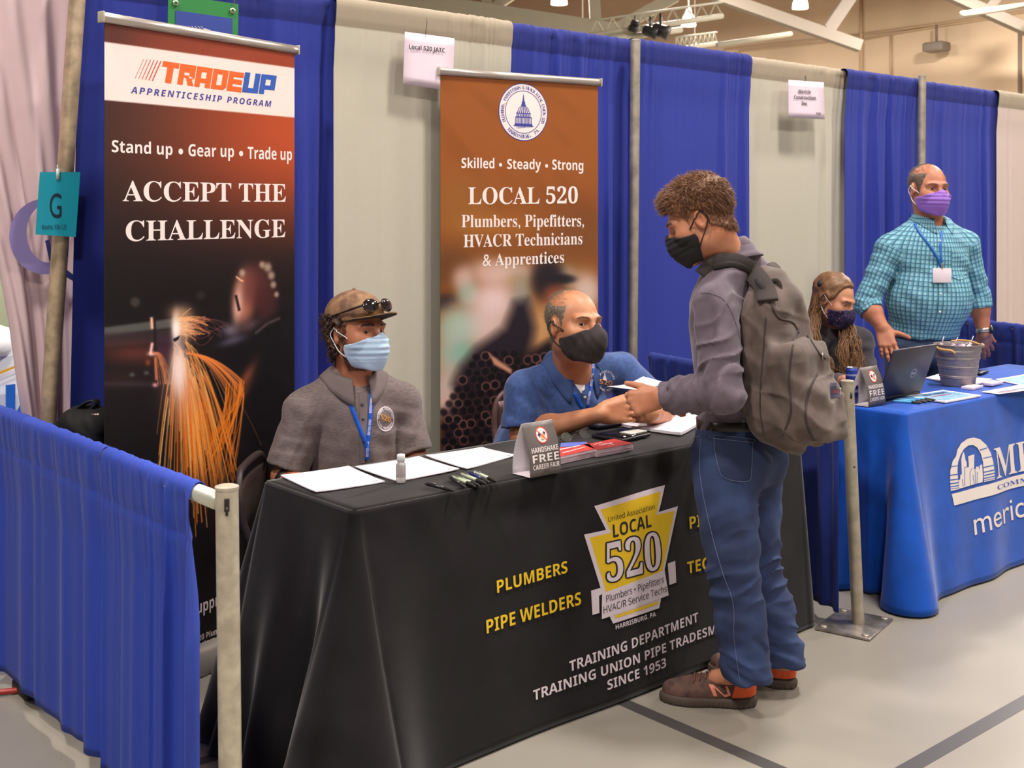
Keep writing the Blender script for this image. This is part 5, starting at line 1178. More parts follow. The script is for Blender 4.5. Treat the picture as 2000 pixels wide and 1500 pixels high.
lo, hi = bounds([pel, pel + ff * .5 + lat * .15, pel - lat * .2 - V3(0, 0, .46), pel + ff * .44 - lat * .15 - V3(0, 0, .46)], .14); V, F = skin_mesh(TR, lo, hi, .014); obj('trousers', V, F, M('dark_trousers', (46, 46, 54), rough=.85), P1p)
eyes(fr1, P1p, look=(.28, 1, -.02), iris=(84, 66, 44)); brows(fr1, P1p, M('dark_brown_hair', (62, 40, 30), rough=.55, var=(120, .3)), S1, dens=60, th=.0013, y0=.021)
mask_mesh('face_mask', fr1, P1p, S1, M('mask_pale_blue', (172, 196, 222), rough=.75, bump=(300, .15)), pleat=.0032, top=-.014, low=-.126, puff=.012, strap_mat=M('loop_white', (226, 226, 228), rough=.7))
# beard, hair under the cap
m_dbh = M('dark_brown_hair'); g = np.random.default_rng(8)
bd = lambda P: np.maximum.reduce([S1(P) - .0025 - noise3(P, .012, 4, 6) * .0016, P[:, 1] - (.027 + .8 * np.clip(-.035 - P[:, 2], 0, .05) + .004 * noise3(P, .01, 3, 5)), P[:, 2] - .030, -.125 - P[:, 2], .02 - np.abs(P[:, 0]), (.004 - P[:, 1])])
Vb, Fb = skin_mesh(bd, (-.1, -.03, -.14), (.1, .08, .05), .0026); mb = MB(); mb.add(fr1.w(Vb), Fb); idx = g.choice(len(Vb), 700); mb2 = MB(); strands(mb2, Vb[idx], grad(S1, Vb[idx]), np.tile(V3(0, .25, -.8), (700, 1)), .008, .0009, g, n=3); mb.add(fr1.w(np.concatenate(mb2.v)), mb2.f); mb.build('beard', M('beard_brown', (92, 54, 36), rough=.6, var=(120, .3)), P1p)
hr = lambda P: np.maximum.reduce([S1(P) - .013 - noise3(P, .022, 6, 7) * .0055, P[:, 1] - .012 - .22 * (P[:, 2] - .03), -.088 + .35 * (P[:, 1] + .06) - P[:, 2], P[:, 2] - .06, -(np.hypot((P[:, 1] + .010) / .024, (P[:, 2] + .008) / .038) - 1) * .02])
Vh, Fh_ = skin_mesh(hr, (-.12, -.15, -.12), (.12, .06, .08), .0030); mb = MB(); mb.add(fr1.w(Vh), Fh_)
okv = np.nonzero((Vh[:, 1] < -.045) | (Vh[:, 2] > .034))[0]; idx = g.choice(okv, 520); nn = grad(S1, Vh[idx]); fl = np.tile(V3(0, -.25, -.8), (520, 1)); mb2 = MB(); strands(mb2, Vh[idx], nn, fl, .026, .0020, g, curl=.5, n=6); mb.add(fr1.w(np.concatenate(mb2.v)), mb2.f)
mb.build('hair', m_dbh, P1p)
# cap with its sunglasses
m_cap = M('cap_camo', (150, 116, 82), rough=.9, bump=(300, .3), var=(26, .35, (104, 74, 60)))
cr = lambda P: ell((0, -.014, .052), (.0865, .110, .082))(P); 
cpf = lambda P: np.maximum.reduce([cr(P), (.034 + .10 * P[:, 1] * (P[:, 1] > 0) + .05 * np.abs(P[:, 1]) * (P[:, 1] < 0)) - P[:, 2], -(cr(P) + .005)])
CP = Sdf(); CP.u(cpf); CP.u(ell((0, -.014, .134), (.007, .007, .005)), .004)
for a in np.radians([0, 60, 120]):
    nv = V3(math.cos(a), math.sin(a), 0); CP.d(lambda P, nv=nv: -.0012 * np.exp(-((((P - V3(0, -.014, 0)) @ nv)) / .0022) ** 2))
oc = local_mesh('baseball_cap', fr1, CP, (-.1, -.14, .0), (.1, .12, .15), .0026, m_cap, P1p)
rowsT = []
for v in np.linspace(0, 1, 11):
    R = []
    for ph in np.radians(np.linspace(-66, 66, 25)):
        xi, yi = .085 * math.sin(ph), -.014 + .107 * math.cos(ph); ln_ = .074 * max(0, math.cos(ph * 90 / 66)) ** .45; x = xi * (1 - .06 * v * 1.0); y = yi + ln_ * v; R.append((x, y, .047 + .016 * v - 3.4 * x * x * (.5 + .5 * v)))
    rowsT.append(R[::-1])
P = np.array(rowsT)[:, ::-1]; m = MB(); m.grid(P, flip=True); m.grid(P - V3(0, 0, .0036), mi=1)
for i in range(24): m.add([P[-1, i], P[-1, i + 1], P[-1, i + 1] - V3(0, 0, .0036), P[-1, i] - V3(0, 0, .0036)], [(0, 3, 2, 1)])
obj('cap_brim', fr1.w(np.concatenate(m.v)), m.f, [M('brim_tan', (158, 126, 70), rough=.85, var=(30, .25, (112, 84, 52)), bump=(300, .2)), M('brim_under', (26, 22, 24), rough=.8)], oc, mi=m.m)
sg = MB(); 
for sx in (-1, 1): sg.lathe(V3(0, 0, 0), [(.001, .006), (.012, .0052), (.020, .0030), (.0225, 0), (.020, -.002)], 22, axis=(sx * .30, 1, .30))
V = np.concatenate(sg.v); half_n = len(V) // 2; V[:half_n] = V[:half_n] * V3(1.4, 1, 1.05) + V3(-.034, .101, .084); V[half_n:] = V[half_n:] * V3(1.4, 1, 1.05) + V3(.034, .101, .084)
so_ = obj('sunglasses', fr1.w(V), sg.f, M('lens_black', (14, 12, 16), rough=.05, spec=.8, coat=1.), P1p)
m = MB(); m.tube(spline([(-.012, .108, .090), (0, .111, .093), (.012, .108, .090)], 8), .0028, 6)
obj('bridge', fr1.w(np.concatenate(m.v)), m.f, M('frame_black', (22, 20, 22), rough=.25), so_)
for sx in (-1, 1):
    m = MB(); m.tube(spline([(sx * .058, .092, .086), (sx * .078, .062, .074), (sx * .092, .0, .056), (sx * .090, -.05, .044)], 14), [.0036] * 6 + [.0028] * 8, 6); obj('temple_arm', fr1.w(np.concatenate(m.v)), m.f, M('frame_black'), so_)
# placket, buttons, badge, lanyard, watch band
fn = T1; pw = Print(on_cloth(fn, .0022), step=14); pw.add((np.array([(702, -768), (704, -905), (722, -905), (716, -768)], float), [(0, 1, 2, 3)])); pw.build('placket', M('grey_collar'), P1p)
m = MB(); 
for q in [(707, 790), (709, 818), (710, 862)]:
    c = ray_hit(fn, *q, 2.2, 8, .004)[0]; m = MB(); m.lathe(c, [(.0055, 0), (.005, .002), (.001, .0022)], 12, axis=nrm(CC - c)); m.build('button', M('button_dark', (70, 60, 60), rough=.35), P1p)
lanyard(P1p, fn, [[(666, 738), (682, 782), (703, 838), (716, 872), (717, 900)], [(728, 734), (725, 780), (722, 830), (718, 868), (717, 900)]], M('lanyard_blue', (20, 84, 190), rough=.5), w=.0150, words={1: ('PENN COLLEGE', 4)}, badge=(718, 912, 54, 10), lift=.006)
pw = Print(on_cloth(fn, .003), step=8); C0 = (753, -818)
pw.add((ring2(C0, 15.4, 17.2, 44, 1.42)[0], ring2(C0, 15.4, 17.2, 44)[1]), 0)
def emb_text(pw, s, c, r, a0, a1, cap, ky, mi, inside=False):
    for i, ch in enumerate(s):
        if ch == ' ': continue
        a = a0 + (a1 - a0) * (i + .5) / len(s); V, F = text_geo(ch, 'bold'); V = V.copy(); V[:, 0] -= (V[:, 0].min() + V[:, 0].max()) / 2; V = V / .7 * cap; uu = np.array([math.cos(a), math.sin(a)]) * (-1 if inside else 1); rt = np.array([uu[1], -uu[0]]); q = np.array([math.cos(a), math.sin(a)]) * r + V[:, :1] * rt + V[:, 1:] * uu; pw.add((np.asarray(c) + q * np.array([1, ky]), F), mi)
emb_text(pw, 'PLUMBERS PIPEFITTERS', C0, 11.8, PI * 1.0, 0, 3.2, 1.42, 0); emb_text(pw, 'HVACR TECHNICIANS', C0, 14.4, PI * 1.1, PI * 1.9, 3.0, 1.42, 0, True)
V, F = text_box('520', 'boldital', 0, 19, 0, 10); V = V.copy(); V[:, 1] -= V[:, 0] * .36; pw.add((V + np.array([744, -818]), F), 1); pw.build('chest_emblem', [M('thread_white', (206, 196, 204), rough=.7), M('thread_gold', (240, 160, 20), rough=.6)], P1p)
m = MB(); q = elR + (wrR - elR) * .12; dv = nrm(wrR - elR); m.lathe(q, [(.047, -.012), (.05, -.008), (.05, .008), (.047, .012)], 20, axis=dv, capb=False, capt=False); m.build('wrist_band', M('band_black', (24, 22, 24), rough=.5), P1p)
# ================================================================== seated man in the navy polo, leaning on the table
P2p = thing('person', 'seated person in navy polo and black mask leaning on the table with clasped hands', 'person', D(1075, 930, 4.78) * V3(1, 1, 0) + V3(0, 0, .46))
nk, pel = D(1118, 726, 4.47), D(1040, 945, 4.74); shR, shL = D(1026, 764, 4.40), D(1212, 726, 4.62); fw = math.sin(.6) * CR - math.cos(.6) * FH
elR = D(1022, 850, 4.36); wrR = atz(1172, 808, .845); elL = D(1292, 806, 4.60); wrL = atz(1276, 814, .83) + FH * .075
T2 = torso(pel, nk, shL, shR, fw, .195, .15, .235, .19, .20, .17, (.05, .16), sh_r=.07)
hR, dR = short_sleeve(T2, shR, elR, .86, .078, .090); hL, dL = short_sleeve(T2, shL, elL, .66, .076, .078)
lat, ff, up = T2.A
T2.s(cap(nk + up * .012, nk + up * .2 + ff * .05, .062, .068), .012)
T2.d(folds(lat * .3 + up, .08, .005, 31, [D(1060, 800, 4.4), D(1185, 760, 4.4)], .14)); T2.d(folds(up + lat * .8, .06, .0045, 32, [D(1030, 800, 4.35), D(1040, 840, 4.4)], .10)); T2.d(folds(lat - up * .4, .11, .0045, 33, [D(1130, 830, 4.4), D(1000, 830, 4.5)], .16)); T2.d(lumps(.1, .002, 6))
m_navy2 = M('navy_knit', (56, 82, 138), rough=.85, sheen=.25, bump=(420, .3), var=(70, .10))
V, F = skin_mesh(T2, D(1110, 800, 4.55) - V3(.46, .46, .42), D(1110, 800, 4.55) + V3(.46, .46, .42), .0058); obj('polo_shirt', V, F, m_navy2, P2p)
collar('shirt_collar', nk + up * .012, T2.A, T2, M('navy_collar', (52, 76, 128), rough=.85, bump=(420, .3)), P2p, rx=.076, ry=.080, zt=(.05, .012), gap=34, fall=.04, drop=.06, tips=.035)
fr2 = Frame(D(1122, 634, 4.36), 38, -5, 3, 1.10, (1.04, 1, 1))
S2 = head_sdf(neck=fr2.l(nk) - V3(0, 0, .01), neck_r=.064, jaw=1.12, cheek=1.05)
parts = [(lambda v, f: (fr2.w(v), f))(*skin_mesh(S2, (-.11, -.2, -.26), (.11, .13, .135), .0026))]
AR = Sdf(); AR.u(arm_skin(shR, elR, wrR, (.055, .050, .052, .031), (V3(0, 0, 1), .86))); hd = nrm(CR * .95 + FH * .18 + V3(0, 0, .06)); pd = nrm(FH * .55 - V3(0, 0, .35) + CR * .35)
AR.u(hand(wrR, hd, FH * .8 - CR * .15 - V3(0, 0, .25), V3(0, 0, 1), 1.06, fingers=[(.18, .35, .2), (.2, .38, .22), (.22, .42, .25), (.25, .45, .3)], thumb=(.9, .5), spread=.05, thumb_dir=nrm(hd * .9 + V3(0, 0, .35))), .014)
lo, hi = bounds([shR, elR, wrR, wrR + hd * .2], .09); parts.append(skin_mesh(AR, lo, hi, .0030))
AL = Sdf(); AL.u(arm_skin(shL, elL, wrL, (.055, .050, .052, .033))); hl = nrm(-CR * .9 + V3(0, 0, .12) - FH * .1)
AL.u(hand(wrL, hl, -FH * .7 - V3(0, 0, .2) , V3(0, 0, 1), 1.06, curl=(.12, .18, .12), thumb=(.9, .5)), .016); lo, hi = bounds([shL, elL, wrL, wrL + hl * .2], .09); parts.append(skin_mesh(AL, lo, hi, .0032))
B = Sdf(); B.u(cap(pel, nk - up * .12, .11, .09)); B.u(cap(shR, shL, .045), .03)
for kx in (-1, 1): B.u(cap(pel + lat * .1 * kx, pel + lat * .14 * kx + ff * .40, .08, .06), .03); B.u(cap(pel + lat * .14 * kx + ff * .40, pel + lat * .14 * kx + ff * .36 - V3(0, 0, .42), .05, .035), .02)
lo, hi = bounds([pel, nk, pel + ff * .5 - V3(0, 0, .46), pel - ff * .1 + lat * .2], .16); parts.append(skin_mesh(B, lo, hi, .014))
sk2 = skinm('skin_navy_man', (196, 138, 102), (178, 114, 82)); joined('body', [(p, 0) for p in parts], sk2, P2p)
TR = Sdf(); TR.u(ell(pel - up * .02, (.21, .18, .13), T2.A))
for kx in (-1, 1): TR.u(cap(pel + lat * .1 * kx, pel + lat * .14 * kx + ff * .42, .10, .08), .05); TR.u(cap(pel + lat * .14 * kx + ff * .42, pel + lat * .14 * kx + ff * .38 - V3(0, 0, .42), .075, .06), .03)
lo, hi = bounds([pel, pel + ff * .5 + lat * .2, pel - lat * .25 - V3(0, 0, .46), pel + ff * .44 - lat * .15 - V3(0, 0, .46)], .15); V, F = skin_mesh(TR, lo, hi, .014); obj('trousers', V, F, M('dark_trousers'), P2p)
eyes(fr2, P2p, look=(.40, 1, .10), iris=(96, 74, 48)); m_gh = M('grey_brown_hair', (112, 98, 84), rough=.6, var=(150, .3)); brows(fr2, P2p, M('brow_brown', (122, 88, 62), rough=.6), S2, dens=40, th=.0010, y0=.021)
mask_mesh('face_mask', fr2, P2p, S2, M('mask_black_cloth', (50, 42, 44), rough=.9, bump=(300, .3)), top=-.014, low=-.13, puff=.022, point=.010, nose_up=.016, strap=.0026)
def cropped_hair(name, fr, parent, S, mat, front, topz, seed, thick=.004, back=-.085, nstr=700, L=.010):
    """close-cropped hair: ring round the sides and back; `front`, `topz` set how far it recedes"""
    def f(P):
        r = reg(P); return np.maximum(S(P) - thick * np.clip(-r / .014, 0, 1) + .0008, r)
    reg = lambda P: .0020 * noise3(P, .012, seed, 6) + np.maximum.reduce([P[:, 1] - front - .20 * (P[:, 2] - .02), back + .55 * np.clip(P[:, 1] + .07, -.05, .2) - P[:, 2], P[:, 2] - topz - .35 * (-.02 - P[:, 1]) * (P[:, 1] < -.02) , -(np.hypot((P[:, 1] + .010) / .024, (P[:, 2] + .010) / .036) - 1) * .02])
    V, F = skin_mesh(f, (-.115, -.15, -.12), (.115, .12, .14), .0028); g = np.random.default_rng(seed); mb = MB(); mb.add(fr.w(V), F); i = g.choice(len(V), nstr); m2 = MB(); strands(m2, V[i], grad(S, V[i]), np.tile(V3(0, -.3, -.6), (nstr, 1)), L, .0009, g, n=3); mb.add(fr.w(np.concatenate(m2.v)), m2.f); return mb.build(name, mat, parent)
cropped_hair('hair', fr2, P2p, S2, m_gh, .030, .066, 12, .0035)
# fine hair over the crown
g = np.random.default_rng(2); mb = MB(); cnd = []
while len(cnd) < 900:
    a, b = g.uniform(-1, 1), g.uniform(-.6, 1); p = V3(a * .06, -.02 - b * .075 + .03, .2)
    for _ in range(14): p = p - V3(0, 0, 1) * float(S2(p[None])[0]) * .7
    cnd.append(p)
cnd = np.array(cnd); cnd = cnd[cnd[:, 1] < .035]; strands(mb, cnd, grad(S2, cnd), np.tile(V3(.1, -.9, 0), (len(cnd), 1)), .020, .0005, g, n=4, lift=.12); obj('crown_hair', fr2.w(np.concatenate(mb.v)), mb.f, m_gh, P2p)
pw = Print(on_cloth(T2, .0012), step=10); pw.add(poly2([(1112, -735), (1144, -738), (1141, -770), (1135, -768)]), 0); pw.build('undershirt', [M('white_cotton', (222, 216, 222), rough=.8)], P2p)
pw = Print(on_cloth(T2, .0026), step=10); pw.add((np.array([(1137, -764), (1136, -800), (1150, -800), (1152, -755)], float), [(0, 1, 2, 3)])); pw.build('placket', [M('navy_collar')], P2p)
c = ray_hit(T2, 1142, 776, 2.2, 8, .005)[0]; m = MB(); m.lathe(c, [(.006, 0), (.005, .002), (.001, .0022)], 12, axis=nrm(CC - c)); m.build('button', M('button_pale', (196, 186, 160), rough=.35), P2p)
lanyard(P2p, T2, [[(1122, 768), (1128, 780), (1137, 796)], [(1160, 694), (1158, 725), (1153, 760), (1147, 796)]], M('lanyard_blue'), w=.0150, words={1: ('PENN COLLEGE', 3)}, lift=.006)
pw = Print(on_cloth(T2, .012), step=8); C0 = (1184, -745)
emb_text(pw, 'PIPEFITTERS', C0, 14, PI * .78, PI * .05, 3.4, 1.25, 0); emb_text(pw, 'HVACR TECHS', C0, 16, PI * 1.2, PI * 1.75, 3.2, 1.25, 0, True)
V, F = text_box('520', 'boldital', 0, 25, 0, 9); V = V.copy(); V[:, 1] -= V[:, 0] * .16; pw.add((V + np.array([1171, -749]), F), 1); pw.add(poly2([(1177, -742), (1185, -742), (1182, -732), (1181, -724), (1180, -732)]), 0); pw.build('chest_emblem', [M('thread_white'), M('thread_gold')], P2p)
# ================================================================== seated woman with long hair at the blue table
P3p = thing('person', 'seated person with long wavy brown hair and patterned mask looking down at the laptop', 'person', D(1632, 830, 5.75) * V3(1, 1, 0) + V3(0, 0, .46))
nk, pel = D(1634, 655, 5.66), D(1632, 850, 5.82); shR, shL = D(1590, 672, 5.62), D(1680, 668, 5.76); fw = math.sin(.6) * CR - math.cos(.6) * FH
elR, elL = D(1596, 760, 5.5), D(1700, 758, 5.66); wrR, wrL = atz(1652, 742, .82), atz(1690, 748, .82)
T3 = torso(pel, nk, shL, shR, fw, .135, .105, .12, .10, .15, .13, (.01, .1), sh_r=.05)
for sh, el, wr in ((shR, elR, wrR), (shL, elL, wrL)): T3.u(cap(sh, el, .056, .05), .01); T3.u(cap(el, el + (wr - el) * .75, .05, .042), .01)
lat, ff, up = T3.A
T3.u(cap(nk - up * .01, nk + up * .035, .062, .060), .02); T3.s(cap(nk + up * .02, nk + up * .2, .050, .056), .008); T3.d(folds(lat * .3 + up, .07, .004, 41)); T3.d(lumps(.08, .0015, 8))
lo, hi = bounds([pel, nk, elR, elL, wrR, wrL], .17); V, F = skin_mesh(T3, lo, hi, .0075); obj('jacket', V, F, M('charcoal_jacket', (58, 54, 58), rough=.85, sheen=.2, bump=(400, .3)), P3p)
fr3 = Frame(D(1630, 584, 5.58), 46, 20, 4, 1.0, (.96, .98, .98)); S3 = head_sdf(neck=fr3.l(nk) - V3(0, 0, .01), neck_r=.048, jaw=.92, nose=.98)
parts = [(lambda v, f: (fr3.w(v), f))(*skin_mesh(S3, (-.11, -.2, -.25), (.11, .13, .135), .0028))]
AR = Sdf(); AR.u(cap(elR, wrR, .036, .024)); hd = nrm(atz(1700, 750, .80) - wrR); AR.u(hand(wrR, hd, -V3(0, 0, 1), FH, .92, curl=(.25, .35, .3)), .012); lo, hi = bounds([elR, wrR, wrR + hd * .17], .07); parts.append(skin_mesh(AR, lo, hi, .0034))
AL = Sdf(); AL.u(cap(elL, wrL, .036, .024)); AL.u(hand(wrL, hd, -V3(0, 0, 1), -FH, .92, curl=(.25, .35, .3)), .012); lo, hi = bounds([elL, wrL, wrL + hd * .17], .07); parts.append(skin_mesh(AL, lo, hi, .0034))
B = Sdf(); B.u(cap(pel, nk - up * .1, .08, .07)); B.u(cap(shR, shL, .035), .02); B.u(cap(shR, elR, .035), .02); B.u(cap(shL, elL, .035), .02); lo, hi = bounds([pel, nk, elR, elL], .12); parts.append(skin_mesh(B, lo, hi, .014))
joined('body', [(p, 0) for p in parts], skinm('skin_woman', (202, 146, 114), (186, 124, 94)), P3p)
TR = Sdf(); TR.u(ell(pel - up * .02, (.17, .14, .12), T3.A))
for kx in (-1, 1): TR.u(cap(pel + lat * .09 * kx, pel + lat * .12 * kx + ff * .40, .085, .065), .05); TR.u(cap(pel + lat * .12 * kx + ff * .40, pel + lat * .12 * kx + ff * .38 - V3(0, 0, .42), .06, .045), .03)
lo, hi = bounds([pel, pel + ff * .5 + lat * .2, pel - lat * .25 - V3(0, 0, .46), pel + ff * .44 - lat * .15 - V3(0, 0, .46)], .14); V, F = skin_mesh(TR, lo, hi, .015); obj('trousers', V, F, M('dark_trousers'), P3p)
eyes(fr3, P3p, look=(.1, 1, -.25), iris=(80, 60, 44)); m_bh = M('long_brown_hair', (134, 94, 56), rough=.55, var=(60, .35, (84, 54, 32), (6, 6, 1)))
brows(fr3, P3p, m_bh, S3, dens=36, th=.0008, y0=.020)
fm = M('mask_print', (60, 44, 96), rough=.8)
nt = fm.node_tree; vor = nt.nodes.new('ShaderNodeTexVoronoi'); vor.inputs['Scale'].default_value = 75; vor.distance = 'MANHATTAN'; rp = nt.nodes.new('ShaderNodeValToRGB'); tcn = nt.nodes.new('ShaderNodeTexCoord'); nt.links.new(tcn.outputs['Object'], vor.inputs['Vector'])
cr_ = rp.color_ramp; cr_.interpolation = 'CONSTANT'; cr_.elements[0].color = (*lin((186, 84, 110)), 1); cr_.elements[1].position = .28; cr_.elements[1].color = (*lin((52, 40, 96)), 1); e_ = cr_.elements.new(.52); e_.color = (*lin((34, 28, 56)), 1)
nt.links.new(vor.outputs['Distance'], rp.inputs[0]); nt.links.new(rp.outputs[0], nt.nodes['Principled BSDF'].inputs['Base Color'])
mask_mesh('face_mask', fr3, P3p, S3, fm, top=-.014, low=-.124, puff=.010, strap_mat=M('loop_white'))
# hair: close to the skull, half tied back, long waves over both shoulders
hb = lambda P: np.maximum.reduce([S3(P) - .010 - noise3(P * V3(1, .35, .35), .02, 6, 6) * .0022, P[:, 1] - .058 - .10 * P[:, 2] + .35 * np.abs(P[:, 0]), -.03 - P[:, 2] + .9 * np.clip(P[:, 1] + .02, 0, 1), -(np.hypot((P[:, 1] + .006) / .020, (P[:, 2] + .012) / .030) - 1) * .02])
V, F = skin_mesh(hb, (-.12, -.16, -.10), (.12, .11, .15), .0028); hbm = MB(); hbm.add(fr3.w(V), F); g = np.random.default_rng(5)
def locks(n, root, path, spread, r=.0032, k=16):
    for _ in range(n):
        r0_ = np.asarray(root(g), float)[None]; r0_ = r0_ - grad(S3, r0_) * (S3(r0_)[:, None] - .004); rt = fr3.w(r0_[0]); pts = [rt] + [np.asarray(p) + g.normal(0, spread * (.4 + .6 * i / len(path)), 3) for i, p in enumerate(path)]; q = spline(pts, k); q += np.stack([np.sin(np.linspace(0, g.uniform(8, 14), k) + g.uniform(0, 6)) * .007 * g.uniform(.4, 1) for _ in range(3)], 1) * np.linspace(0, 1, k)[:, None]; hbm.tube(q, np.linspace(r, r * .35, k) * g.uniform(.6, 1.1), 5)
Cx = -FH * .10
lp = [D(1592, 620, 5.56), D(1588, 670, 5.50), D(1608, 712, 5.46), D(1618, 742, 5.44)]
locks(230, lambda g: (.072 + .008 * g.random(), -.055 + .03 * g.normal(), -.01 + .03 * g.normal()), lp, .028)
lp2 = [D(1578, 640, 5.62), D(1572, 690, 5.58), D(1588, 730, 5.54)]; locks(130, lambda g: (.03 * g.normal(), -.10, -.0 + .03 * g.normal()), lp2, .020)
rp2 = [D(1660, 640, 5.55), D(1668, 675, 5.50), D(1672, 705, 5.48), D(1668, 738, 5.46)]; locks(200, lambda g: (-.074, -.01 + .02 * g.normal(), -.02 + .02 * g.normal()), rp2, .026)
rp3 = [D(1650, 650, 5.54), D(1648, 690, 5.48), D(1650, 730, 5.45)]; locks(110, lambda g: (-.070, .0, -.03), rp3, .022)
hbm.build('long_hair', m_bh, P3p)
m = MB(); q = fr3.w((.070, -.062, .052)); m.lathe(q, [(.004, 0), (.017, .003), (.017, .008), (.005, .012)], 12, axis=fr3.v((.8, -.5, .2))); m.build('hair_tie', M('tie_dark', (30, 34, 30), rough=.6), P3p)
# ================================================================== standing man in the checked shirt
P4p = thing('person', 'standing person in turquoise checked shirt and purple mask behind the blue table', 'person', D(1802, 660, 6.05) * V3(1, 1, 0))
nk, pel = D(1817, 437, 6.02), D(1800, 668, 6.06); shR, shL = D(1738, 488, 5.97), D(1884, 480, 6.10); fw = math.sin(.26) * CR - math.cos(.26) * FH
elR, elL = D(1692, 592, 5.95), D(1910, 578, 6.12); wrR, wrL = D(1724, 640, 5.86), D(1921, 650, 6.09)
T4 = torso(pel, nk, shL, shR, fw, .215, .150, .222, .165, .195, .15, (.06, .24), sh_r=.075)
lat, ff, up = T4.A
T4.i(half(pel + up * .035, -up), .012); T4.s(cap(pel - up * .3, pel + up * .035, .12), .01)
for sh, el, wr, c in ((shR, elR, wrR, .34), (shL, elL, wrL, .34)):
    q = el + (wr - el) * c; dv = nrm(wr - el); T4.u(cap(sh, el, .072, .062), .012); T4.u(both(cap(el, q + dv * .08, .062, .058), half(q, dv)), .012); T4.u(both(cap(el, q + dv * .08, .064, .062), half(q, dv), half(q - dv * .055, -dv)), .001); T4.s(cap(q - dv * .01, q + dv * .1, .046), .002)
T4.s(cap(nk + up * .008 + ff * .01, nk + up * .2 + ff * .04, .060, .068), .01)
T4.d(folds(lat * .5 + up, .09, .0055, 51, [D(1720, 540, 5.9), D(1895, 530, 6.0)], .16)); T4.d(folds(up - lat * .2, .055, .005, 52, [elR, elL], .09)); T4.d(folds(lat + up * .25, .11, .0045, 53, [D(1790, 610, 5.9)], .22)); T4.d(lumps(.1, .002, 9))
m_ck = M('checked_cotton', (96, 178, 200), rough=.8, bump=(300, .2))
nt = m_ck.node_tree; b = nt.nodes['Principled BSDF']; tcn = nt.nodes.new('ShaderNodeTexCoord'); sep = nt.nodes.new('ShaderNodeSeparateXYZ')
atn = nt.nodes.new('ShaderNodeAttribute'); atn.attribute_name = 'weave'; nt.links.new(atn.outputs['Vector'], sep.inputs[0])
def mth(op, a, b_=None):
    n = nt.nodes.new('ShaderNodeMath'); n.operation = op
    for i, q in enumerate((a, b_)):
        if q is None: continue
        if isinstance(q, (int, float)): n.inputs[i].default_value = q
        else: nt.links.new(q, n.inputs[i])
    return n.outputs[0]
def stripes(ax, per, wd, ph=0.): return mth('LESS_THAN', mth('FRACT', mth('ADD', mth('MULTIPLY', sep.outputs[0 if ax == 0 else 1], 1 / per), ph + 50)), wd)
base_ = None
def over(col, fac, prev):
    n = nt.nodes.new('ShaderNodeMix'); n.data_type = 'RGBA'; nt.links.new(fac, n.inputs[0]); n.inputs[7].default_value = (*lin(col), 1)
    if prev is None: n.inputs[6].default_value = (*lin((134, 182, 192)), 1)
    else: nt.links.new(prev, n.inputs[6])
    return n.outputs[2]
o_ = over((88, 148, 172), stripes(0, .022, .5, .3), None); o_ = over((80, 140, 168), mth('MULTIPLY', stripes(2, .022, .5, .3), .6), o_)
for ax in (0, 2): o_ = over((40, 76, 104), mth('MULTIPLY', stripes(ax, .022, .17), .8), o_)
nt.links.new(o_, b.inputs['Base Color'])
lo, hi = bounds([pel, nk, elR, elL], .22); V, F = skin_mesh(T4, lo, hi, .0065); 
def weave(o, P):                                           # thread directions of the cloth: round the body and down it, round each sleeve and along it
    q = P - pel; th = np.arctan2(q @ lat, q @ ff + .02); U = np.stack([th * .205, q @ up, 0 * th], 1)
    for sh, el, wr in ((shR, elR, wrR), (shL, elL, wrL)):
        ax = nrm(el - sh); a2 = nrm(wr - el); d1 = np.linalg.norm(np.cross(P - sh, ax), axis=1); s1 = (P - sh) @ ax; L = np.linalg.norm(el - sh); d2 = np.linalg.norm(np.cross(P - el, a2), axis=1); s2 = (P - el) @ a2
        inn = (np.abs((P - pel) @ lat) > .165 + .0 * s1) & (((d1 < .088) & (s1 > -.01)) | ((d2 < .085) & (s2 > -.05))) & ((P - pel) @ up < np.linalg.norm(nk - pel) - .03)
        b1 = nrm(np.cross(ax, ff)); b2 = np.cross(ax, b1); an = np.arctan2((P - sh) @ b1, (P - sh) @ b2); far = s2 > .02; b3 = nrm(np.cross(a2, ff)); b4 = np.cross(a2, b3); an2 = np.arctan2((P - el) @ b3, (P - el) @ b4)
        U[inn] = np.stack([np.where(far, an2, an) * .066, np.where(far, L + s2, s1), 0 * an], 1)[inn]
    at_ = o.data.attributes.new('weave', 'FLOAT_VECTOR', 'POINT'); at_.data.foreach_set('vector', U.astype(np.float32).ravel())
so = obj('checked_shirt', V, F, m_ck, P4p); weave(so, V)
co = collar('shirt_collar', nk + up * .010, T4.A, T4, m_ck, P4p, rx=.070, ry=.074, zt=(.05, .020), gap=26, fall=.034, drop=.05, tips=.035); weave(co, np.array([v.co[:] for v in co.data.vertices]) + wloc(P4p))
fr4 = Frame(D(1814, 369, 6.0), 13, 1, 1, 1.08); S4 = head_sdf(neck=fr4.l(nk) - V3(0, 0, .02), neck_r=.062, jaw=1.08)
parts = [(lambda v, f: (fr4.w(v), f))(*skin_mesh(S4, (-.11, -.17, -.26), (.11, .13, .135), .0027))]
AR = Sdf(); AR.u(arm_skin(shR, elR, wrR, (.055, .048, .050, .032))); hd = nrm(D(1742, 706, 5.78) - wrR); AR.u(hand(wrR, hd, FH * .8 + CR * .3, CR, 1.08, curl=(.12, .2, .15), spread=.12, thumb_dir=nrm(CR * .9 - V3(0, 0, .12) - FH * .1)), .014)
lo, hi = bounds([elR, wrR, wrR + hd * .21, wrR + CR * .12], .08); parts.append(skin_mesh(AR, lo, hi, .0032))
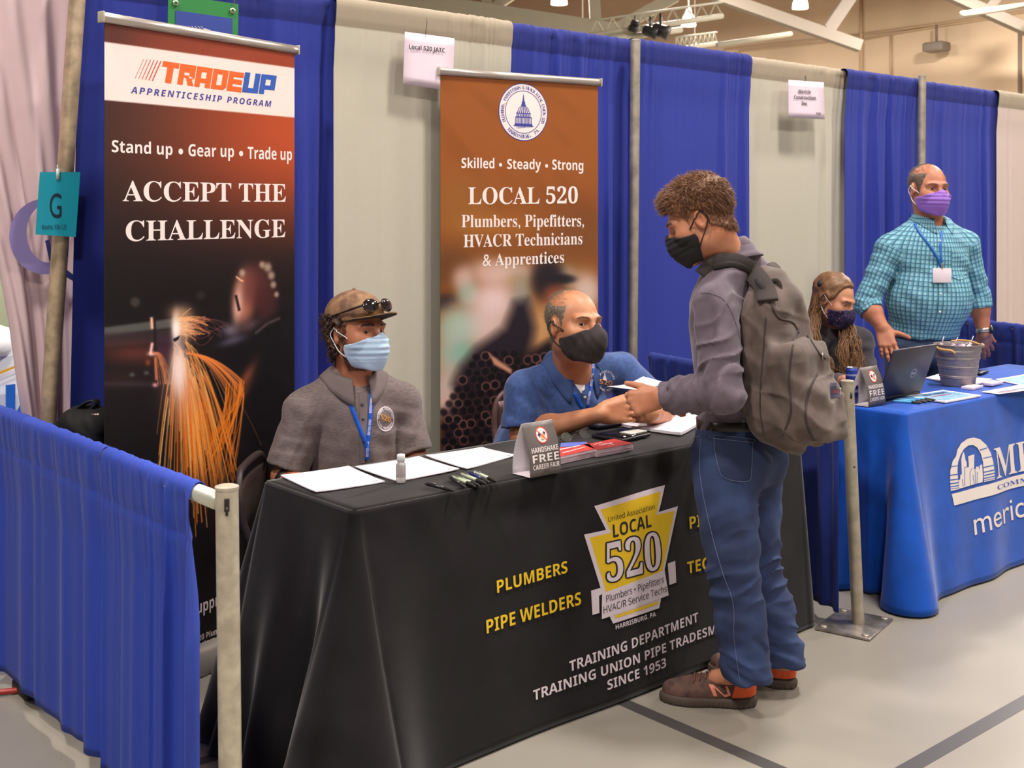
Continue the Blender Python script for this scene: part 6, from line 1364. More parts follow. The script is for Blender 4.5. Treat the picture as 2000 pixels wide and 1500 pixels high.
AL = Sdf(); AL.u(arm_skin(shL, elL, wrL, (.055, .048, .050, .032))); kn_ = atz(1940, 704, .787); hdl = nrm(kn_ - wrL); AL.u(hand(wrL, hdl, FH * .9 - V3(0, 0, .3) + CR * .1, -CR, 1.08, fingers=[(-.10, .05, .05), (-.08, .05, .08), (-.06, .08, .08), (-.02, .1, .1)], spread=.20, thumb=(.7, .3)), .014)
lo, hi = bounds([elL, wrL, wrL + hdl * .21], .09); parts.append(skin_mesh(AL, lo, hi, .0032))
B = Sdf(); B.u(cap(pel, nk - up * .12, .12, .09)); B.u(cap(shR, shL, .045), .03); B.u(cap(shR, elR, .045), .02); B.u(cap(shL, elL, .045), .02)
ft = {k: pel * V3(1, 1, 0) + lat * .12 * k for k in (-1, 1)}
for k in (-1, 1): B.u(cap(pel + lat * .1 * k, pel * V3(1, 1, .52) + lat * .12 * k + ff * .02, .08, .055), .03); B.u(cap(pel * V3(1, 1, .52) + lat * .12 * k, ft[k] + V3(0, 0, .07), .05, .035), .03)
lo, hi = bounds([pel, nk, elR, elL, ft[1], ft[-1]], .14); parts.append(skin_mesh(B, lo, hi, .016)); joined('body', [(p, 0) for p in parts], skinm('skin_checked_man', (190, 128, 98), (170, 104, 78)), P4p)
TR = Sdf(); TR.u(ell(pel - up * .02, (.178, .138, .12), T4.A))
for k in (-1, 1): TR.u(cap(pel + lat * .10 * k - up * .06, pel * V3(1, 1, .52) + lat * .12 * k + ff * .02, .100, .075), .05); TR.u(cap(pel * V3(1, 1, .52) + lat * .12 * k + ff * .02, ft[k] + V3(0, 0, .05), .075, .068), .03)
TR.d(folds(V3(0, 0, 1) + lat * .3, .12, .004, 55)); lo, hi = bounds([pel + up * .1, ft[1], ft[-1]], .22); lo[2] = .005; V, F = skin_mesh(TR, lo, hi, .011); obj('jeans', V, F, M('dark_denim', (62, 78, 108), rough=.85, bump=(300, .35), var=(12, .2)), P4p)
for k in (-1, 1): shoe(ft[k] - ff * .06, ff, P4p, [M('dark_leather', (50, 36, 30), rough=.5), M('sole_dark', (36, 32, 30), rough=.7), M('dark_leather'), M('lace_dark', (40, 32, 28))], 1.08)
m = MB(); ring = []; cb = pel + up * .062
for t in np.linspace(0, 2 * PI, 41): ring.append(cb + lat * math.cos(t) * .30 + ff * math.sin(t) * .30)
ring = np.array(ring)
for _ in range(40):
    dd_ = TR(ring); ring = ring - (ring - cb) / np.linalg.norm(ring - cb, axis=1)[:, None] * np.clip(dd_ - .004, -.02, .02)[:, None]
Pm_ = np.stack([ring - up * .018, ring + up * .018]); m.slab(Pm_, up * 0 + .0, .0); m = MB(); m.grid(Pm_); o = m.build('belt', M('belt_leather', (48, 32, 26), rough=.5), P4p); o.modifiers.new('leather_thickness', 'SOLIDIFY').thickness = .004
eyes(fr4, P4p, look=(.05, 1, -.05), iris=(84, 70, 56)); brows(fr4, P4p, M('brow_brown'), S4, dens=40, th=.0011, y0=.021)
mask_mesh('face_mask', fr4, P4p, S4, M('mask_purple', (146, 102, 196), rough=.75, bump=(300, .15)), pleat=.0030, top=-.014, low=-.126, puff=.012, strap_mat=M('loop_white'))
cropped_hair('hair', fr4, P4p, S4, M('brown_grey_hair', (92, 76, 62), rough=.6, var=(150, .3)), .046, .074, 14, .0042)
g = np.random.default_rng(6); mb = MB(); cnd = []
for _ in range(1100):
    p = V3(g.uniform(-1, 1) * .062, g.uniform(-.085, .052), .2)
    for _ in range(14): p = p - V3(0, 0, 1) * float(S4(p[None])[0]) * .7
    cnd.append(p)
cnd = np.array(cnd); strands(mb, cnd, grad(S4, cnd), np.tile(V3(.1, -.9, 0), (len(cnd), 1)), .016, .0008, g, n=4, lift=.12); obj('crown_hair', fr4.w(np.concatenate(mb.v)), mb.f, M('brown_grey_hair'), P4p)
pw = Print(on_cloth(T4, .0022, 4.), step=10); pw.add((np.array([(1829, -448), (1833, -560), (1831, -640), (1840, -640), (1843, -560), (1838, -448)], float), [(0, 1, 4, 5), (1, 2, 3, 4)])); ob = pw.build('placket', m_ck, P4p); weave(ob, np.array([v.co[:] for v in ob.data.vertices]) + wloc(P4p))
for q in [(1836, 470), (1837, 574), (1836, 609)]:
    c = ray_hit(T4, *q, 4., 8, .004)[0]; m = MB(); m.lathe(c, [(.006, 0), (.005, .002), (.001, .0022)], 12, axis=nrm(CC - c)); m.build('button', M('button_pearl', (214, 210, 206), rough=.3), P4p)
pw = Print(on_cloth(T4, .004, 4.), step=8); pw.add((np.array([(1858, -490), (1893, -488), (1890, -540), (1874, -547), (1858, -540)], float), [(0, 1, 2, 3, 4)])); ob = pw.build('chest_pocket', m_ck, P4p); weave(ob, np.array([v.co[:] for v in ob.data.vertices]) + wloc(P4p) + V3(0, 0, .006))
lanyard(P4p, T4, [[(1779, 416), (1792, 448), (1816, 480), (1832, 506), (1838, 522)], [(1840, 452), (1837, 480), (1838, 500), (1838, 522)]], M('lanyard_blue2', (30, 96, 176), rough=.5), w=.013, badge=(1840, 538, 36, 28), t0=4., lift=.006, badge_lift=.030)
# wrist watch on the table hand
m = MB(); q = wrL + (elL - wrL) * .06; dv = nrm(elL - wrL); m.lathe(q, [(.036, -.011), (.0385, -.008), (.0385, .008), (.036, .011)], 24, axis=dv, capb=False, capt=False)
wt = m.build('wrist_watch', M('watch_steel', (176, 172, 168), rough=.25, metal=.8), P4p); m = MB(); u = nrm(CR * .8 - FH * .5); u = nrm(u - dv * (u @ dv)); m.lathe(q + u * .036, [(.021, 0), (.021, .008), (.018, .010), (.001, .010)], 22, axis=u); m.build('watch_case', M('watch_dark', (44, 44, 50), rough=.2, metal=.5), wt)
# ================================================================== standing student with the backpack
P5p = thing('person', 'standing person in purple-grey shirt and jeans handing a paper over the black table', 'person', D(1470, 1345, 3.80) * V3(1, 1, 0))
fw = nrm(-.80 * CR + .60 * FH); lf_ = nrm(-.60 * CR - .80 * FH)
nk, pel = D(1428, 512, 3.80), D(1438, 858, 3.80); shL, shR = D(1398, 596, 3.66), D(1500, 566, 3.93)
elL = D(1408, 762, 3.58); wrL = D(1289, 777, 3.66); elR = D(1460, 770, 3.98); wrR = D(1372, 782, 3.95)
T5 = torso(pel, nk, shL, shR, fw, .165, .115, .150, .112, .150, .115, (.0, .1), sh_r=.060)
lat, ff, up = T5.A
T5.i(half(pel - up * .01, -up), .01); T5.s(cap(pel - up * .3, pel - up * .01, .09), .01)
q = elL + (wrL - elL) * .93; dv = nrm(wrL - elL)
T5.u(cap(shL, elL, .070, .066), .014); T5.u(both(cap(elL, q + dv * .08, .066, .046), half(q, dv)), .015); T5.u(both(cap(elL, q + dv * .08, .051, .050), half(q, dv), half(q - dv * .06, -dv)), .002); T5.s(both(cap(q - dv * .1, q + dv * .1, .033), half(q - dv * .025, -dv)), .002)
T5.u(ell(elL + V3(0, 0, -.022) - dv * .01, (.062, .062, .05)), .03)
q2 = elR + (wrR - elR) * .92; dv2 = nrm(wrR - elR); T5.u(cap(shR, elR, .064, .056), .014); T5.u(both(cap(elR, q2 + dv2 * .08, .056, .044), half(q2, dv2)), .015); T5.s(cap(q2 - dv2 * .012, q2 + dv2 * .1, .036), .002)
T5.s(cap(nk + up * .01, nk + up * .2 + ff * .07, .056, .066), .01)
T5.d(folds(dv, .045, .0085, 61, [elL + (wrL - elL) * .45, elL + (wrL - elL) * .8], .085)); T5.d(folds(dv + up * .6, .055, .0085, 62, [elL + V3(0, 0, .03)], .09)); T5.d(folds(up * .5 + ff, .11, .009, 63, [D(1420, 690, 3.6), D(1440, 600, 3.6)], .14)); T5.d(folds(ff - up * .3, .09, .006, 66, [D(1400, 640, 3.6)], .10)); T5.d(folds(up + lat * .3, .06, .004, 64, [D(1420, 800, 3.7)], .12)); T5.d(creases(dv + up * .2, .04, .017, 67, [elL + (wrL - elL) * .35, elL + (wrL - elL) * .60], .075)); T5.d(creases(up + ff * .8, .07, .017, 68, [D(1400, 700, 3.6), D(1450, 620, 3.65)], .15)); T5.d(lumps(.09, .002, 10))
# shoulder seam
m_sh = M('purple_grey_twill', (100, 88, 100), rough=.85, sheen=.25, bump=(380, .3), var=(22, .08))
lo, hi = bounds([pel, nk, shL, shR, elL, wrL, elR, wrR], .15); V, F = skin_mesh(T5, lo, hi, .0055); obj('shirt', V, F, m_sh, P5p)
collar('shirt_collar', nk + up * .012 - ff * .006, T5.A, T5, m_sh, P5p, rx=.064, ry=.070, zt=(.050, .012), gap=24, fall=.030, drop=.046, tips=.03, tilt=.5)
yk = MB(); 
px = spline([(1362, 604), (1385, 590), (1402, 566), (1420, 548)], 20); P = ray_hit(T5, px[:, 0], px[:, 1], 2.2, 8, .0012); px = spline([(1368, 572), (1390, 574), (1418, 590), (1440, 640), (1452, 700)], 24); P = ray_hit(T5, px[:, 0], px[:, 1], 2.2, 8, .0008); yk.tube(P, .0009, 5); yk.build('shirt_seam', M('purple_grey_seam', (90, 79, 90), rough=.9), P5p)
# head: turned left in the picture and bowed over the paper
fr5 = Frame(D(1364, 428, 3.74), -103, 26, -2, 1.02, (.97, 1, 1)); S5 = head_sdf(neck=fr5.l(nk - up * .03 + ff * .0), neck_r=.054, jaw=.95)
nkl = fr5.l(nk - up * .03); S5.u(cap((0, -.035, -.055), nkl, .050, .056), .03)
lo5 = np.minimum((-.11, -.14, -.14), nkl - .07); hi5 = np.maximum((.11, .13, .135), nkl + .07)
parts = [(lambda v, f: (fr5.w(v), f))(*skin_mesh(S5, lo5, hi5, .0027))]
AL = Sdf(); AL.u(arm_skin(shL, elL, wrL, (.05, .042, .042, .027))); hd = nrm(D(1256, 764, 3.68) - wrL + V3(0, 0, .0)); AL.u(hand(wrL, nrm(-CR * .85 + FH * .25 - V3(0, 0, .22)), nrm(FH * .9 + V3(0, 0, -.25)), V3(0, 0, 1), .98, fingers=[(.95, 1.1, .6), (1.1, 1.1, .6), (1.15, 1.1, .6), (1.2, 1.1, .6)], thumb=(.9, .5), thumb_dir=nrm(-CR * .75 + FH * .45 + V3(0, 0, .30))), .012)
lo, hi = bounds([elL, wrL, wrL - CR * .17], .09); parts.append(skin_mesh(AL, lo, hi, .0030))
AR = Sdf(); AR.u(arm_skin(shR, elR, wrR, (.05, .042, .042, .027))); AR.u(hand(wrR, nrm(-CR * .9 - V3(0, 0, .1)), V3(0, 0, -.6) + FH * .7, V3(0, 0, 1), .95, curl=(1.1, 1.1, .6)), .012); lo, hi = bounds([elR, wrR, wrR - CR * .17], .09); parts.append(skin_mesh(AR, lo, hi, .0034))
hpL, hpR = pel + lat * .088 - up * .03, pel - lat * .088 - up * .03
knL, knR = D(1432, 1112, 3.66), D(1474, 1098, 3.88); anL, anR = D(1452, 1318, 3.68), D(1532, 1290, 3.86)
B = Sdf(); B.u(cap(pel, nk - up * .12, .09, .07)); B.u(cap(shR, shL, .035), .03); B.u(cap(shL, elL, .035), .02); B.u(cap(shR, elR, .035), .02)
for h_, k_, a_ in ((hpL, knL, anL), (hpR, knR, anR)): B.u(cap(h_, k_, .065, .045), .03); B.u(cap(k_, a_, .042, .03), .03); B.u(cap(a_, a_ + ff * .1 - V3(0, 0, .03), .03, .025), .02)
lo, hi = bounds([pel, nk, elL, elR, anL, anR], .14); lo[2] = .01; parts.append(skin_mesh(B, lo, hi, .014)); joined('body', [(p, 0) for p in parts], skinm('skin_student', (204, 142, 110), (188, 120, 90)), P5p)
eyes(fr5, P5p, look=(0, 1, -.3), iris=(84, 70, 50))
m_sth = M('chestnut_hair', (126, 80, 46), rough=.5, var=(70, .25, (88, 58, 36), (3, 3, 1))); g = np.random.default_rng(15)
brows(fr5, P5p, m_sth, S5, dens=40, th=.0010, y0=.021)
mask_mesh('face_mask', fr5, P5p, S5, M('mask_black', (26, 24, 26), rough=.85, bump=(300, .3)), top=-.014, low=-.128, puff=.012, pleat=.0025, strap=.0022)
def topz(P): return np.clip((P[:, 2] - .02) / .07, 0, 1)
hf = lambda P: np.maximum.reduce([S5(P) - .007 - .012 * topz(P) - .008 * np.clip((P[:, 1]) / .08, 0, 1) * topz(P) - noise3(P, .016, 7, 7) * .0020, P[:, 1] - .078 - .3 * (P[:, 2] - .07) * (P[:, 2] < .07) + 1.0 * np.clip(.045 - P[:, 2], 0, 1), -.072 + .55 * np.clip(P[:, 1] + .075, -.02, .3) - P[:, 2], -(np.hypot((P[:, 1] + .004) / .030, (P[:, 2] + .016) / .044) - 1) * .02])
V, F = skin_mesh(hf, (-.12, -.16, -.10), (.12, .15, .16), .0030); mb = MB(); mb.add(fr5.w(V), F)
def lockset(sel, n, flow, L, r, curl=.08, lift=.22):
    sel = sel & (np.hypot((V[:, 1] + .004) / .036, (V[:, 2] + .012) / .050) > 1)
    i = g.choice(np.nonzero(sel)[0], n); nn = grad(S5, V[i]); m2 = MB(); fl = np.tile(np.asarray(flow, float), (n, 1)); strands(m2, V[i], nn, fl, L, r, g, curl=curl, n=5, lift=lift); mb.add(fr5.w(np.concatenate(m2.v)), m2.f)
lockset(V[:, 2] > .075, 900, (0, .75, .10), .024, .0015); lockset((V[:, 2] > .0) & (V[:, 2] <= .09) & (V[:, 1] < .03), 2200, (0, -.15, -.75), .020, .0015); lockset((V[:, 1] > .045) & (V[:, 2] > .055), 500, (0, .8, -.12), .028, .0015); lockset((V[:, 1] < -.06) & (V[:, 2] < .03), 1100, (0, -.02, -.8), .014, .0011)
lockset((V[:, 2] > .05) & (V[:, 1] < .03), 1000, (0, .12, -.25), .020, .0013); lockset((V[:, 2] > .10) & (V[:, 1] < .02), 350, (0, .3, .5), .016, .0013)
mb.build('hair', m_sth, P5p)
# jeans
J = Sdf(); J.u(ell(pel + up * .01, (.160, .122, .12), T5.A)); J.u(ell(pel - up * .07 - ff * .035 + lat * .06, (.10, .105, .11), T5.A), .05); J.u(ell(pel - up * .07 - ff * .035 - lat * .06, (.10, .105, .11), T5.A), .05)
dL = D(1462, 1322, 3.67); dR = D(1534, 1292, 3.86)
for h_, k_, a_ in ((hpL, knL, dL), (hpR, knR, dR)):
    md = (h_ + k_) / 2; J.u(pathcap([h_ - up * .03, md, k_, k_ + (a_ - k_) * .5], [.106, .096, .083, .078]), .03); J.u(both(cap(k_ + (a_ - k_) * .45, a_ - V3(0, 0, .05), .077, .079), half(a_ - V3(0, 0, .005), V3(0, 0, -1))), .02)
J.i(half(pel + up * .075, up), .004)
J.d(folds(V3(0, 0, 1) + ff * .4, .085, .0075, 71, [knL, knR], .13)); J.d(folds(V3(0, 0, 1) - ff * .5, .06, .010, 72, [dL + V3(0, 0, .05), dR + V3(0, 0, .05)], .10)); J.d(folds(V3(0, 0, 1) - ff * .8, .08, .006, 73, [pel - up * .17 - ff * .05], .12)); J.d(folds(V3(0, 0, 1) + ff * .7, .13, .005, 74, [(hpL + knL) / 2, (knL + dL) / 2], .2)); J.d(creases(V3(0, 0, 1) + ff * .5, .05, .022, 76, [knL + ff * -.05, knR - ff * .05], .12)); J.d(creases(V3(0, 0, 1) - lat * .5, .045, .020, 77, [dL + V3(0, 0, .07), dR + V3(0, 0, .07)], .10)); J.d(creases(V3(0, 0, 1) - ff * .9, .06, .014, 78, [pel - up * .2 - ff * .04], .13)); J.d(lumps(.1, .002, 12))
m_jn = M('blue_denim', (50, 68, 110), rough=.88, bump=(330, .4), var=(7, .30, (36, 48, 82)))
lo, hi = bounds([pel + up * .1, knL, knR, dL, dR], .16); lo[2] = .02; V, F = skin_mesh(J, lo, hi, .006); jn = obj('jeans', V, F, m_jn, P5p)
m_st = M('seam_thread', (108, 118, 148), rough=.8); m_dk = M('denim_dark', (36, 48, 82), rough=.85, bump=(330, .4))
def seam(name, pts, mat, r=.0015, n=60, lift=.0016): 
    px = spline(pts, n); P = ray_hit(J, px[:, 0], px[:, 1], 2.2, 8, lift); m = MB(); m.tube(P, r, 5); return m.build(name, mat, jn)
seam('side_seam', [(1372, 830), (1366, 900), (1372, 960), (1392, 1050), (1412, 1120), (1432, 1180), (1434, 1250), (1448, 1350)], m_st, .0009)
seam('pocket_stitching', [(1394, 852), (1396, 880), (1404, 915), (1413, 932), (1440, 940), (1464, 938), (1468, 915), (1470, 868), (1470, 858), (1394, 850), (1394, 856), (1470, 864)], m_st, .0008, 90, .004)
pw = Print(on_cloth(J, .0018), step=10); pw.add(poly2([(1394, -850), (1470, -858), (1470, -868), (1468, -915), (1464, -938), (1440, -941), (1413, -932), (1404, -915), (1396, -880)])); pw.build('back_pocket', m_dk, jn)
seam('front_pocket_edge', [(1346, 846), (1354, 854), (1368, 852)], m_st)
ring = []; cb = pel + up * .058
for t in np.linspace(0, 2 * PI, 49): ring.append(cb + lat * math.cos(t) * .3 + ff * math.sin(t) * .3)
ring = np.array(ring)
for _ in range(40): dd_ = J(ring); ring = ring - (ring - cb) / np.linalg.norm(ring - cb, axis=1)[:, None] * np.clip(dd_ - .004, -.02, .02)[:, None]
m = MB(); m.grid(np.stack([ring - up * .019, ring + up * .019])); o = m.build('belt', M('belt_dark', (34, 24, 22), rough=.45), P5p); o.modifiers.new('leather_thickness', 'SOLIDIFY').thickness = .004
for pq in [[(1387, 796), (1391, 828)], [(1462, 802), (1462, 832)]]:
    a, b = [ray_hit(J, q[0], q[1], 2.2, 8, .007)[0] for q in pq]; m = MB(); ribbon(m, np.array([a, (a + b) / 2, b]), nrm(np.cross(b - a, CC - a)), .012, .002); m.build('belt_loop', m_jn, jn)
# trainers
shm = [M('trainer_brown', (92, 66, 58), rough=.8, bump=(140, .5), var=(40, .2)), M('trainer_sole', (74, 62, 54), rough=.75), M('trainer_orange', (226, 92, 40), rough=.7), M('trainer_lace', (120, 72, 60), rough=.8)]
heL = atz(1484, 1378, 0); toL = atz(1330, 1368, 0); hdL = nrm(toL - heL); heR = atz(1562, 1344, 0); 
SL, WL = shoe(heL + hdL * .02, hdL, P5p, shm, 1.02); SR, WR = shoe(heR + FH * .0 + hdL * .02, nrm(hdL + FH * .45), P5p, shm, 1.02)
pw = Print(on_cloth(SL, .002), step=6); Nn = [(1390, -1362), (1396, -1361), (1401, -1350), (1408, -1366), (1421, -1357), (1414, -1342), (1407, -1344), (1411, -1352), (1404, -1338), (1388, -1336), (1386, -1340), (1396, -1343)]
pw.add(poly2([(1384, -1336), (1393, -1337), (1414, -1357), (1422, -1356), (1416, -1340), (1421, -1340), (1428, -1358), (1416, -1362), (1395, -1343), (1401, -1360), (1394, -1360)])); pw.build('shoe_emblem', [M('emblem_peach', (222, 132, 104), rough=.6)], P5p)
# ------------------------------------------------------------------ backpack (carried by the student, a thing of its own)
bk_ = -ff
bc = D(1540, 742, 3.66)
t = thing('backpack', 'large brown grey backpack hanging from the shoulders of the standing student', 'backpack', D(1550, 870, 3.66))
axu = nrm(D(1520, 600, 3.70) - D(1565, 860, 3.62)); axb = nrm(bk_ - axu * (bk_ @ axu)); axl = np.cross(axu, axb); AA = np.array([axl, axb, axu])
K = Sdf(); top = D(1512, 590, 3.74); bot = D(1528, 812, 3.66)
K.u(rbox((top + bot) / 2 + axu * .0, (.145, .085, .205), AA, .07)); K.u(ell(bot - axu * .0 + axb * .02, (.150, .115, .11), AA), .06); K.u(ell(top + axu * .02, (.11, .075, .10), AA), .05)
f1 = D(1572, 760, 3.58); K.u(rbox(f1, (.125, .065, .145), AA, .05), .022); f2 = D(1604, 800, 3.55); K.u(rbox(f2, (.105, .042, .098), AA, .036), .012)
K.d(folds(axu * .6 + axb, .075, .006, 81)); K.d(folds(axb - axu * .35, .10, .007, 82)); K.d(folds(axu, .05, .003, 83, [D(1540, 850, 3.6)], .12)); K.d(creases(axu * .8 + axb * .5, .09, .011, 84)); K.d(creases(axb - axu * .6 + axl * .4, .12, .009, 85)); K.d(lumps(.12, .003, 14))
Kf = lambda P: np.maximum(K(P), -(T5(P) - .004))
lo, hi = bounds([top, bot, f1, f2], .24); V, F = skin_mesh(Kf, lo, hi, .0055); m_bp = M('pack_canvas', (94, 80, 74), rough=.85, sheen=.15, bump=(380, .35), var=(18, .12)); obj('pack_body', V, F, m_bp, t)
m_bps = M('pack_webbing', (58, 50, 48), rough=.85, bump=(300, .3))
def strap(name, pts, fn, w, th, mat, lift=.006, n=30):
    px = spline(pts, n); P = ray_hit(fn, px[:, 0], px[:, 1], 2.2, 8, lift)
    for _ in range(4): P[1:-1] = (P[:-2] + P[1:-1] * 2 + P[2:]) / 4
    T = np.gradient(P, axis=0); W = np.cross(T, CC - P); W /= np.linalg.norm(W, axis=1)[:, None]; m = MB(); ribbon(m, P, W, w, th); o = m.build(name, mat, t); o.modifiers.new('soft_edge', 'BEVEL').width = .002; return o
KT = lambda P: np.minimum(Kf(P), T5(P))
strap('shoulder_strap', [(1374, 540), (1392, 520), (1420, 512), (1450, 518), (1478, 540), (1496, 568), (1500, 590)], KT, .062, .012, m_bps, .008)
strap('strap_webbing', [(1392, 522), (1422, 515), (1450, 521), (1476, 542), (1492, 566)], KT, .018, .003, M('webbing_dark', (44, 38, 38), rough=.8), .020)
c5 = lambda px, py, l=.004: ray_hit(Kf, px, py, 2.2, 8, l)[0]
P = spline([D(1484, 520, 3.86), D(1500, 516, 3.84), D(1515, 530, 3.80), D(1524, 552, 3.74), D(1526, 575, 3.70)], 20); m = MB(); ribbon(m, P, nrm(CR * .7 + FH * .5 + V3(0, 0, .2)), .060, .012); m.build('shoulder_strap', m_bps, t)
m = MB(); P = spline([D(1500, 566, 3.68), D(1504, 552, 3.66), D(1516, 548, 3.66), D(1522, 560, 3.66), D(1518, 574, 3.66)], 16); m.tube(P, .010, 8, flat=.6); m.build('grab_handle', m_bps, t)
def zipline(name, pts, r=.0035, mat=None):
    px = spline(pts, 40); P = ray_hit(Kf, px[:, 0], px[:, 1], 2.2, 8, .001); 
    for _ in range(2): P[1:-1] = (P[:-2] + P[1:-1] * 2 + P[2:]) / 4
    m = MB(); m.tube(P, r, 6); return m.build(name, mat or m_bps, t)
zipline('zip', [(1504, 590), (1520, 620), (1548, 630), (1560, 650)]); zipline('zip', [(1560, 640), (1548, 680), (1541, 740), (1545, 800), (1530, 850)]); zipline('zip', [(1578, 655), (1600, 690), (1612, 700)]); zipline('front_pocket_seam', [(1596, 730), (1578, 770), (1574, 820), (1590, 860)]); zipline('side_seam', [(1496, 620), (1490, 700), (1484, 790), (1492, 850)], .0025)
pw = Print(on_cloth(Kf, .002), step=6); pw.add(poly2([(1622, -748), (1641, -746), (1640, -776), (1622, -778)]), 0); pw.text('JANSPORT', 'bold', 1624, 1639, -768, 7, 1, lift=.0008); pw.build('brand_patch', [M('patch_navy', (44, 44, 66), rough=.8), M('patch_red', (150, 62, 66), rough=.8)], t)
m = MB(); a = c5(1606, 690); m.tube([a, a + (CC - a) * .001 - V3(0, 0, .02)], .003, 6); m.build('zip_pull', M('pull_metal', (150, 140, 130), rough=.35, metal=.7), t)
# ================================================================== things on the black table
ZT2 = ZT + .0028
def quad_sheet(label, cs, z, th, mat, name='paper_sheet', cat='paper', group=None, curl=.004, lines=None, bend=0., ink=None, twist=0):
    """a sheet or stack of sheets whose corners lie under four photo points (TL TR BR BL)"""
    A, B, C_, D_ = [atz(c[0], c[1], z + th) for c in cs]; n = 9
    P = np.array([[A * (1 - u) * (1 - v) + B * u * (1 - v) + C_ * u * v + D_ * (1 - u) * v + V3(0, 0, curl * (max(0, abs(u - .5) * 2 - .6) + max(0, abs(v - .5) * 2 - .6)) ** 2) for u in np.linspace(0, 1, n)] for v in np.linspace(0, 1, n)])
    c = P.reshape(-1, 3).mean(0); t = thing(name, label, cat, (c[0], c[1], z), group)
    m = MB(); N = V3(0, 0, 1); cr = np.cross(P[0, -1] - P[0, 0], P[-1, 0] - P[0, 0])
    m.slab(P if cr[2] > 0 else P[:, ::-1], N, th - .0002); m.build('sheet', mat, t, smooth=False)
    def fn(x, y, l):
        x = np.clip(np.asarray(x, float), 0, 1); y = np.clip(np.asarray(y, float), 0, 1); u, v = x, 1 - y; fu, fv = u * (n - 1), v * (n - 1); i = np.clip(fv.astype(int), 0, n - 2); j = np.clip(fu.astype(int), 0, n - 2); a, b = (fv - i)[:, None], (fu - j)[:, None]
        return P[i, j] * (1 - a) * (1 - b) + P[i + 1, j] * a * (1 - b) + P[i, j + 1] * (1 - a) * b + P[i + 1, j + 1] * a * b + V3(0, 0, .0006 + l)
    if lines:
        pw = Print(fn, step=.25); g = np.random.default_rng(int(sum(c[0] for c in cs)))
        for k in range(lines):
            y = .90 - .80 * k / lines; a, b = .08, g.uniform(.6, .92); pw.add((np.array([(a, y), (b, y), (b, y + .010), (a, y + .010)]), [(0, 1, 2, 3)]))
        pw.add((np.array([(.86, .06), (.94, .06), (.94, .10), (.86, .10)]), [(0, 1, 2, 3)])); pw.build('printed_lines', ink or M('grey_ink', (182, 178, 188), rough=.7), t)
    return t, fn
m_pap = M('white_paper', (236, 228, 236), rough=.6)
quad_sheet('white printed sheet lying nearest the left corner of the black table', [(548, 929), (681, 911), (752, 941), (617, 961)], ZT2, .003, m_pap, lines=13)
quad_sheet('white printed sheet on the black table behind the small clear bottle', [(694, 912), (818, 892), (897, 916), (776, 940)], ZT2, .003, m_pap, lines=13)
quad_sheet('white printed sheet on the black table just left of the grey tent card', [(831, 890), (941, 874), (1008, 889), (912, 916)], ZT2, .003, m_pap, lines=13)
# small hand gel bottle
p = atz(783, 943, ZT2); t = thing('gel_bottle', 'small clear gel bottle with white cap standing on the black table', 'bottle', p)
m = MB(); m.lathe(p, [(.001, .001), (.0135, .001), (.0145, .004), (.0145, .052), (.0125, .058), (.009, .061), (.009, .064)], 24); m.build('bottle_body', M('clear_plastic', (222, 220, 216), rough=.12, trans=.55, spec=.5), t)
m = MB(); m.lathe(p, [(.0148, .018), (.0149, .019), (.0149, .049), (.0148, .05)], 24, capb=False, capt=False); m.build('bottle_label', M('label_grey', (172, 164, 158), rough=.6), t)
m = MB(); m.lathe(p, [(.011, .064), (.0122, .065), (.0122, .082), (.0116, .0845), (.006, .0855)], 20); m.build('flip_cap', M('white_plastic'), t)
# pens
def pen(label, a, b, body, z=0., tip=(26, 24, 26), group=None, click=True):
    p0, p1 = atz(a[0], a[1], ZT2 + .006 + z), atz(b[0], b[1], ZT2 + .006 + z); d = nrm(p1 - p0); L = max(.105, min(.15, np.linalg.norm(p1 - p0))); p1 = p0 + d * L; c = (p0 + p1) / 2; t = thing('pen', label, 'pen', (c[0], c[1], p0[2] - .006), group)
    m = MB(); m.lathe(p0, [(.0045, 0), (.0052, .002), (.0052, L * .62)], 14, axis=d); m.build('barrel', M('pen_%d_%d_%d' % body, body, rough=.3), t)
    m = MB(); m.lathe(p0, [(.0055, L * .62), (.0058, L * .66), (.0056, L * .88), (.003, L * .96), (.0008, L)], 14, axis=d); m.build('grip', M('pen_grip', tip, rough=.5), t)
    m = MB(); m.lathe(p0, [(.003, -.008), (.003, 0)], 10, axis=d); m.box(p0 + d * .022 + V3(0, 0, .0066), (.036, .0032, .0012), axes=(d, nrm(np.cross(V3(0, 0, 1), d)), V3(0, 0, 1))); m.build('clip', M('pen_clip', (120, 120, 122), rough=.3, metal=.6), t)
    return t
pen('black pen lying alone in front of the pen pile on the black table', (833, 945), (889, 959), (34, 32, 34))
gp = 'pens piled on the black table'
gn = (176, 186, 160)
pen('dark pen at the left front of the pen pile', (879, 932), (909, 952), (40, 40, 42), group=gp)
pen('pale green pen second from the left in the pen pile', (885, 931), (930, 951), gn, group=gp)
pen('pale green pen lying low in the middle of the pen pile', (893, 932), (938, 949), (160, 172, 150), .002, group=gp)
pen('pale green pen crossing the middle of the pen pile', (902, 926), (950, 945), gn, .010, group=gp)
pen('navy blue pen in the pen pile between two pale green pens', (917, 923), (955, 942), (44, 48, 110), .003, group=gp)
pen('pale green pen at the right of the pen pile', (927, 922), (971, 941), (184, 192, 168), .004, group=gp)
pen('pale green pen under the middle of the pile, tip forward', (908, 934), (940, 947), (150, 160, 142), .0, group=gp)
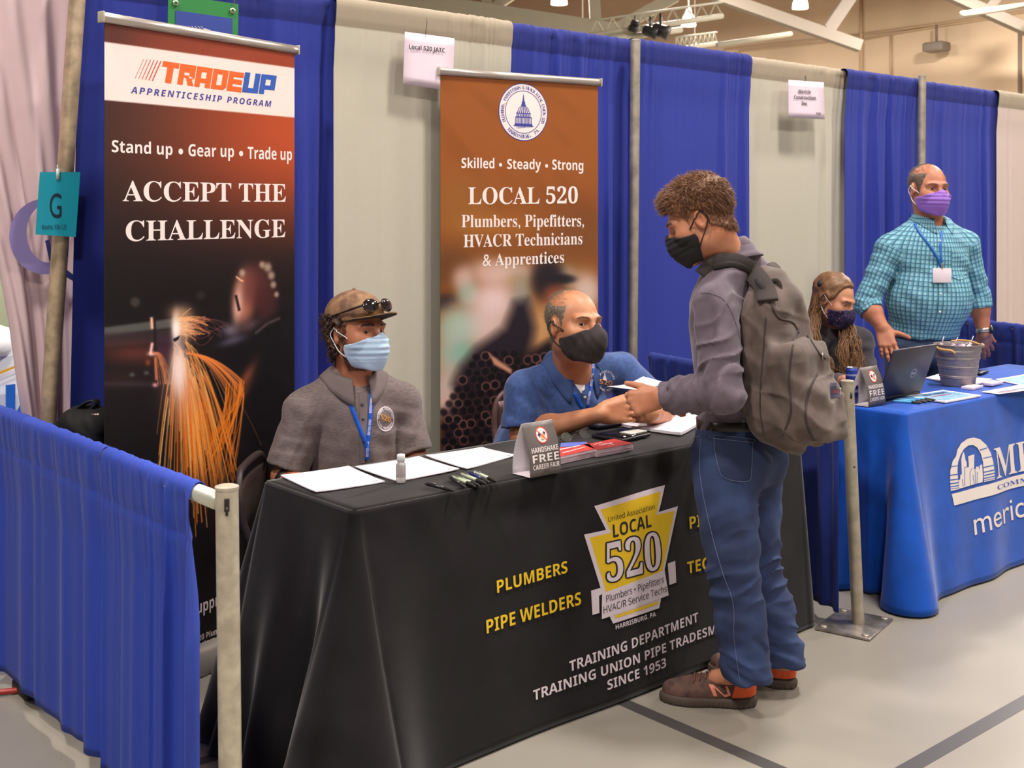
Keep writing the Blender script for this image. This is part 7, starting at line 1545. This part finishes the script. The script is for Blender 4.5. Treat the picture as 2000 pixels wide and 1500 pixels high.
# tent cards
def tent_card(pos, label):
    """local frame: x right, -y to the aisle"""
    o = np.asarray(pos, float); t = thing('tent_card', label, 'tent card', o, 'no-handshake tent cards'); W, Hh, Dp = .128, .158, .082
    def panel(u, s, side):                                  # s 0..1 up
        bul = .012 * math.sin(s * PI) ; y = (-Dp / 2) * (1 - s) - bul
        return o + V3((u - .5) * W, y * side, s * Hh * (1 - .0))
    m = MB(); n = 12
    P = np.array([[panel(u, s, 1) for u in (0, 1)] for s in np.linspace(0, 1, n)]); m.slab(P[:, ::-1] if False else P, V3(0, -1, 0), .0006); m.build('front_panel', M('card_grey', (98, 90, 88), rough=.5), t)
    m = MB(); P = np.array([[panel(u, s, -1) for u in (1, 0)] for s in np.linspace(0, 1, n)]); m.slab(P, V3(0, 1, 0), .0006); m.add([o + V3(x * W / 2, y * Dp / 2, .0008) for x, y in ((-1, -1), (1, -1), (1, 1), (-1, 1))], [(0, 1, 2, 3)]); m.build('back_panel', M('card_white', (226, 216, 222), rough=.55), t)
    def side(u):
        m = MB(); 
        for sgn in (1, -1):
            P = np.array([[panel(u, s, sgn) + V3(0, sgn * .0008, 0) for s in np.linspace(0, 1, n)]])[0]
        return m
    fn = lambda x, y, l: np.array([panel(a, b, 1) + V3(0, -.0006 - l, 0) for a, b in zip(x, y)])
    pr = Print(fn, step=.05); wht, rd, sk, nv, gy = 0, 1, 2, 3, 4; k = W / Hh
    c = (.52, .755)
    def dsc(r, mi, l, c=c): V, F = disc2((0, 0), r, 36); V = V * np.array([1 / W, 1 / Hh]) + np.array(c); pr.add((V, F), mi, l)
    dsc(.0245, rd, 0); dsc(.0212, wht, .0003)
    q = lambda L: poly2([(c[0] + x / W, c[1] + y / Hh) for x, y in L])
    pr.add(q([(-.0175, .002), (-.010, .008), (-.003, .001), (-.010, -.006)]), nv, .0006); pr.add(q([(.0175, .006), (.010, .011), (.004, .004), (.011, -.002)]), gy, .0006)
    pr.add(q([(-.009, -.003), (-.002, .003), (.006, .005), (.011, -.001), (.008, -.008), (.0, -.013), (-.006, -.010)]), sk, .0008); pr.add(q([(-.016, .014), (-.014, .016), (.016, -.014), (.014, -.016)]), rd, .0012)
    for i in range(3): pr.add(q([(-.005 + i * .004, -.011), (-.003 + i * .004, -.011), (-.003 + i * .004, -.014), (-.005 + i * .004, -.014)]), gy, .001)
    pr.text('HANDSHAKE', 'bold', .10, .95, .45, .095, wht); pr.text('FREE', 'bold', .10, .95, .265, .145, wht); pr.text('CAREER FAIR', 'bold', .10, .95, .135, .09, wht); pr.text('2021', 'bold', .42, .62, .07, .03, gy)
    pr.build('front_print', [M('card_ink_white', (222, 212, 210), rough=.5), M('card_red', (204, 62, 44), rough=.5), M('card_skin', (232, 160, 110), rough=.5), M('card_navy', (44, 44, 96), rough=.5), M('card_dark', (62, 62, 60), rough=.5)], t)
    return t
tc1 = atz(1066, 928, ZT2); tc1 = tc1 + V3(0, .041, 0)
tc = tent_card(tc1, 'grey no-handshake tent card standing on the front edge of the black table')
tc2 = atz(1713, 792, ZT2); clone(tc, tc2 + V3(0, .041, 0), 'grey no-handshake tent card standing on the blue table before the laptop')
# booklet stacks
def stack(label, cs, th, top, n, name='booklet_stack', prints=None, body=None):
    A, B, C_, D_ = [atz(c[0], c[1], ZT2 + th) for c in cs]; ctr = (A + B + C_ + D_) / 4; t = thing(name, label, 'booklets', (ctr[0], ctr[1], ZT2)); g = np.random.default_rng(int(cs[0][0]))
    m = MB(); N = 12
    for i in range(N):
        z = -th + th * i / N; j = V3(g.normal(0, .0006), g.normal(0, .0006), 0); P = np.array([[D_ + j, C_ + j], [A + j, B + j]]) + V3(0, 0, z + th / N * .94)
        if np.cross(P[0, 1] - P[0, 0], P[1, 0] - P[0, 0])[2] < 0: P = P[:, ::-1]
        m.slab(P, V3(0, 0, 1), th / N * .92)
    m.build('page_block', body or M('page_edges', (216, 190, 200), rough=.7), t, smooth=False)
    P = np.array([[D_, C_], [A, B]]) + V3(0, 0, .0006)
    if np.cross(P[0, 1] - P[0, 0], P[1, 0] - P[0, 0])[2] < 0: P = P[:, ::-1]
    m = MB(); m.slab(P, V3(0, 0, 1), .0006); m.build('cover', top, t, smooth=False)
    def fn(x, y, l):
        x = np.asarray(x)[:, None]; y = np.asarray(y)[:, None]; return D_ * (1 - x) * (1 - y) + C_ * x * (1 - y) + A * (1 - x) * y + B * x * y + V3(0, 0, .0012 + l)
    if prints: prints(Print(fn), t)
    return t
m_red = M('cover_red', (172, 50, 48), rough=.4); m_redb = M('cover_bluered', (206, 70, 62), rough=.4)
def pr1(p, t): p.add(poly2([(0, 1), (1, 1), (.9, .75), (.5, .62), (0, .7)]), 0); p.add(poly2([(0, .55), (.7, .66), (.7, .6), (0, .46)]), 1); p.add(poly2([(.1, .25), (.8, .42), (.8, .36), (.1, .17)]), 1); p.build('cover_print', [M('cover_blue', (96, 112, 200), rough=.4), M('cover_white', (236, 206, 206), rough=.4)], t)
def pr2(p, t): p.text('College', 'boldital', .28, .66, .42, .18, 0); p.add(poly2([(.2, .75), (.5, .83), (.5, .78), (.2, .70)]), 0); p.add(poly2([(.4, .25), (.6, .28), (.6, .23), (.4, .20)]), 0); p.build('cover_print', [M('cover_white')], t)
stack('stack of blue and red booklets just right of the grey tent card', [(1096, 866), (1146, 864), (1162, 877), (1090, 893)], .024, m_redb, 8, prints=pr1)
stack('stack of dark red booklets right of the blue and red stack', [(1140, 869), (1199, 857), (1236, 866), (1166, 879)], .024, m_red, 8, prints=pr2)
# spectacles
gA, gB = atz(1106, 854, ZT2 + .012), atz(1142, 848, ZT2 + .012); gd = nrm(gB - gA); gn_ = nrm(np.cross(gd, V3(0, 0, 1))); c = (gA + gB) / 2
t = thing('spectacles', 'folded wire spectacles lying on the black table behind the booklets', 'glasses', (c[0], c[1], ZT2))
for i, k in enumerate((gA, gB)):
    an = np.linspace(0, 2 * PI, 25); m = MB(); m.tube([k + gd * .024 * math.cos(a) + (V3(0, 0, 1) * .9 - gn_ * .4) * .016 * math.sin(a) for a in an], .0011, 6); m.build('rim', M('wire_frame', (120, 108, 84), rough=.3, metal=.7), t)
    m = MB(); an = an[:-1]; m.add([k + gd * .023 * math.cos(a) + (V3(0, 0, 1) * .9 - gn_ * .4) * .015 * math.sin(a) for a in an], [tuple(range(24))]); m.build('lens', M('clear_lens', (240, 244, 236), rough=.02, trans=.95), t)
m = MB(); m.tube(spline([gA + gd * .024, (gA + gB) / 2 + V3(0, 0, .005), gB - gd * .024], 8), .0011, 6); m.build('bridge', M('wire_frame'), t)
for k, s in ((gA - gd * .026, 1), (gB + gd * .026, -1)): m = MB(); m.tube([k, k + V3(0, .004, -.006) * 1, k + gd * .085 * s - gn_ * .02 + V3(0, 0, -.008)], .0011, 6); m.build('temple_arm', M('wire_frame'), t)
# black tablet case and cards
def slabthing(name, label, cat, cs, z, th, mat, bev=.003, group=None):
    A, B, C_, D_ = [atz(c[0], c[1], z + th) for c in cs]; c = (A + B + C_ + D_) / 4; ex = nrm(B - A + C_ - D_); ey = nrm(np.cross(V3(0, 0, 1), ex)); w = np.linalg.norm(B - A + C_ - D_) / 2; h = abs(((A - D_) + (B - C_)) @ ey) / 2
    t = thing(name, label, cat, (c[0], c[1], z), group); m = MB(); m.box(c - V3(0, 0, th / 2), (w, h, th), axes=(ex, ey, V3(0, 0, 1)), bev=bev); m.build('body', mat, t); return t, c, ex, ey, w, h
t, c, ex, ey, w, h = slabthing('phone', 'black phone in a case on the black table before the clasped hands', 'phone', [(1163, 847), (1221, 834), (1262, 848), (1208, 860)], ZT2, .012, M('phone_black', (26, 24, 30), rough=.35), .004)
m = MB(); m.box(c + V3(0, 0, .0006), (w * .88, h * .86, .0012), axes=(ex, ey, V3(0, 0, 1))); m.build('screen', M('screen_dark', (16, 16, 24), rough=.06, spec=.8), t)
slabthing('card_stack', 'small stack of cards lying beside the black phone', 'cards', [(1216, 842), (1246, 836), (1258, 842), (1228, 849)], ZT2 + .013, .004, M('card_pale', (206, 204, 196), rough=.4), .0006)
m = MB(); q = atz(1188, 836, ZT2); m.box(q + V3(0, .02, .013), (.13, .07, .024), bev=.01); m.solo('sunglass_case', M('case_dark', (38, 36, 54), rough=.5), 'dark blue soft case on the black table behind the phone', 'case')
quad_sheet('white paper stack on the black table under the clasped hands', [(1214, 829), (1300, 808), (1372, 822), (1330, 846)], ZT2, .010, m_pap, name='paper_stack', lines=11)
quad_sheet('white sheet on the black table just behind the paper stack', [(1294, 812), (1356, 800), (1400, 808), (1350, 820)], ZT2, .004, m_pap, lines=8)
# sheet held out by the student
cz = [(1186, 753), (1256, 734), (1296, 745), (1262, 764)]
Hc = [D(1186, 754, 3.90), D(1256, 735, 4.02), D(1300, 747, 3.86), D(1258, 763, 3.70)]
n = 9; P = np.array([[Hc[0] * (1 - u) * (1 - v) + Hc[1] * u * (1 - v) + Hc[2] * u * v + Hc[3] * (1 - u) * v + V3(0, 0, -.010 * math.sin(u * PI) * (1 - v)) for u in np.linspace(0, 1, n)] for v in np.linspace(0, 1, n)])
t = thing('held_paper', 'white printed sheet held out over the table by the standing student', 'paper', P.reshape(-1, 3).mean(0)); m = MB(); m.slab(P[::-1], V3(0, 0, 1), .0016); m.build('sheet', m_pap, t)
def fnp(x, y, l):
    o = []
    for a, b in zip(x, y): u, v = a, 1 - b; o.append(Hc[0] * (1 - u) * (1 - v) + Hc[1] * u * (1 - v) + Hc[2] * u * v + Hc[3] * (1 - u) * v + V3(0, 0, -.010 * math.sin(u * PI) * (1 - v) + .0012))
    return np.array(o)
pw = Print(fnp, step=.2); pw.add((np.array([(.30, .42), (.46, .42), (.46, .50), (.30, .50)]), [(0, 1, 2, 3)]))
for i in range(5): pw.add((np.array([(.5, .3 + i * .1), (.85, .3 + i * .1), (.85, .32 + i * .1), (.5, .32 + i * .1)]), [(0, 1, 2, 3)]))
pw.build('printed_lines', M('grey_ink'), t)
# ================================================================== things on the blue table
p = atz(1664, 788, ZT2) ; t = thing('drink_can', 'blue drink can standing on the blue table left of the tent card', 'can', p)
m = MB(); m.lathe(p, [(.020, 0), (.0245, .004), (.0265, .010), (.0265, .140), (.0235, .150)], 28); m.build('can_body', M('can_blue', (34, 56, 138), rough=.3, metal=.3), t)
m = MB(); m.lathe(p, [(.0235, .150), (.0245, .1515), (.0245, .153), (.0215, .153), (.021, .150), (.002, .150)], 28); m.build('can_lid', M('can_silver', (180, 184, 196), rough=.25, metal=.9), t)
for z0, z1 in ((.050, .062), (.118, .126)): m = MB(); m.lathe(p, [(.0267, z0), (.0267, z1)], 28, capb=False, capt=False); m.build('can_band', M('can_white', (150, 160, 206), rough=.3, metal=.3), t)
# laptop, lid to the viewer
hr_ = atz(1798, 763, ZT2 + .018); hl_ = hr_ - V3(.345, 0, 0); lt = D(1833, 665, 1.0)
sol = min(((a, np.hypot(*(np.array(proj_(hr_ + V3(0, -math.sin(a), math.cos(a)) * .225)) - (1833, 665)))) for a in np.linspace(-.1, 1.2, 200)), key=lambda q: q[1])[0]; lv = V3(0, -math.sin(sol), math.cos(sol)); ln = V3(0, -math.cos(sol), -math.sin(sol)); ln = -np.cross(V3(1, 0, 0), lv) * -1 if False else np.cross(V3(1, 0, 0), lv)
t = thing('laptop', 'black laptop with its lid back to the viewer on the blue table', 'laptop', (hr_[0] - .17, hr_[1] + .1, ZT2)); c = (hr_ + hl_) / 2 + lv * .1125
m = MB(); m.box(c, (.345, .225, .010), axes=(V3(1, 0, 0), lv, ln), bev=.004); ld = m.build('screen_lid', M('lid_black', (44, 42, 58), rough=.42), t)
m = MB(); m.box(c - ln * .0052, (.33, .205, .0008), axes=(V3(1, 0, 0), lv, ln)); m.build('screen', M('screen_dark'), ld)
m = MB(); m.box((hr_ + hl_) / 2 + V3(0, .120, -.006), (.345, .240, .020), bev=.004); bs = m.build('base', M('base_black', (34, 32, 40), rough=.45), t)
m = MB(); m.box((hr_ + hl_) / 2 + V3(0, .10, .0045), (.29, .11, .001)); m.build('keyboard', M('keys_dark', (22, 22, 26), rough=.6), bs)
m = MB(); m.tube([hl_ + V3(.03, .004, -.004), hr_ + V3(-.03, .004, -.004)], .009, 10); m.build('hinge', M('base_black'), t)
m = MB(); m.tube([c + lv * .1125 - V3(.170, 0, 0), c + lv * .1125 + V3(.170, 0, 0)], .0022, 6); m.build('lid_edge', M('lid_edge', (120, 116, 118), rough=.35, metal=.5), ld)
fl_ = lambda x, y, l: np.stack([c + V3(1, 0, 0) * a + lv * b - np.cross(V3(1, 0, 0), lv) * 0 for a, b in zip(x, y)]) + (ln if ln[1] < 0 else -ln) * (.0056 + l)
pw = Print(fl_); lc = (.045, -.012); pw.add(ring2(lc, .0185, .0205, 32)); pw.text('D', 'bold', lc[0] - .0150, lc[0] - .0075, lc[1] - .005, .010); pw.text('ELL', 'bold', lc[0] - .0060, lc[0] + .0150, lc[1] - .005, .010); pw.build('lid_emblem', [M('emblem_silver', (196, 192, 204), rough=.3, metal=.5)], ld)
# bucket of lollipops
p = atz(1871, 752, ZT2); dp = (p - CC) @ CF; kp = dp / F_PX; r0, r1, hb_ = 31.5 * kp, 44 * kp, 79 * kp
t = thing('metal_bucket', 'ribbed galvanised bucket holding lollipops on the blue table', 'bucket', p)
prof = [(.001, 0), (r0 * .97, 0), (r0, .004)]
for i in range(90):
    s = (i + 1) / 90; r = r0 + (r1 - r0) * s; rib = sum(.0034 * math.exp(-((s - q) / .012) ** 2) for q in (.20, .235, .44, .475, .66, .69, .84, .87)); prof.append((r + rib, .004 + (hb_ - .004) * s))
prof += [(r1 + .004, hb_), (r1 + .004, hb_ + .004), (r1 - .001, hb_ + .004)]
for i in range(6): s = 1 - i / 5 * .6; prof.append((r0 + (r1 - r0) * s - .003, .004 + (hb_ - .004) * s))
prof.append((.001, hb_ * .40))
m = MB(); m.lathe(p, prof, 40, capb=True, capt=True); m.build('bucket_wall', M('bucket_zinc', (140, 132, 134), rough=.45, metal=.5, var=(40, .06)), t, auto=60)
vb = nrm(V3(-p[0], -p[1], 0)); sb = V3(-vb[1], vb[0], 0) * -1
m = MB(); sd2 = nrm(np.cross(V3(0, 0, 1), vb)); P = spline([p + vb * 0 - sd2 * 0 + (-CR) * (r1 + .004) + V3(0, 0, hb_ - .004), p + (-CR) * r1 * .80 + vb * r1 * .72 + V3(0, 0, hb_ - .012), p + (-CR) * r1 * .30 + vb * (r1 + .010) + V3(0, 0, hb_ - .016), p + (-CR) * r1 * .14 + vb * (r1 + .012) + V3(0, 0, hb_ - .030)], 40)
P = P + np.stack([np.sin(np.arange(40) * 1.9) * .0012] * 3, 1); m.tube(P, .0052, 8); m.build('rope_handle', M('jute_rope', (190, 148, 92), rough=.9, bump=(200, .8)), t)
m = MB(); P = spline([p + CR * (r1 + .006) + V3(0, 0, hb_ - .004), p + CR * r1 * .6 - vb * r1 * .4 + V3(0, 0, hb_ + .010), p + CR * .1 * r1 - vb * r1 * .6 + V3(0, 0, hb_ + .014), p - CR * r1 * .3 - vb * r1 * .5 + V3(0, 0, hb_ + .01)], 40); P = P + np.stack([np.sin(np.arange(40) * 1.9) * .0012] * 3, 1); m.tube(P, .0045, 8); m.lathe(p + CR * (r1 + .008) + V3(0, 0, hb_ - .004), [(.002, -.009), (.010, -.005), (.011, .003), (.006, .009)], 12, axis=CR); m.build('rope_handle', M('jute_rope'), t)
g = np.random.default_rng(9); cols = [(206, 70, 84), (232, 226, 232), (88, 120, 190), (226, 150, 160), (240, 236, 240), (160, 110, 170)]; names = ['red', 'white', 'blue', 'pink', 'cream', 'purple']
where = ['at the left rim', 'near the left rim with its stick up', 'in the middle', 'in the middle right', 'at the right with its stick up', 'at the back']
spots = [(-.78, .0, 1.25, .1), (-.25, .2, 1.05, .45), (.0, .35, .1, .8), (.2, .1, .2, .9), (.5, -.2, 1.2, .05), (.1, -.3, .3, -.7)]
for i, (a, b_, el_, az) in enumerate(spots):
    q = p + CR * r1 * a + vb * r1 * b_ + V3(0, 0, hb_ * .93); tt = thing('lollipop', 'wrapped %s lollipop %s of the metal bucket' % (names[i], where[i]), 'lollipop', q, 'lollipops in the bucket')
    d = nrm(CR * math.cos(el_) * math.cos(az) + vb * math.cos(el_) * math.sin(az) + V3(0, 0, math.sin(el_))); m = MB(); m.lathe(q, [(.002, -.012), (.010, -.008), (.013, 0), (.010, .008), (.004, .012)], 14, axis=d); m.build('candy', M('candy_%d' % i, cols[i], rough=.25), tt)
    m = MB(); m.tube([q + d * .010, q + d * .055], .0017, 6); m.build('stick', M('stick_white', (236, 230, 226), rough=.6), tt)
    m = MB(); m.lathe(q, [(.0045, .010), (.009, .020), (.0075, .021)], 10, axis=d, capb=False, capt=False); m.build('wrapper', M('wrapper_clear', (236, 214, 224), rough=.2), tt)
# papers, cards, flyers
quad_sheet('white paper stack on the blue table behind the metal bucket', [(1808, 738), (1838, 729), (1938, 741), (1898, 752)], ZT2, .006, m_pap, name='paper_stack')
slabthing('card_stack', 'pale card stack in front of the metal bucket', 'cards', [(1880, 753), (1900, 750), (1917, 752), (1898, 759)], ZT2, .012, M('card_lilac', (228, 208, 220), rough=.5), .0006)
slabthing('card_stack', 'pale card stack right of the metal bucket', 'cards', [(1920, 746), (1942, 742), (1957, 745), (1935, 750)], ZT2, .012, M('card_lilac'), .0006)
t, c, ex, ey, w, h = slabthing('phone', 'black phone on the blue table behind the metal bucket', 'phone', [(1896, 724), (1910, 721), (1928, 724), (1912, 730)], ZT2, .012, M('phone_black'), .004)
m_fly = M('flyer_blue', (96, 150, 194), rough=.4, var=(60, .3, (150, 190, 216)))
def flyer(label, cs, th, title):
    t, fn = quad_sheet(label, cs, ZT2, th, m_pap, name='flyer', cat='flyer', curl=.002); pw = Print(fn, step=.25); pw.add((np.array([(.08, .1), (.92, .1), (.92, .9), (.08, .9)]), [(0, 1, 2, 3)]), 0)
    if title: pw.text('NOW HIRING', 'bold', .2, .8, .66, .14, 1, lift=.0006); pw.add((np.array([(.2, .5), (.75, .5), (.75, .56), (.2, .56)]), [(0, 1, 2, 3)]), 2, .0006)
    pw.build('flyer_print', [m_fly, M('flyer_navy', (50, 56, 110), rough=.5), M('flyer_red', (160, 60, 80), rough=.5)], t); return t
flyer('blue printed flyers stacked at the front edge of the blue table', [(1768, 773), (1842, 762), (1916, 772), (1846, 785)], .006, True)
flyer('blue printed flyer on the blue table at the right frame edge', [(1944, 741), (2002, 731), (2070, 744), (2004, 754)], .004, False)
t, fn = quad_sheet('white strip leaflet lying at the right front of the blue table', [(1918, 765), (1990, 752), (2040, 757), (1950, 769)], ZT2, .003, m_pap, name='leaflet', cat='leaflet', curl=.001); pw = Print(fn, step=.25); pw.add((np.array([(.1, .3), (.9, .3), (.9, .42), (.1, .42)]), [(0, 1, 2, 3)]), 0); pw.add((np.array([(.05, .1), (.5, .1), (.5, .2), (.05, .2)]), [(0, 1, 2, 3)]), 1); pw.build('leaflet_print', [M('flyer_navy'), M('flyer_red')], t)
for i, (a, b_) in enumerate([((1746, 783), (1802, 787)), ((1752, 780), (1812, 785)), ((1760, 778), (1822, 784)), ((1768, 776), (1830, 782))]):
    pen(['light blue pen nearest the front edge of the blue table', 'light blue pen second from the front edge of the blue table', 'light blue pen third from the front edge of the blue table', 'light blue pen lying against the blue flyers'][i], a, b_, (70, 160, 206) if i != 2 else (40, 110, 170), .0, group='pens on the blue table')
# ================================================================== chairs and the bag behind the table
def folding_chair(label, seat, fwd, col):
    """brown metal folding chair: seat centre on the floor plan, facing fwd"""
    f = nrm(V3(fwd[0], fwd[1], 0)); l = V3(-f[1], f[0], 0); o = V3(seat[0], seat[1], 0); t = thing('folding_chair', label, 'chair', o, None); W = lambda x, y, z: o + l * x + f * y + V3(0, 0, z)
    m = MB(); P = np.array([[W(x, y, .435 - .010 * math.cos(x * 6) * math.cos(y * 6)) for x in np.linspace(-.19, .19, 9)] for y in np.linspace(-.19, .20, 9)]); m.slab(P[:, ::-1], V3(0, 0, 1), .02); m.build('seat', col, t)
    m = MB(); pts = [W(-.21, -.02, .30), W(-.21, -.20, .62), W(-.205, -.235, .76), W(-.17, -.245, .825), W(-.10, -.25, .84), W(.10, -.25, .84), W(.17, -.245, .825), W(.205, -.235, .76), W(.21, -.20, .62), W(.21, -.02, .30)]; m.tube(spline(pts, 60), .0125, 10); m.build('back_frame', col, t)
    m = MB(); P = np.array([[W(x, -.225 - .02 * math.cos(x * 7), z) for x in np.linspace(-.195, .195, 13)] for z in np.linspace(.64, .80, 6)]); m.slab(P, f, .006); m.build('backrest', col, t)
    for s in (-1, 1):
        for a, b_ in (((.21 * s, -.02, .30), (.215 * s, .25, .005)), ((.19 * s, .10, .42), (.20 * s, -.28, .005))): m = MB(); m.tube([W(*a), W(*b_)], .0115, 8); m.build('leg', col, t)
    return t
m_ch = M('chair_brown', (92, 66, 62), rough=.4, metal=.25)
c1 = D(690, 1000, 4.12); folding_chair('brown folding chair under the seated man in the brown cap', c1, math.sin(.44) * CR - math.cos(.44) * FH, m_ch)
q = D(968, 800, 4.80); fd = nrm(math.sin(.35) * CR - math.cos(.35) * FH); fl2 = V3(-fd[1], fd[0], 0); c2 = q * V3(1, 1, 0) + fd * .24 + fl2 * .20; folding_chair('brown metal folding chair behind the man in the navy polo', c2, fd, m_ch)
c3 = D(1632, 850, 5.84); folding_chair('brown folding chair under the seated woman with long hair', c3, math.sin(.6) * CR - math.cos(.6) * FH, m_ch)
c4 = D(487, 945, 3.76); c4[2] = 0; c4 = c4 + CR * .23; folding_chair('dark folding chair seen edge-on between the banner and the black table', c4, CR, M('chair_dark', (44, 33, 32), rough=.5, metal=.2)).scale = (.92, .92, .92)
# black bag on a case behind the low drape
cB = aty(158, 835, 3.80); cB[2] = .81; AB = np.array([nrm(V3(.80, -.60, 0)), nrm(V3(.60, .80, 0)), V3(0, 0, 1)])
m = MB(); m.box(cB * V3(1, 1, 0) + V3(0, 0, .315), (.20, .18, .61), axes=AB, bev=.015); m.solo('storage_case', M('case_black', (22, 20, 22), rough=.6), 'black storage case carrying a black bag behind the low blue drape', 'case')
K = Sdf(); K.u(rbox(cB + V3(0, 0, -.04), (.085, .075, .145), AB, .06)); K.u(ell(cB + V3(0, 0, .085) + AB[0] * .02, (.08, .07, .045), AB), .04); K.d(folds(CR + V3(0, 0, .6), .08, .005, 91)); K.d(lumps(.1, .004, 15)); K.i(half(cB - V3(0, 0, .188), -V3(0, 0, 1)), .004)
t = thing('bag', 'black soft bag with top handle and zip beside the left roll-up banner', 'bag', cB - V3(0, 0, .188)); lo, hi = bounds([cB], .27); V, F = skin_mesh(K, lo, hi, .007); obj('bag_body', V, F, M('bag_black', (20, 17, 18), rough=.8, bump=(300, .3)), t)
m = MB(); P = spline([D(146, 818, 3.80), D(150, 800, 3.80), D(166, 786, 3.80), D(184, 780, 3.80), D(190, 790, 3.80), D(180, 802, 3.80), D(172, 822, 3.80)], 24); ribbon(m, P, nrm(FH + CR * .3), .032, .006); m.build('handle', M('bag_strap', (24, 22, 24), rough=.6), t)
m = MB(); m.box(D(186, 810, 3.66), (.022, .006, .006), axes=AB); m.build('zip_pull', M('pull_metal'), t)
